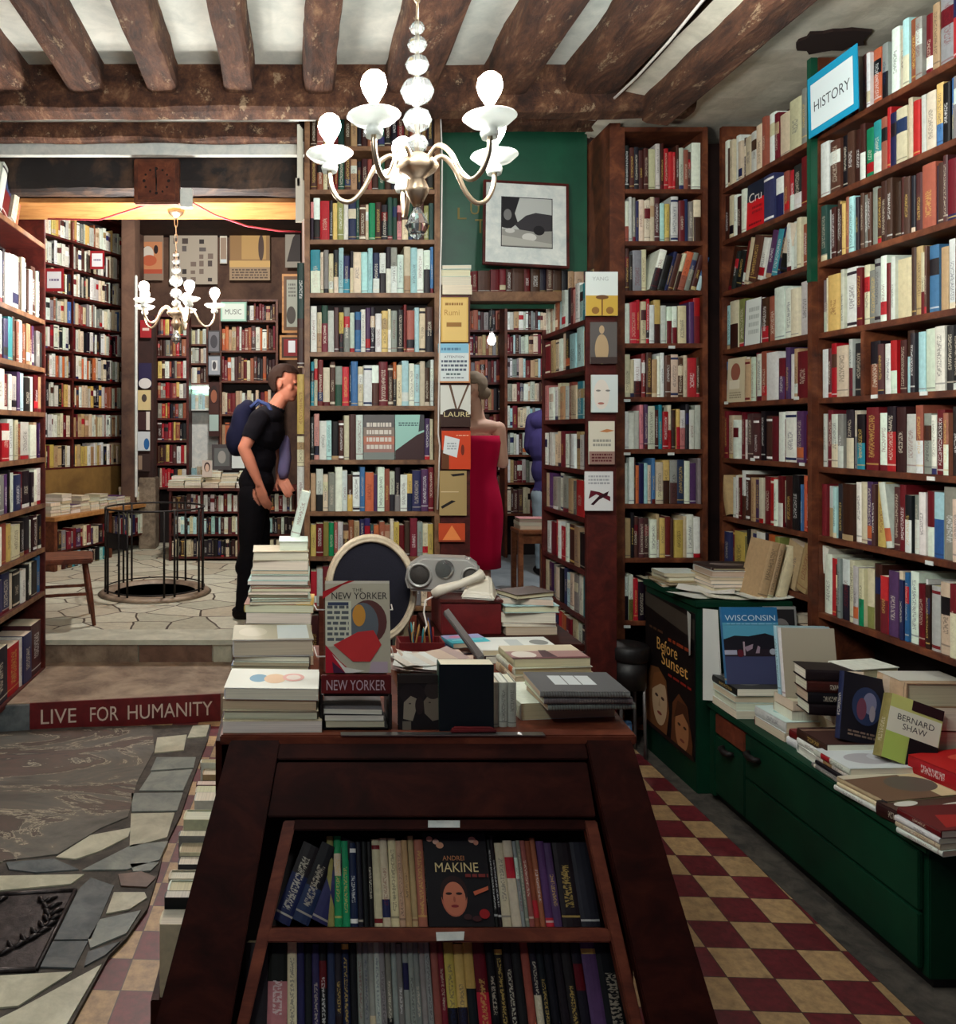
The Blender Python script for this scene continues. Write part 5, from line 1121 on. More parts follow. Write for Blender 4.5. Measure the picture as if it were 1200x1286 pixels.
stack(2.10, 2.96, .5835, [(.24, .14, .05, 'e', 190), (.24, .14, .05, 'n', 190), (.2, .13, .03, 'g', 190, 'bright green book'), (.19, .12, .034, 'w', 192, 'white book with a small red title')], 'the pile behind the navy leaning book', gb, 17)
stack(2.19, 2.79, .4305, [(.2, .14, .08, 'e', 180), (.2, .14, .08, 'n', 180), (.2, .14, .08, 'e', 180), (.22, .14, .08, 'e', -90, 'tan book with a white sheet on it', [('r', 0, .2, 1, 1, (206, 206, 196))])], 'the pile behind the lettered book', gb, 18)
# things on the cabinet top
gc = 'magazines on the green cabinet'
stack(2.05, 3.80, .8605, [(.27, .2, .012, 'w', 182), (.26, .2, .014, 'c', 176), (.26, .2, .014, 's', 184), (.26, .2, .016, 'q', 180), (.26, .2, .014, 'e', 178), (.25, .2, .03, 'w', 180), (.24, .19, .012, 'n', -90, 'magazine with a dark brown pictorial cover', [('r', 0, 0, 1, 1, (52, 40, 40)), ('e', .5, .5, .3, .2, (110, 96, 90)), ('e', .3, .6, .12, .1, (140, 126, 120))])], 'the large pile on the green cabinet', gc, 19)
stack(1.865, 3.93, .8605, [(.2, .18, .012, 'q', 170), (.21, .18, .014, 'e', 188), (.18, .16, .022, 'c', 184), (.18, .15, .016, 'w', 176)], 'the small pile on the green cabinet', gc, 20)
q = random.Random(9)
for k, (x, y, a) in enumerate(((1.84, 3.66, 20), (1.96, 3.62, -12), (2.09, 3.60, 8), (1.9, 3.72, -30))):
    mb = MB(); n = 6
    for i in range(n):
        za, zb_ = .001 + .01 * (i / n - .5) ** 2 * 4, .001 + .01 * ((i + 1) / n - .5) ** 2 * 4
        mb.face([(-.12 + .24 * i / n, -.08, za), (-.12 + .24 * (i + 1) / n, -.08, zb_), (-.12 + .24 * (i + 1) / n, .08, zb_), (-.12 + .24 * i / n, .08, za)], 0, lin(((214, 218, 210), (222, 220, 204), (206, 212, 206), (226, 226, 220))[k]), smooth=True)
    o = mb.build('paper_sheet', 'print', None, T(x, y, .861 + k * .0035) @ RZ(a)); tag(o, ('white leaflet at the near left corner of the green cabinet top', 'cream leaflet in the middle of the green cabinet top', 'white leaflet at the near edge of the green cabinet top', 'white leaflet under the small pile on the green cabinet')[k], 'leaflet', 'loose leaflets on the green cabinet')
for k, (c, t, w) in enumerate((('e', .05, 'widest'), ('e', .03, 'middle'), ('c', .045, 'outermost'))):
    add_book(T(2.045 + k * .045, 3.56, .8605) @ RY(14) @ T(t / 2, 0, 0), t - .004, .16, .27 - .01 * k, c, f'{w} of the three tall cream books leaning at the corner post', gc, force=True, pages=(206, 178, 140) if k < 2 else None)
# ------------------------------------------------------------------ the back room on the left
def px_case(name, label, x0, x1, ys, Y, ytop, D, mat, pal, where, group, dh=.86, wr=(2, 4), z0=.287, bookd=.17, mids=(), ybot=None):
    """a bookcase facing the lens Y metres away, its uprights at pictures columns x0, x1 and its shelves at rows ys"""
    a = P(x0, 540, Y); b = P(x1, 540, Y); W = b.x - a.x
    zs = sorted(EYE - (y - 540) / 1000 * Y for y in ys); top = EYE - (ytop - 540) / 1000 * Y
    t = bookcase(name, label, T(a.x, Y, 0), W, zs, D, top, mat, z0=z0 if ybot is None else EYE - (ybot - 540) / 1000 * Y, topboard=True, mids=mids)
    for i, z in enumerate(reversed(zs)):
        nxt = top - .024 if i == 0 else list(reversed(zs))[i - 1] - .024
        hm = min(nxt - z - .02, .30); n = max(4, int(W / .036))
        row(T(a.x, Y, 0), .005, W - .005, z, rand_tokens(n, pal, *wr), hm * dh, hm, bookd, f'{ordinal(i + 1)} shelf of {where}', group)
    return t
# bookcase along the left wall of the back room
FA = frame((-2.61, 8.08, 0), (.525, 1, 0), (-1, .525, 0))
za = [1.23, 1.546, 1.865, 2.17, 2.46, 2.75, 3.05, 3.34, 3.635]
lc = bookcase('bookcase', 'tall red-brown bookcase on the left wall of the back room', FA @ T(-.5, 0, 0), 1.76, za, .25, 4.0, 'red_wood', z0=1.2, mids=((.95, 1.23, 3.6),))
g = 'books on the left wall of the back room'
for i, z in enumerate(reversed(za)):
    pal = ['w c y q s h', 'w q c n k w', 'c q k w n', 'w c h s q b', 'w k c m q', 'w k c n q o', 'c w y h q k', 'w q c e m', 'c y w m e k'][i]
    row(FA, -.48, .43, z, rand_tokens(22, pal), .21, .25, .17, f'{ORD[i + 1]} shelf of the left part of the back room bookcase', g)
    row(FA, .47, 1.25, z, rand_tokens(21, pal), .2, .25, .17, f'{ORD[i + 1]} shelf of the right part of the back room bookcase', g)
M['sign_red'] = plain('red_card', (150, 26, 34), .5)
def psign(name, label, x0, y0, x1, y1, Y, back, shapes, cat='sign', dy=.0):
    a = P(x0, y1, Y); b = P(x1, y0, Y)
    return sign(name, label, T(a.x, Y + dy, a.z), b.x - a.x, b.z - a.z, back, shapes, .006, cat)
blank = [('r', .13, .14, .87, .86, (222, 224, 228)), ('l', .25, .42, .75, .58, 1, (120, 110, 140))]
psign('section_sign', 'lower red-framed section sign on the back room bookcase', 56, 337, 80, 366, 8.0, 'sign_red', blank)
psign('section_sign', 'upper red-framed section sign on the back room bookcase', 113, 315, 131, 338, 8.6, 'sign_red', blank)
# ochre panel, bench with piles in front
mb = MB(); mb.box((-.5, .0, .8), (1.32, .03, 1.21)); tag(mb.build('ochre_panel', 'tan_wall', None, FA), 'plain ochre board below the back room bookcase', 'panel')
FB = frame((-2.30, 7.45, 0), (.63, 1.6, 0), (-1.6, .63, 0)); WB = 1.85
b_ = thing('low_bench', 'low wooden bench with book piles under the ochre board', 'bench', FB)
sbox('bench_top', (0, -.02, .76), (WB, .38, .80), 'soffit', b_, .003); sbox('bench_shelf', (0, .02, .45), (WB, .36, .47), 'red_wood', b_)
for x in (0.02, .9, WB - .06): sbox('bench_leg', (x, .0, .287), (x + .05, .36, .76), 'shelf_wood', b_)
sbox('bench_back', (0, .36, .287), (WB, .38, .76), 'dark_inside', b_)
g = 'book piles on the low bench'
q = random.Random(21)
for k in range(11):
    x = .12 + k * .155; n = q.randint(3, 7); c = q.choice('wcwqwp')
    stack(x, .16, .801, [(.14, .2, q.uniform(.022, .034), q.choice([c, c, 'w', 'c']), 180) for _ in range(n)], f'the {ordinal(k + 1)} pile along the low bench', g, k, FB, False)
row(FB, .95, 1.75, .471, rand_tokens(20, 'k n m w c v h'), .18, .24, .15, 'lower shelf of the low bench', g)
row(FB, .1, .85, .471, rand_tokens(14, 'k n m p s c'), .16, .2, .15, 'near lower shelf of the low bench', g)
row(FB, .1, .85, .2875, rand_tokens(14, 'k n l t c'), .12, .15, .15, 'floor under the low bench', g)
# pillars with face-out books
def pilr(name, x0, x1, yt, yb, Y, D, mat, label):
    a = P(x0, yb, Y); b = P(x1, yt, Y); mb = MB(); mb.box((a.x, Y, a.z), (b.x, Y + D, b.z)); return struct(name, mb, mat, None, label, 'pillar', bev=.01)
pilr('wall_pillar', 152, 169, 255, 640, 8.75, .3, 'wall', 'brown plastered pillar beside the back room bookcase')
pilr('wall_pillar', 169, 172, 345, 625, 8.74, .05, 'white_paint', 'pale edge strip of the brown pillar')
pilr('wall_pillar', 172, 193, 396, 640, 8.95, .2, 'wall_dark', 'dark strip of wall behind the shown covers')
pilr('wall_pillar', 174, 195, 600, 690, 8.9, .25, 'stone', 'rough stone foot of the pillar')
gf = 'books shown cover out on the back room pillar'
for (x0, y0, x1, y1), c, lb, s in (((176, 402, 190, 424), 'm', 'red face-out book at the top of the back room pillar', [('r', 0, 0, 1, 1, (150, 30, 36)), ('r', .2, .4, .8, .55, (210, 190, 180))]),
    ((174, 456, 190, 486), 'v', 'navy and white face-out book, second on the back room pillar', [('r', 0, 0, 1, 1, (40, 34, 70)), ('e', .5, .15, .5, .22, (210, 210, 206))]),
    ((173, 490, 189, 515), 'c', 'cream face-out book with a small portrait, third on the back room pillar', [('r', 0, 0, 1, 1, (206, 190, 140)), ('e', .5, .6, .2, .2, (70, 60, 56))]),
    ((173, 517, 188, 540), 'n', 'dark brown face-out book, fourth on the back room pillar', [('r', 0, 0, .7, 1, (60, 34, 34)), ('r', .7, 0, 1, 1, (214, 206, 196))]),
    ((172, 542, 188, 566), 'w', 'white and blue face-out book, fifth on the back room pillar', [('r', 0, 0, 1, 1, (206, 216, 220)), ('e', .75, .35, .22, .3, (40, 100, 160))]),
    ((172, 570, 188, 592), 'n', 'lowest dark face-out book on the back room pillar', [('r', 0, 0, 1, 1, (60, 44, 40)), ('r', .1, .1, .4, .9, (150, 130, 110))])):
    a = P(x0, y1, 8.9); b = P(x1, y0, 8.9); face_out(T(a.x, 8.90, a.z), b.x - a.x, b.z - a.z, .02, c, lb, gf, s)
px_case('bookcase', 'narrow red-brown bookcase right of the back room pillar', 197, 234, (421, 447, 475, 500, 525, 553, 582, 612), 9.2, 395, .22, 'red_wood', 'w c m n k r s h y', 'the narrow back room bookcase', 'books in the narrow back room bookcase')
px_case('bookcase', 'narrow bookcase above the lit glass case', 236, 259, (432, 456, 481), 9.55, 408, .2, 'shelf_wood', 'w c q n e s', 'the bookcase over the lit case', 'books over the lit glass case', ybot=484)
px_case('bookcase', 'wide bookcase under the music sign at the far wall', 278, 346, (402, 440, 478, 520, 560), 9.5, 376, .25, 'shelf_wood', 'w c n h k m o e', 'the music bookcase', 'books in the music bookcase', .8, mids=())
psign('section_sign', 'pale green section sign with black lettering above the far bookcase', 277, 379, 310, 404, 9.4, 'green_board', [('r', .0, .04, .96, .98, (150, 200, 180)), ('r', .06, .12, .9, .9, (206, 222, 212)), ('t', 'MUSIC', .48, .5, .62, .26, (70, 76, 76))])
# lit glass case
lg = thing('lit_case', 'small glass case lit pale green by a tube lamp', 'showcase', T(-1.30, 9.5, 0))
z0, z1 = EYE - .010 * 9.5 + .0, EYE + .057 * 9.5
sbox('case_back', (0, .20, .9), (.34, .22, z1), 'white_paint', lg); sbox('case_side', (-.02, 0, .9), (0, .22, z1), 'red_wood', lg); sbox('case_side', (.34, 0, .9), (.36, .22, z1), 'red_wood', lg)
sbox('case_shelf', (0, .0, 1.85), (.34, .2, 1.865), 'white_paint', lg); sbox('case_base', (0, .0, .9), (.34, .2, .93), 'red_wood', lg); sbox('case_top', (0, .0, z1 - .02), (.34, .2, z1), 'white_paint', lg)
mb = MB(); mb.tube([(.02, .06, z1 - .04), (.32, .06, z1 - .04)], .012, 10); mb.build('tube_lamp', 'tube', lg)
row(T(-1.30, 9.52, 0), .01, .33, 1.866, rand_tokens(9, 'w c l'), .16, .2, .14, 'upper shelf of the lit case', 'books in the lit glass case')
row(T(-1.30, 9.52, 0), .01, .33, .931, rand_tokens(9, 'w c l e'), .2, .25, .14, 'lower shelf of the lit case', 'books in the lit glass case')
mb = MB()
pp = psign('portrait_print', 'small print of a dark-haired head above pale cards, by the lit case', 262, 480, 275, 548, 9.35, 'wall_dark', [('r', 0, 0, 1, 1, (60, 30, 26)), ('e', .5, .78, .36, .16, (40, 24, 22)), ('e', .5, .74, .3, .12, (156, 96, 70)), ('r', .05, .1, .95, .4, (170, 196, 190)), ('r', .1, .4, .9, .6, (70, 40, 34))], 'print')
psign('framed_print', 'upper grey print left of the music bookcase', 261, 415, 276, 443, 9.4, 'black', [('r', .08, .06, .92, .94, (110, 112, 118)), ('e', .5, .5, .3, .3, (60, 60, 66))], 'picture')
psign('framed_print', 'lower pale print left of the music bookcase', 261, 446, 277, 472, 9.4, 'black', [('r', .06, .06, .94, .94, (150, 160, 170)), ('r', .3, .25, .75, .75, (206, 210, 210)), ('e', .5, .5, .15, .2, (70, 70, 76))], 'picture')
# posters on the far wall
psign('poster', 'poster with an orange picture of capering figures, leftmost on the far wall', 159, 283, 205, 352, 9.95, 'plaster_warm', [('r', 0, 0, 1, 1, (150, 130, 112)), ('r', .03, .2, .97, .70, (206, 140, 96)), ('r', .03, .12, .97, .2, (186, 84, 58)), ('e', .42, .5, .14, .12, (40, 28, 28)), ('e', .58, .48, .16, .14, (220, 214, 200)), ('e', .62, .36, .2, .1, (196, 100, 66)), ('e', .25, .28, .14, .06, (206, 206, 196)), ('e', .8, .56, .06, .08, (40, 28, 28)), ('l', .2, .88, .9, .95, 1, (70, 56, 50))], 'poster')
grid_ = [('r', 0, 0, 1, 1, (150, 140, 126)), ('r', 0, 0, 1, .72, (176, 168, 152)), ('l', .1, .84, .9, .97, 2, (60, 50, 46))]
q = random.Random(31)
for i in range(5):
    for j in range(6):
        if q.random() < .75: grid_.append(('r', .08 + i * .18, .04 + j * .11, .08 + i * .18 + q.uniform(.08, .14), .04 + j * .11 + q.uniform(.05, .085), q.choice([(50, 44, 44), (76, 66, 62), (120, 106, 96), (96, 90, 88)])))
psign('poster', 'poster of many small grey pictures in a grid, in the middle of the far wall', 213, 271, 273, 357, 9.95, 'plaster_warm', grid_, 'poster')
psign('poster', 'yellowed calendar poster with a dark figure, right on the far wall', 288, 270, 339, 352, 9.95, 'plaster_warm', [('r', 0, 0, 1, 1, (120, 96, 66)), ('r', .02, .3, .98, 1, (150, 116, 70)), ('r', .3, .32, .9, .8, (186, 150, 90)), ('e', .78, .5, .07, .2, (70, 50, 40)), ('r', 0, .2, 1, .3, (206, 170, 104)), ('r', 0, 0, 1, .2, (160, 136, 104)), ('l', .06, .02, .94, .18, 4, (90, 74, 60))], 'poster')
psign('poster', 'narrow pale strip of paper between two posters', 276, 277, 285, 331, 9.97, 'plaster_warm', [('r', .1, .02, .9, .1, (206, 220, 224)), ('r', .1, .1, .9, .6, (160, 140, 120))], 'poster')
psign('poster', 'pale wall print with a dark slope at the right end of the far wall', 358, 262, 377, 336, 9.9, 'plaster_warm', [('r', 0, 0, 1, 1, (150, 146, 134)), ('p', [(.1, .1), (.5, .5), (1, .7), (1, .1)], (50, 44, 42))], 'poster')
psign('framed_print', 'tall gilt-framed print hanging right of the music bookcase', 354, 344, 377, 418, 9.2, 'soffit', [('r', .1, .04, .95, .96, (86, 62, 40)), ('r', .25, .1, .86, .9, (140, 146, 134)), ('e', .5, .3, .25, .15, (60, 56, 50)), ('l', .35, .6, .75, .85, 4, (90, 90, 84))], 'picture')
psign('framed_print', 'gilt-framed red print with a white card, under the tall gilt frame', 351, 421, 377, 452, 9.2, 'soffit', [('r', .1, .08, .95, .92, (60, 40, 26)), ('r', .2, .16, .95, .84, (120, 28, 32)), ('r', .42, .3, .75, .78, (214, 220, 224))], 'picture')
# display table with piles, book shelves under it
dt = thing('display_table', 'long shelved table with book piles at the far end of the back room', 'table', T(-1.30, 8.1, 0))
Wd = 1.30
sbox('table_top', (-.03, -.04, 1.00), (Wd, .55, 1.03), 'red_wood', dt)
for x in (-.02, .30, .68, .90, Wd - .03): sbox('upright', (x, 0, .287), (x + .025, .5, 1.0), 'red_wood', dt)
for z in (.33, .56, .79): sbox('shelf', (0, 0, z - .02), (Wd - .03, .5, z), 'red_wood', dt)
sbox('table_back', (0, .5, .287), (Wd - .03, .52, 1.0), 'dark_inside', dt)
g = 'books under the display table'
for j, (x0, x1) in enumerate(((.008, .295), (.33, .675), (.71, .895), (.93, 1.26))):
    for i, z in enumerate((.79, .56, .33)):
        row(T(-1.30, 8.1, 0), x0, x1, z, rand_tokens(max(5, int((x1 - x0) / .03)), ['k n m w q', 'k w l c n', 'k k n v c'][i]), .15, .18, .13, f'{ORD[i + 1]} shelf of the {ORD[j + 1]} section of the display table', g)
g = 'book piles on the display table'; q = random.Random(44)
for k in range(6):
    for r_ in range(2):
        x = .05 + k * .175; n = q.randint(2, 4) + r_ * 2
        stack(x, .10 + r_ * .24, 1.031, [(.165, .2, q.uniform(.02, .03), q.choice('wwcqw'), 180) for _ in range(n)], f'the {ordinal(k + 1)} {"front" if r_ == 0 else "rear"} pile on the display table', g, k, T(-1.30, 8.1, 0), False)
for (x0, y0, x1, y1), c, lb, s in (((266, 558, 291, 590), 's', 'dark grey framed cover standing at the back of the display table', [('r', 0, 0, 1, 1, (70, 66, 68)), ('r', .12, .15, .88, .85, (96, 100, 100)), ('e', .5, .5, .2, .25, (150, 150, 146))]), ((290, 559, 307, 588), 'w', 'blank white cover standing at the back of the display table', [('r', 0, 0, 1, 1, (206, 216, 216))]), ((258, 577, 270, 597), 'w', 'small cover with a woman’s face lying among the display piles', [('r', 0, 0, 1, 1, (200, 190, 180)), ('e', .5, .6, .3, .3, (60, 40, 40)), ('e', .5, .55, .2, .24, (206, 180, 160))])):
    a = P(x0, y1, 8.5); b = P(x1, y0, 8.5); face_out(T(a.x, 8.5 if 'small' not in lb else 8.2, a.z), b.x - a.x, b.z - a.z, .02, c, lb, 'covers shown on the display table', s)

# iron well railing
wl = thing('iron_railing', 'round black iron railing about the old well in the paving', 'railing', T(-1.18, 6.55, .287))
mb = MB(); mb.tube([(.40 * math.cos(k * math.pi / 24), .40 * math.sin(k * math.pi / 24), .70) for k in range(49)], .008, 8); mb.build('top_ring', 'iron', wl)
mb = MB(); mb.tube([(.40 * math.cos(k * math.pi / 24), .40 * math.sin(k * math.pi / 24), .05) for k in range(49)], .006, 8); mb.build('bottom_ring', 'iron', wl)
for a in (188, 200, 212, 236, 248, 290, 302, 340, 352, 20, 60, 72, 130, 142):
    mb = MB(); mb.tube([(.40 * math.cos(R(a)), .40 * math.sin(R(a)), 0), (.40 * math.cos(R(a)), .40 * math.sin(R(a)), .70)], .009, 8); mb.build('railing_post', 'iron', wl)
mb = MB(); mb.grid([[(.405 * math.cos(R(a)), .405 * math.sin(R(a)), z) for a in range(196, 252, 4)] for z in (.40, .52)], 0, closed=False, smooth=True); mb.grid([[(.395 * math.cos(R(a)), .395 * math.sin(R(a)), z) for a in range(196, 252, 4)] for z in (.52, .40)], 0, closed=False, smooth=True); mb.build('railing_panel', 'iron', wl)
mb = MB(); mb.lathe([(.33, .005), (.34, .03), (.42, .03), (.46, .004)], 40); mb.build('well_kerb', 'step_stone', wl)
mb = MB(); mb.lathe([(.34, .006), (.0, .006)], 40); mb.build('well_shade_disc', 'dark_inside', wl)  # dark disc: the shade of the well hole is put into its colour

# wooden chair beside the left shelves
ch = thing('wooden_chair', 'old brown wooden chair on the raised floor beside the left shelves', 'chair', frame((-1.66, 5.56, .287), (.96, .28, 0), (-.28, .96, 0)))
mb = MB(); prof = [(-.21, -.2), (.21, -.19), (.22, .16), (.14, .2), (-.18, .2)]
mb.grid([[(x, y, z) for x, y in prof] for z in (.42, .455)], 0, closed=True, cap0=True, cap1=True, smooth=False); mb.build('seat', 'chair_wood', ch, None, .008)
for x, y in ((.19, -.17), (.18, .15), (-.17, -.17), (-.17, .17)):
    mb = MB(); mb.tube([(x * .85, y * .85, .43), (x * 1.02, y * 1.02, .2), (x * 1.15, y * 1.15, 0)], [.017, .02, .013], 10); mb.build('leg', 'chair_wood', ch)
for z, hh in ((.62, .04), (.72, .045), (.83, .07)):
    mb = MB(); mb.grid([[(-.2 - .03 * math.cos(t_ * 1.3), t_ * .19, z - hh / 2), (-.2 - .03 * math.cos(t_ * 1.3), t_ * .19, z + hh / 2), (-.215 - .03 * math.cos(t_ * 1.3), t_ * .19, z + hh / 2), (-.215 - .03 * math.cos(t_ * 1.3), t_ * .19, z - hh / 2)] for t_ in [i / 6 - 1 for i in range(13)]], 0, closed=True, cap0=True, cap1=True, smooth=False); mb.build('back_rail', 'chair_wood', ch)
for s in (-1, 1):
    mb = MB(); mb.tube([(-.17, s * .17, .44), (-.205, s * .185, .65), (-.225, s * .19, .87)], [.016, .015, .012], 10); mb.build('back_post', 'chair_wood', ch)
for y in (-.16, .16): sbox('stretcher', (-.17, y - .008, .2), (.18, y + .008, .22), 'chair_wood', ch)

# ------------------------------------------------------------------ room through the doorway
px_case('bookcase', 'bookcase on the far wall of the room through the doorway', 637, 735, (414, 444, 474, 504, 537, 571, 606, 645), 8.3, 384, .22, 'shelf_wood', 'w c l q n s m e', 'the far bookcase through the doorway', 'books through the doorway')
px_case('bookcase', 'dim bookcase at the left through the doorway', 588, 632, (414, 446, 480, 515, 550, 590, 630), 8.6, 384, .22, 'red_wood', 'n m k h e s', 'the dim bookcase through the doorway', 'books in the dim bookcase')
# lintel shelf above the doorway
ls = thing('lintel_shelf', 'brown board above the doorway carrying dim books', 'shelf', T(.94, 4.35, 0))
a, b = P(590, 378, 4.35), P(697, 366, 4.35); sbox('board', (a.x - .94, 0, a.z), (b.x - .94 + .32, .2, b.z), 'pale_wood', ls)
row(T(.95, 4.36, 0), 0, .70, b.z + .001, rand_tokens(16, 'n k n m e'), .11, .14, .13, 'board above the doorway', 'dim books above the doorway')
stack(P(574, 340, 4.15).x, 4.215, 2.326, [(.155, .13, .05, 'c', 180), (.155, .13, .042, 'w', 180), (.16, .13, .038, 'w', 180), (.15, .13, .02, 'l', 180)], 'the white pile beside the signboard', 'white books beside the green board')
# green board with faint gold letters and the framed photograph leaning before it
gbd = sbox('green_signboard', (.79, 4.46, 2.30), (1.615, 4.475, 3.30), 'green_board', None, .003); tag(gbd, 'dark green signboard with worn gold letters above the doorway', 'signboard')
for ch_, x, y, s in (('L', 580, 268, .05), ('U', 596, 262, .05), ('T', 603, 284, .06)):
    p = P(x, y, 4.455); lettering(gbd, frame(p, (1, 0, 0), (0, 0, 1), (0, -1, 0)), ch_, s, s * 1.3, (120, 106, 56))
pf = thing('framed_photograph', 'large framed black-and-white photograph with a wide white mount, leaning above the doorway', 'picture', frame(P(606, 331, 4.30), (1, 0, -.015), (0, .98, -.19), (.10, .19, 1)))
Wp, Hp = .468, .495
for nm, a, b in (('frame_bar', (0, 0, 0), (.014, .02, Hp)), ('frame_bar', (Wp - .014, 0, 0), (Wp, .02, Hp)), ('frame_bar', (.014, 0, 0), (Wp - .014, .02, .014)), ('frame_bar', (.014, 0, Hp - .014), (Wp - .014, .02, Hp))): sbox(nm, a, b, 'red_wood', pf, .002)
sbox('mount', (.014, .006, .014), (Wp - .014, .016, Hp - .014), 'white_paint', pf, 0)
art(pf, frame((.014, .0055, .014), (1, 0, 0), (0, 0, 1), (0, -1, 0)), Wp - .028, Hp - .028, [('r', .19, .2, .83, .83, (40, 36, 40)), ('r', .2, .21, .82, .82, (186, 190, 186)), ('r', .2, .21, .82, .42, (150, 150, 144)), ('p', [(.2, .44), (.2, .82), (.42, .82), (.36, .62), (.4, .5), (.3, .42)], (36, 34, 38)), ('p', [(.36, .48), (.5, .6), (.62, .64), (.82, .62), (.82, .42), (.6, .4), (.42, .42)], (56, 54, 58)), ('e', .54, .33, .09, .05, (206, 206, 200)), ('e', .66, .42, .07, .06, (30, 28, 32)), ('p', [(.2, .34), (.5, .3), (.82, .26), (.82, .22), (.2, .22)], (176, 176, 168)), ('e', .3, .4, .06, .03, (200, 200, 196)), ('e', .27, .6, .05, .07, (120, 120, 120))], 'photograph')
# wall clock
ck = thing('wall_clock', 'square brown wooden wall clock on the blackened lintel', 'clock', T(P(168, 256, 4.30).x, 4.30, P(168, 256, 4.30).z))
S_ = .245
sbox('clock_case', (0, 0, 0), (S_, .05, S_), 'shelf_wood', ck, .006); sbox('clock_face', (.022, -.004, .022), (S_ - .022, .001, S_ - .022), 'chair_wood', ck, .001)
dots = []
for k in range(12):
    a = R(30 * k); dots.append(('e', .5 + .33 * math.sin(a), .5 + .33 * math.cos(a), .03 if k % 3 else .042, .03 if k % 3 else .042, (26, 14, 12)))
art(ck, frame((.022, -.0042, .022), (1, 0, 0), (0, 0, 1), (0, -1, 0)), S_ - .044, S_ - .044, dots, 'dial_marks')
for nm, a, l in (('hour_hand', 180, .055), ('minute_hand', 356, .075)):
    mb = MB(); mb.box((-.003, -.008, -.02), (.003, -.006, l)); mb.build(nm, 'black', ck, T(S_ / 2, 0, S_ / 2) @ RY(a))
# junction box, cables
tag(sbox('junction_box', (P(226, 236, 4.3).x, 4.3, P(226, 260, 4.3).z), (P(241, 236, 4.3).x, 4.345, P(226, 236, 4.3).z), 'white_paint', None, .004), 'white electrical box beside the wall clock', 'electrical box')
def cable(name, label, pts, r, mat, cat='cable'):
    mb = MB(); mb.tube(pts, r, 6); return tag(mb.build(name, mat), label, cat)
cable('white_cable', 'white cable running along the beam and over the green board', [P(538, 156, 4.24), P(545, 147, 4.24), P(560, 143, 4.24), P(600, 141, 4.25), P(690, 147, 4.25), P(747, 150, 4.25), P(764, 130, 3.97), P(800, 96, 3.66), P(840, 52, 3.33), P(884, -2, 3.0), P(960, -95, 2.56)], .007, 'white_wire')
cable('white_cable', 'white cable hanging down the side of the central bookcase', [P(553, 143, 4.09), P(555, 200, 4.10), P(554, 300, 4.10), P(553, 330, 4.10), P(551, 480, 4.11), P(550, 545, 4.11), P(552, 560, 4.11), P(549, 640, 4.11)], .004, 'white_wire')
M['red_wire'] = plain('red_wire', (190, 60, 76), .5)
cable('red_wire', 'thin red wire looping across the back room opening', [P(60, 275, 4.5), P(125, 276, 4.5), P(185, 257, 4.5), P(228, 247, 4.45), P(270, 270, 4.55), P(310, 284, 4.6), P(350, 290, 4.6), P(378, 291, 4.6)], .005, 'red_wire', 'wire')
tag(sbox('white_fitting', (P(361, 150, 4.05).x, 4.02, P(361, 150, 4.05).z), (P(398, 150, 4.05).x, 4.08, P(398, 139, 4.05).z), 'white_paint', None, .006), 'white tubular fitting under the cross beam at the central bookcase', 'fitting')
# papers hanging at the left edge of the central bookcase
for k, (x0, y0, x1, y1, c) in enumerate(((373, 158, 381, 235, (206, 204, 190)), (371, 225, 384, 280, (196, 190, 176)))):
    mb = MB()
    a, b = P(x0, y1, 4.14), P(x1, y0, 4.14)
    for j in range(4): mb.box((a.x + j * .006, 4.12 + j * .02, a.z + j * .012), (b.x - .02 + j * .006, 4.135 + j * .02, b.z), 0, lin(tuple(v - j * 8 for v in c)))
    tag(mb.build('hanging_papers', 'print'), ('bundle of pale papers hanging high at the left edge of the central bookcase', 'lower bundle of pale papers at the left edge of the central bookcase')[k], 'papers')
# bare book edges on the narrow left side of the central bookcase
for k, (y0, y1, c) in enumerate(((470, 545, 'y'), (548, 585, 'c'), (586, 640, 'w'), (330, 400, 'd'), (400, 460, 'n'))):
    a, b = P(372, y1, 4.17), P(383, y0, 4.17); add_book(T((a.x + b.x) / 2, 4.17, a.z), (b.x - a.x) * .8, .14, b.z - a.z, c, f'{PNAME[c]} book edge on the narrow left side of the central bookcase', 'books on the left side of the central bookcase')

# stool with books through the doorway
so = thing('wooden_stool', 'honey-brown wooden stool with books on it, through the doorway', 'stool', T(P(672, 745, 6.4).x, 6.5, .287))
sbox('seat', (-.14, -.13, .50), (.14, .13, .53), 'stool_wood', so)
for sx in (-1, 1):
    for sy in (-1, 1): sbox('leg', (sx * .12 - .02, sy * .1 - .02, 0), (sx * .12 + .02, sy * .1 + .02, .50), 'stool_wood', so)
for sy in (-1, 1): sbox('rail', (-.1, sy * .1 - .01, .42), (.1, sy * .1 + .01, .48), 'stool_wood', so)
stack(P(672, 745, 6.4).x, 6.5, .8185, [(.24, .18, .03, 'c', 180), (.24, .18, .03, 'c', 180), (.23, .18, .025, 'i', 180)], 'the small pile on the wooden stool', 'books on the wooden stool')
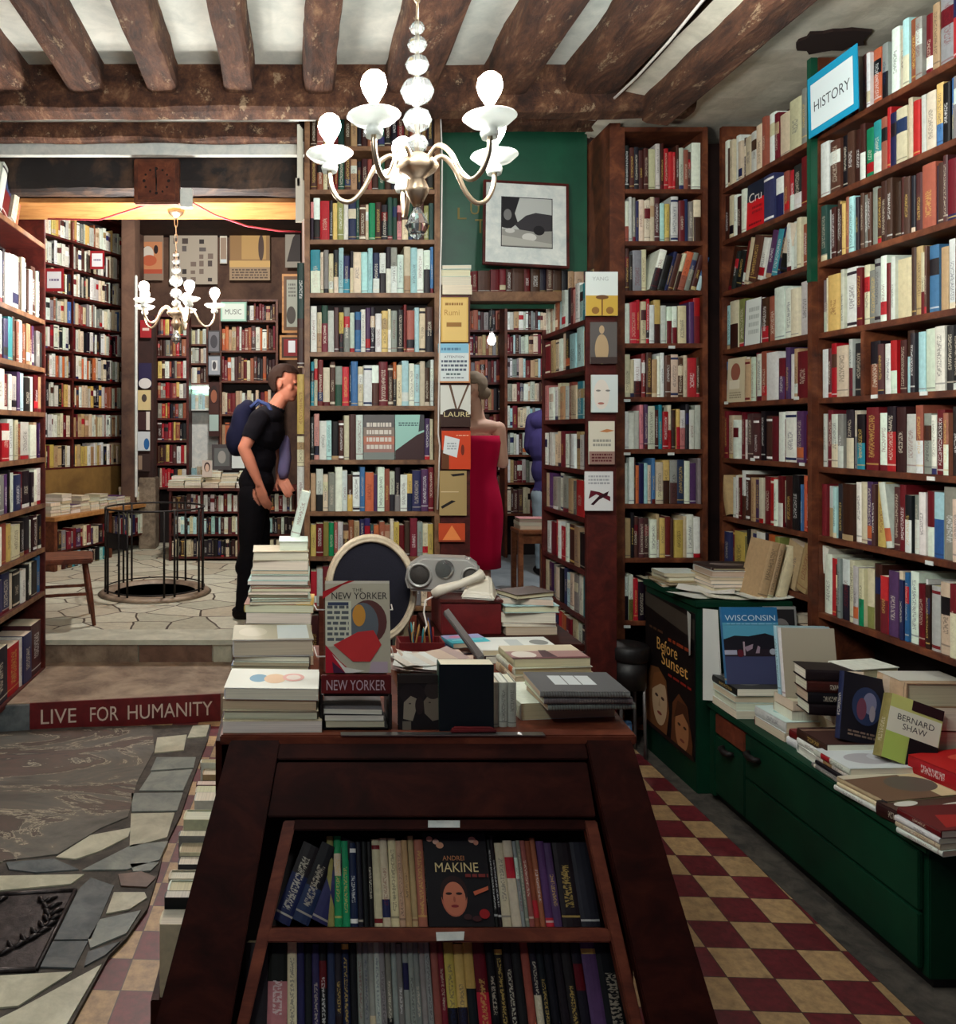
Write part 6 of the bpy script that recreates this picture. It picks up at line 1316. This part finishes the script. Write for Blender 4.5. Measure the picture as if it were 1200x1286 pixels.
# ------------------------------------------------------------------ people
def capsule(mb, a, ra, b, rb, n=14):
    a, b = Vector(a), Vector(b); ax = (b - a); ln = ax.length; ax.normalize(); t = ax.orthogonal().normalized(); u = ax.cross(t)
    rings = []
    for k in range(5): th = math.pi / 2 * (1 - k / 4.0) ; rings.append((a - ax * ra * math.sin(th), max(ra * math.cos(th), 1e-4)))
    for k in range(5): th = math.pi / 2 * (k / 4.0); rings.append((b + ax * rb * math.sin(th), max(rb * math.cos(th), 1e-4)))
    mb.grid([[c + (t * math.cos(2 * math.pi * i / n) + u * math.sin(2 * math.pi * i / n)) * r for i in range(n)] for c, r in rings], 0, closed=True, cap0=True, cap1=True)
def ellipsoid(mb, c, r, m=None, n=16):
    rings = []
    for k in range(1, n // 2 + 0):
        th = math.pi * k / (n // 2); rings.append([Vector((r[0] * math.sin(th) * math.cos(2 * math.pi * i / n), r[1] * math.sin(th) * math.sin(2 * math.pi * i / n), -r[2] * math.cos(th))) for i in range(n)])
    c = Vector(c); rings = [[c + (m @ p if m else p) for p in r_] for r_ in rings]
    mb.grid(rings, 0, closed=True, cap0=True, cap1=True)
def blend(mb, voxel, smooth=5):
    me = mb.mesh('tmp', ['skin']); o = bpy.data.objects.new('tmp', me); COL.objects.link(o)
    md = o.modifiers.new('r', 'REMESH'); md.mode = 'VOXEL'; md.voxel_size = voxel; md.use_smooth_shade = True
    ms = o.modifiers.new('s', 'SMOOTH'); ms.iterations = smooth; ms.factor = .5
    dg = bpy.context.evaluated_depsgraph_get(); dg.update()
    out = bpy.data.meshes.new_from_object(o.evaluated_get(dg)); bpy.data.objects.remove(o)
    return out
def body_object(name, me, col):
    me.materials.clear(); me.materials.append(M['skin'])
    for p in me.polygons: p.use_smooth = True; p.material_index = 0
    for a in list(me.color_attributes): me.color_attributes.remove(a)
    ca = me.color_attributes.new('Col', 'FLOAT_COLOR', 'POINT')
    cs = []
    for v in me.vertices: cs += (*col(v.co), 1.)
    ca.data.foreach_set('color', cs)
    o = bpy.data.objects.new(name, me); COL.objects.link(o); return o
def shell(name, me, keep, off, col, parent, mat='cloth', wr=0.):
    """a garment: the faces of the body that keep() accepts, moved out along their normals"""
    idx = {}; mb = MB(); vn = [v.normal.copy() for v in me.vertices]
    vs = []; fs = []
    for p in me.polygons:
        if all(keep(me.vertices[i].co) for i in p.vertices):
            f = []
            for i in p.vertices:
                if i not in idx:
                    co = me.vertices[i].co; k = off + (wr * noise.noise(co * 16) if wr else 0); idx[i] = len(vs); vs.append(co + vn[i] * k)
                f.append(idx[i])
            fs.append(f)
    mb.v = [tuple(v) for v in vs]; mb.f = [tuple(f) for f in fs]; n = len(fs)
    mb.m = [0] * n; mb.c = [col] * n; mb.k = [(0, 0, 0)] * n; mb.uv = [[(0, -1)] * len(f) for f in fs]; mb.sm = [True] * n
    o = mb.build(name, mat, parent)
    if parent is not None: o.matrix_parent_inverse = Matrix.Identity(4)
    sd = o.modifiers.new('thickness', 'SOLIDIFY'); sd.thickness = .006; sd.offset = -1
    return o
def hand(mb, wrist, d, palm_n, s=1., curl=.5):
    """palm and five fingers: d points to the fingertips, palm_n out of the palm"""
    w = Vector(wrist); d = Vector(d).normalized(); pn = Vector(palm_n); pn = (pn - d * pn.dot(d)).normalized(); sd = d.cross(pn)
    for k in range(4):
        capsule(mb, w + sd * (k - 1.5) * .012 * s, .013 * s, w + d * .085 * s + sd * (k - 1.5) * .021 * s, .0115 * s, 10)
        b = w + d * .09 * s + sd * (k - 1.5) * .021 * s; L_ = (.038, .044, .041, .032)[k] * s; cur = b; dd = d.copy()
        for j in range(3):
            dd = (dd + pn * curl * (.35 + .15 * j)).normalized(); nx = cur + dd * L_ * (1, .75, .6)[j]; capsule(mb, cur, .0092 * s, nx, .0085 * s, 8); cur = nx
    b = w + d * .03 * s - sd * .03 * s; m1 = b + (d * .6 - sd * .7 + pn * .3).normalized() * .04 * s; m2 = m1 + (d * .95 - sd * .1 + pn * .35).normalized() * .035 * s
    capsule(mb, w + d * .015 * s - sd * .012 * s, .014 * s, b, .0125 * s, 8); capsule(mb, b, .012 * s, m1, .0105 * s, 8); capsule(mb, m1, .0105 * s, m2, .0085 * s, 8)
def head(mb, c, fwd, up, s=1.):
    """skull, jaw, nose, brows, lips and ears about the head's centre"""
    f = Vector(fwd).normalized(); u = Vector(up); u = (u - f * u.dot(f)).normalized(); r = f.cross(u); m = Matrix((r, f, u)).transposed(); c = Vector(c)
    E = lambda p, q: ellipsoid(mb, c + m @ (Vector(p) * s), Vector(q) * s, m)
    E((0, -.012, .028), (.074, .092, .088)); E((0, .022, -.045), (.056, .066, .07)); E((0, .05, -.088), (.03, .03, .022))
    E((0, .078, .015), (.05, .016, .012)); E((0, .094, -.02), (.013, .02, .024)); E((0, .082, -.0), (.01, .014, .03))
    E((0, .074, -.058), (.024, .012, .007)); E((0, .071, -.07), (.022, .012, .008))
    for sx in (-1, 1): E((sx * .073, -.012, -.008), (.009, .017, .028)); E((sx * .038, .048, -.024), (.026, .022, .024))
    return m
def face_parts(parent, c, m, s, eye=(60, 50, 44)):
    for sx in (-1, 1):
        mb = MB(); ellipsoid(mb, Vector(c) + m @ (Vector((sx * .031, .075, .003)) * s), Vector((.012, .006, .006)) * s, m, 10); mb.c = [lin(eye)] * len(mb.f); mb.build('eye', 'skin', parent)
    mb = MB(); ellipsoid(mb, Vector(c) + m @ (Vector((0, .083, -.064)) * s), Vector((.021, .005, .004)) * s, m, 10); mb.c = [lin((140, 76, 70))] * len(mb.f); mb.build('mouth', 'skin', parent)

SK1, SK2 = lin((196, 128, 104)), lin((222, 176, 150))
# --- the man with the rucksack, standing in profile on the raised floor, facing right
def man():
    Y0 = 5.72; q = lambda x, y, dy=0.: P(x, y, Y0) + Vector((0, dy, 0))
    mb = MB()
    hipc, neck = q(321, 612), q(343, 518); hc = q(358, 484)
    hcz = hc + Vector((0, .0, .01))
    ch_ = q(334, 542)
    ellipsoid(mb, q(322, 606), (.115, .165, .12)); ellipsoid(mb, q(326, 575), (.105, .15, .13)); ellipsoid(mb, ch_, (.125, .18, .15)); ellipsoid(mb, q(337, 524), (.1, .17, .075))
    capsule(mb, q(342, 518), .06, q(353, 500), .055)
    m = head(mb, hcz, (1, -.28, -.12), (.12, 0, 1), 1.12)
    # legs
    for dy, kx, ax in ((-.095, 314, 307), (.095, 326, 322)):
        hip, kn, an = q(319, 622, dy), q(kx, 690, dy), q(ax, 762, dy); an.z = .287 + .085
        capsule(mb, hip, .092, kn, .058); capsule(mb, kn, .058, kn.lerp(an, .3) + Vector((-.012, 0, 0)), .06); capsule(mb, kn.lerp(an, .3), .058, an, .042)
        capsule(mb, an + Vector((-.035, 0, -.045)), .038, an + Vector((.07, 0, -.05)), .036); capsule(mb, an + Vector((.07, 0, -.05)), .036, an + Vector((.15, 0, -.055)), .028)
    # near arm hangs, forearm forward
    s1, e1, w1 = q(327, 526, -.19), q(309, 562, -.235), q(327, 604, -.235)
    capsule(mb, s1, .056, e1, .043); capsule(mb, e1, .043, e1.lerp(w1, .35), .045); capsule(mb, e1.lerp(w1, .35), .044, w1, .029); hand(mb, w1, (.30, -.05, -1), (.6, .8, 0), 1.05, .55)
    s2, e2, w2 = q(340, 526, .19), q(352, 566, .23), q(352, 598, .02)
    capsule(mb, s2, .056, e2, .043); capsule(mb, e2, .043, w2, .03); hand(mb, w2, (.3, -.7, -.5), (.3, .5, -.6), 1.05, .6)
    me = blend(mb, .0062, 3)
    def col(co): return SK1
    o = body_object('person', me, col)
    tag(o, 'man in a black T-shirt and black trousers with a rucksack, standing in profile', 'person')
    zb = hipc.z + .03
    seg = lambda p, a, b: (p - (a + (b - a) * max(0, min(1, (p - a).dot(b - a) / (b - a).length_squared)))).length
    cuff1 = s1.lerp(e1, .72); cuff2 = s2.lerp(e2, .72)
    sd = lambda co: co.y < Y0 - .165 and (co - s1).dot((e1 - s1).normalized()) > (cuff1 - s1).length or (co.y > Y0 + .165 or co.x > q(345, 0).x) and (co - s2).dot((e2 - s2).normalized()) > (cuff2 - s2).length and co.z < s2.z - .1
    armz = lambda co: min(seg(co, e1, w1), seg(co, w1, w1 + Vector((.06, 0, -.18)))) < .085 and co.y < Y0 - .165 or min(seg(co, e2, w2), seg(co, w2, w2 + Vector((.06, -.14, -.1)))) < .075 and co.x > q(341, 0).x
    nd = (hc - neck).normalized()
    shell('black_shirt', me, lambda co: zb - .06 < co.z and (co - q(345, 513)).dot(nd) < .02 and not armz(co) and not sd(co), .014, lin((16, 15, 22)), o, wr=.006)
    shell('black_trousers', me, lambda co: .34 < co.z < zb + .04 and not armz(co) and not (co.y < Y0 - .19), .016, lin((14, 13, 18)), o, wr=.006)
    shell('shoe', me, lambda co: co.z < .42, .01, lin((22, 16, 16)), o)
    up = m @ Vector((0, 0, 1)); fw = m @ Vector((0, 1, 0))
    shell('short_hair', me, lambda co: (co - hcz).length < .17 and (co - hcz).dot(up) > -.06 and ((co - hcz).dot(up) > .075 or (co - hcz).dot(fw) < -.0) and not ((co - hcz).dot(fw) > -.035 and (co - hcz).dot(up) < .035), .018, lin((58, 42, 36)), o, 'cloth', .008)
    face_parts(o, hcz, m, 1.12)
    bp = thing('rucksack', 'navy rucksack hanging on the back of the man in black', 'bag', q(299, 534)); BI = bp.matrix_world.inverted()
    mb = MB(); ellipsoid(mb, q(304, 540), (.085, .15, .2)); ellipsoid(mb, q(298, 552), (.085, .14, .13)); ellipsoid(mb, q(311, 515), (.06, .12, .08)); me2 = blend(mb, .012, 6)
    mb2 = MB(); mb2.v = [tuple(BI @ v.co) for v in me2.vertices]; mb2.f = [tuple(p.vertices) for p in me2.polygons]; n = len(mb2.f); mb2.m = [0] * n; mb2.c = [lin((20, 22, 46))] * n; mb2.k = mb2.c; mb2.uv = [[(0, -1)] * len(f) for f in mb2.f]; mb2.sm = [True] * n; mb2.build('rucksack_body', 'cloth', bp)
    for dy in (-.12, .12):
        mb = MB(); pts = [BI @ v for v in (q(316, 512, dy), q(325, 504, dy * 1.1), q(337, 509, dy * 1.15), q(345, 524, dy * 1.05), q(344, 545, dy * 1.05))]; mb.tube(pts, .014, 8, 0, lin((60, 74, 120))); mb.build('shoulder_strap', 'cloth', bp)
    # folded jacket over the far arm, book in the hand
    mb = MB(); pts = [q(357, 552, .02), q(358, 575, .0), q(356, 592, -.02)]; mb.tube([pts[0] + Vector((0, 0, .03)), *pts, pts[-1] - Vector((0, 0, .05))], [.02, .04, .046, .044, .03], 12, 0, lin((112, 108, 150))); tag(mb.build('folded_jacket', 'cloth'), 'lavender grey cloth hanging from the arm of the man in black', 'clothing')
man()
# --- the woman in the red dress, seen from behind, in the doorway
def woman():
    Y0 = 5.35; q = lambda x, y, dy=0.: P(x, y, Y0) + Vector((0, dy, 0)); mb = MB(); fl = .287
    cx = 599
    ellipsoid(mb, q(cx, 632), (.155, .12, .15)); ellipsoid(mb, q(cx, 598), (.115, .095, .13)); ellipsoid(mb, q(cx + 1, 564), (.128, .095, .13)); ellipsoid(mb, q(cx + 2, 536), (.15, .07, .055))
    capsule(mb, q(602, 532, .0), .047, q(596, 505, .01), .042)
    hc = q(591, 489, .0); m = head(mb, hc, (-1, .35, -.05), (0, 0, 1), 1.0)
    for dx, kx in ((-9, -7), (9, 7)):
        hip, kn, an = q(cx + dx, 645), q(cx + kx, 712), q(cx + kx, 775); an.z = fl + .08
        capsule(mb, hip, .088, kn, .052); capsule(mb, kn, .052, kn.lerp(an, .3), .055); capsule(mb, kn.lerp(an, .3), .054, an, .034)
        capsule(mb, an + Vector((.02, 0, -.04)), .034, an + Vector((-.13, .05, -.055)), .025)
    s1, e1, w1 = q(626, 538), q(633, 582, .03), q(610, 572, .17)
    capsule(mb, s1, .046, e1, .036); capsule(mb, e1, .036, e1.lerp(w1, .35), .037); capsule(mb, e1.lerp(w1, .35), .036, w1, .025); hand(mb, w1, (-.8, .3, .3), (-.2, .3, -.6), .92, .5)
    s2, e2, w2 = q(573, 538), q(565, 582, .06), q(588, 570, .2)
    capsule(mb, s2, .046, e2, .036); capsule(mb, e2, .036, w2, .026); hand(mb, w2, (.8, .2, .3), (.2, .3, -.6), .92, .5)
    me = blend(mb, .0065, 3); o = body_object('person', me, lambda co: SK2)
    tag(o, 'woman in a strapless red dress with pinned-up hair, standing in the doorway', 'person')
    # dress, slightly looser than the body
    D = MB(); rings = []; n = 40
    for y, rx, ry, dx in ((547, .134, .108, 2), (556, .139, .112, 2), (570, .134, .108, 1), (585, .125, .102, 0), (598, .123, .102, 0), (612, .136, .114, 0), (628, .158, .134, 0), (645, .166, .136, 0), (668, .160, .126, 0), (690, .152, .118, 0), (712, .150, .116, 0)):
        c = q(cx + dx, y); rings.append([c + Vector((rx * math.cos(2 * math.pi * i / n) * (1 + .015 * math.sin(7 * 2 * math.pi * i / n + y)), ry * math.sin(2 * math.pi * i / n), 0)) for i in range(n)])
    D.grid(rings, 0, lin((196, 16, 62)), closed=True); d_ = D.build('red_dress', 'cloth', o); sm = d_.modifiers.new('thickness', 'SOLIDIFY'); sm.thickness = .006
    up = m @ Vector((0, 0, 1)); fw = m @ Vector((0, 1, 0))
    shell('pinned_hair', me, lambda co: (co - hc).length < .16 and (co - hc).dot(up) > -.06 and ((co - hc).dot(up) > .06 or (co - hc).dot(fw) < -.01) and not ((co - hc).dot(fw) > -.05 and (co - hc).dot(up) < .03), .012, lin((150, 132, 112)), o, 'cloth', .006)
    mb = MB(); ellipsoid(mb, hc + m @ Vector((0, -.085, -.03)), (.045, .04, .045)); mb.c = [lin((140, 122, 102))] * len(mb.f); mb.build('hair_bun', 'cloth', o)
    face_parts(o, hc, m, 1.)
woman()
# --- the man in the indigo shirt, his back to us, half hidden by the sideways bookcase
def shirt():
    Y0 = 7.3; q = lambda x, y, dy=0.: P(x, y, Y0) + Vector((0, dy, 0)); mb = MB(); fl = .287; cx = 693
    ellipsoid(mb, q(cx + 2, 612), (.165, .13, .14)); ellipsoid(mb, q(cx, 590), (.175, .13, .17)); ellipsoid(mb, q(cx, 560), (.2, .14, .22)); ellipsoid(mb, q(cx, 528), (.205, .11, .1))
    capsule(mb, q(cx + 2, 518), .06, q(cx + 4, 496), .055); hc = q(cx + 5, 478, .02); m = head(mb, hc, (.3, 1, -.3), (0, .25, 1), 1.08)
    for dx in (-11, 13):
        hip, kn, an = q(cx + dx, 622), q(cx + dx * 1.1, 670), q(cx + dx * 1.15, 715); an.z = fl + .085
        capsule(mb, hip, .095, kn, .062); capsule(mb, kn, .06, an, .044); capsule(mb, an + Vector((0, -.03, -.045)), .038, an + Vector((0, .15, -.055)), .03)
    for s in (-1, 1):
        a, b, c = q(cx + s * 22, 528, .03), q(cx + s * 24, 560, .08), q(cx + s * 13, 572, .28); capsule(mb, a, .055, b, .044); capsule(mb, b, .044, c, .03); hand(mb, c, (-s * .4, .8, .1), (-s * .6, 0, -.5), 1., .6)
    me = blend(mb, .01, 9); o = body_object('person', me, lambda co: SK1)
    tag(o, 'man in an indigo shirt and blue jeans with his back turned, beyond the doorway', 'person')
    zt = q(0, 612).z; zn = q(0, 507).z; hz = q(0, 566).z
    shell('indigo_shirt', me, lambda co: zt - .04 < co.z < zn and not (co.y > Y0 + .17), .018, lin((56, 50, 96)), o, wr=.004)
    shell('blue_jeans', me, lambda co: fl + .06 < co.z < zt and not (co.y > Y0 + .2), .014, lin((140, 156, 164)), o, wr=.008)
    shell('shoe', me, lambda co: co.z < fl + .1, .01, lin((30, 24, 24)), o)
    up = m @ Vector((0, 0, 1)); fw = m @ Vector((0, 1, 0))
    shell('short_hair', me, lambda co: (co - hc).length < .16 and ((co - hc).dot(up) > .07 or (co - hc).dot(fw) < 0) and (co - hc).dot(up) > -.05, .012, lin((40, 30, 26)), o)
    face_parts(o, hc, m, 1.08)
shirt()
# ------------------------------------------------------------------ chandeliers
def chandelier(name, label, c, s, start, n, zhook, bulbmat, glass_beads=True, zb=2.45, dim=()):
    """c: hub centre; n arms of reach .25*s with dished pans and lit bulbs"""
    t = thing(name, label, 'chandelier', c); Rr = .25 * s
    mb = MB(); prof = []
    z = .02
    mb.lathe([(.0, -.10 * s), (.012 * s, -.095 * s), (.03 * s, -.06 * s), (.034 * s, -.05 * s), (.02 * s, -.02 * s), (.05 * s, .0), (.06 * s, .015 * s), (.045 * s, .035 * s), (.02 * s, .05 * s)], 24); mb.build('hub', 'brass', t)
    zz = .05 * s
    for r in (.032, .042, .048, .034, .028, .022):
        mb = MB(); h = r * 1.7 * s; mb.lathe([(.006 * s, zz), (r * s * .75, zz + h * .2), (r * s, zz + h * .5), (r * s * .75, zz + h * .8), (.006 * s, zz + h)], 10, smooth=False); mb.build('glass_bead', 'glass', t); zz += h + .003
    mb = MB(); mb.lathe([(.0, -.19 * s), (.02 * s, -.175 * s), (.034 * s, -.15 * s), (.02 * s, -.12 * s), (.008 * s, -.10 * s)], 12, smooth=False); mb.build('glass_drop', 'glass', t)
    mb = MB(); mb.tube([(0, 0, .03 * s), (0, 0, zz + .01)], .005 * s, 8); mb.build('stem', 'brass', t)
    k = 0; zc_ = zz; links = max(3, int((zhook - c[2] - zc_) / (.045)))
    mb = MB(); dz = (zhook - c[2] - zc_) / links
    for i in range(links):
        zm = zc_ + (i + .5) * dz; pts = []
        for j in range(13):
            a = 2 * math.pi * j / 12; u = .009 * math.cos(a); v = dz * .62 * math.sin(a); pts.append((u, 0, zm + v) if i % 2 else (0, u, zm + v))
        mb.tube(pts, .0022, 5, cap=False)
    mb.build('chain', 'brass', t)
    mb = MB(); mb.lathe([(.05, zhook - c[2]), (.045, zhook - c[2] - .02), (.012, zhook - c[2] - .045)], 20); mb.build('ceiling_rose', 'brass', t)
    for a_ in range(n):
        a = R(start + 360 / n * a_); dx, dy = math.cos(a), math.sin(a); pts = []
        for u, v in ((.03, .015), (.06, .045), (.085, .05), (.12, .02), (.155, -.04), (.19, -.068), (.225, -.055), (.248, -.01), (.25, .05)):
            pts.append((u * s * dx, u * s * dy, v * s))
        fine = []
        for i in range(len(pts) - 1):
            for j in range(4):
                p0 = Vector(pts[max(i - 1, 0)]); p1 = Vector(pts[i]); p2 = Vector(pts[i + 1]); p3 = Vector(pts[min(i + 2, len(pts) - 1)]); u = j / 4
                fine.append(.5 * ((2 * p1) + (p2 - p0) * u + (2 * p0 - 5 * p1 + 4 * p2 - p3) * u * u + (3 * p1 - p0 - 3 * p2 + p3) * u ** 3))
        fine.append(Vector(pts[-1]))
        mb = MB(); mb.tube(fine, .007 * s, 10); arm = mb.build('arm', 'brass', t)
        ex, ey, ez = Rr * dx, Rr * dy, .05 * s
        mb = MB(); mb.lathe([(.0, -.012 * s), (.02 * s, -.03 * s), (.024 * s, -.015 * s), (.018 * s, .0), (.05 * s, .008 * s), (.068 * s, .024 * s), (.066 * s, .027 * s), (.045 * s, .014 * s), (.0, .008 * s)], 24, centre=(ex, ey, ez)); mb.build('drip_dish', 'milk', arm)
        mb = MB(); mb.lathe([(.011 * s, .006 * s), (.011 * s, .055 * s), (.013 * s, .06 * s)], 12, centre=(ex, ey, ez)); mb.build('candle_tube', 'white_wire', arm)
        mb = MB(); mb.lathe([(.012 * s, .058 * s), (.016 * s, .066 * s), (.027 * s, .084 * s), (.033 * s, .103 * s), (.028 * s, .123 * s), (.016 * s, .134 * s), (.0, .137 * s)], 12, centre=(ex, ey, ez)); mb.build('light_bulb', bulbmat, arm)
    return t
chandelier('chandelier', 'five-armed pale metal and cut-glass chandelier hanging over the desk', (.2825, 1.9, 2.236), .86, 20, 5, 3.41, 'bulb')
chandelier('chandelier', 'five-armed lit chandelier hanging from the lintel before the back room', (P(221, 396, 4.66).x, 4.66, P(221, 396, 4.66).z), .9, 10, 5, 2.905, 'bulb_far')
# bare bulb beyond the doorway
pd = thing('pendant_bulb', 'bare lit bulb hanging in the room through the doorway', 'lamp', T(*P(617, 427, 6.6)))
mb = MB(); mb.lathe([(.0, -.04), (.018, -.035), (.032, -.01), (.03, .01), (.016, .04), (.014, .05)], 14); mb.build('light_bulb', 'bulb_far', pd)
mb = MB(); mb.lathe([(.016, .05), (.018, .09), (.006, .1)], 12); mb.build('lamp_holder', 'black', pd)
mb = MB(); mb.tube([(0, 0, .1), (0, 0, 4.06 - P(617, 427, 6.6).z)], .003, 6); mb.build('flex', 'black', pd)

# added unseen point lights, for brightness the visible lamps do not give
def lamp(name, loc, e, r, c):
    l = bpy.data.lights.new(name, 'POINT'); l.energy = e; l.shadow_soft_size = r; l.color = c
    o = bpy.data.objects.new(name, l); COL.objects.link(o); o.location = loc; return o
lamp('ceiling_lamp_right', (1.15, 2.35, 3.0), 27, .12, (.94, 1., .96))
lamp('ceiling_lamp_near', (-.45, .8, 2.55), 30, .1, (.94, 1., .96))
lamp('back_room_lamp', (-.7, 7.0, 3.92), 190, .1, (1., .93, .86))
lamp('doorway_lamp', (2.2, 5.6, 3.75), 120, .1, (.92, .97, 1.))
w = bpy.data.worlds.new('room_air'); scene.world = w; w.use_nodes = True
w.node_tree.nodes['Background'].inputs[0].default_value = (.22, .2, .34, 1); w.node_tree.nodes['Background'].inputs[1].default_value = .10

finish_books(300)
for k in LABELS:
    if len(k.split()) > 16: print('LONG', k)
for k, v in LABELS.items():
    if len(v) > 1: print('DUPLICATE LABEL', k, len(v))

# ------------------------------------------------------------------ camera and view
cd = bpy.data.cameras.new('camera'); cam = bpy.data.objects.new('camera', cd); COL.objects.link(cam)
cam.location = (0, 0, EYE); cam.rotation_euler = (R(90), 0, 0)
cd.sensor_fit = 'HORIZONTAL'; cd.sensor_width = 36; cd.lens = 36 * FPX / 1200
cd.shift_x = 225 / 1200; cd.shift_y = -103 / 1200; cd.clip_start = .05; cd.clip_end = 60
scene.camera = cam
scene.view_settings.view_transform = 'Standard'; scene.view_settings.look = 'None'; scene.view_settings.gamma = 1; scene.view_settings.use_curve_mapping = False
scene.view_settings.exposure = 0.55
scene.cycles.use_denoising = True; scene.cycles.max_bounces = 7; scene.cycles.diffuse_bounces = 4; scene.cycles.glossy_bounces = 3; scene.cycles.transmission_bounces = 5
scene.cycles.sample_clamp_indirect = 6; scene.cycles.caustics_reflective = False; scene.cycles.caustics_refractive = False
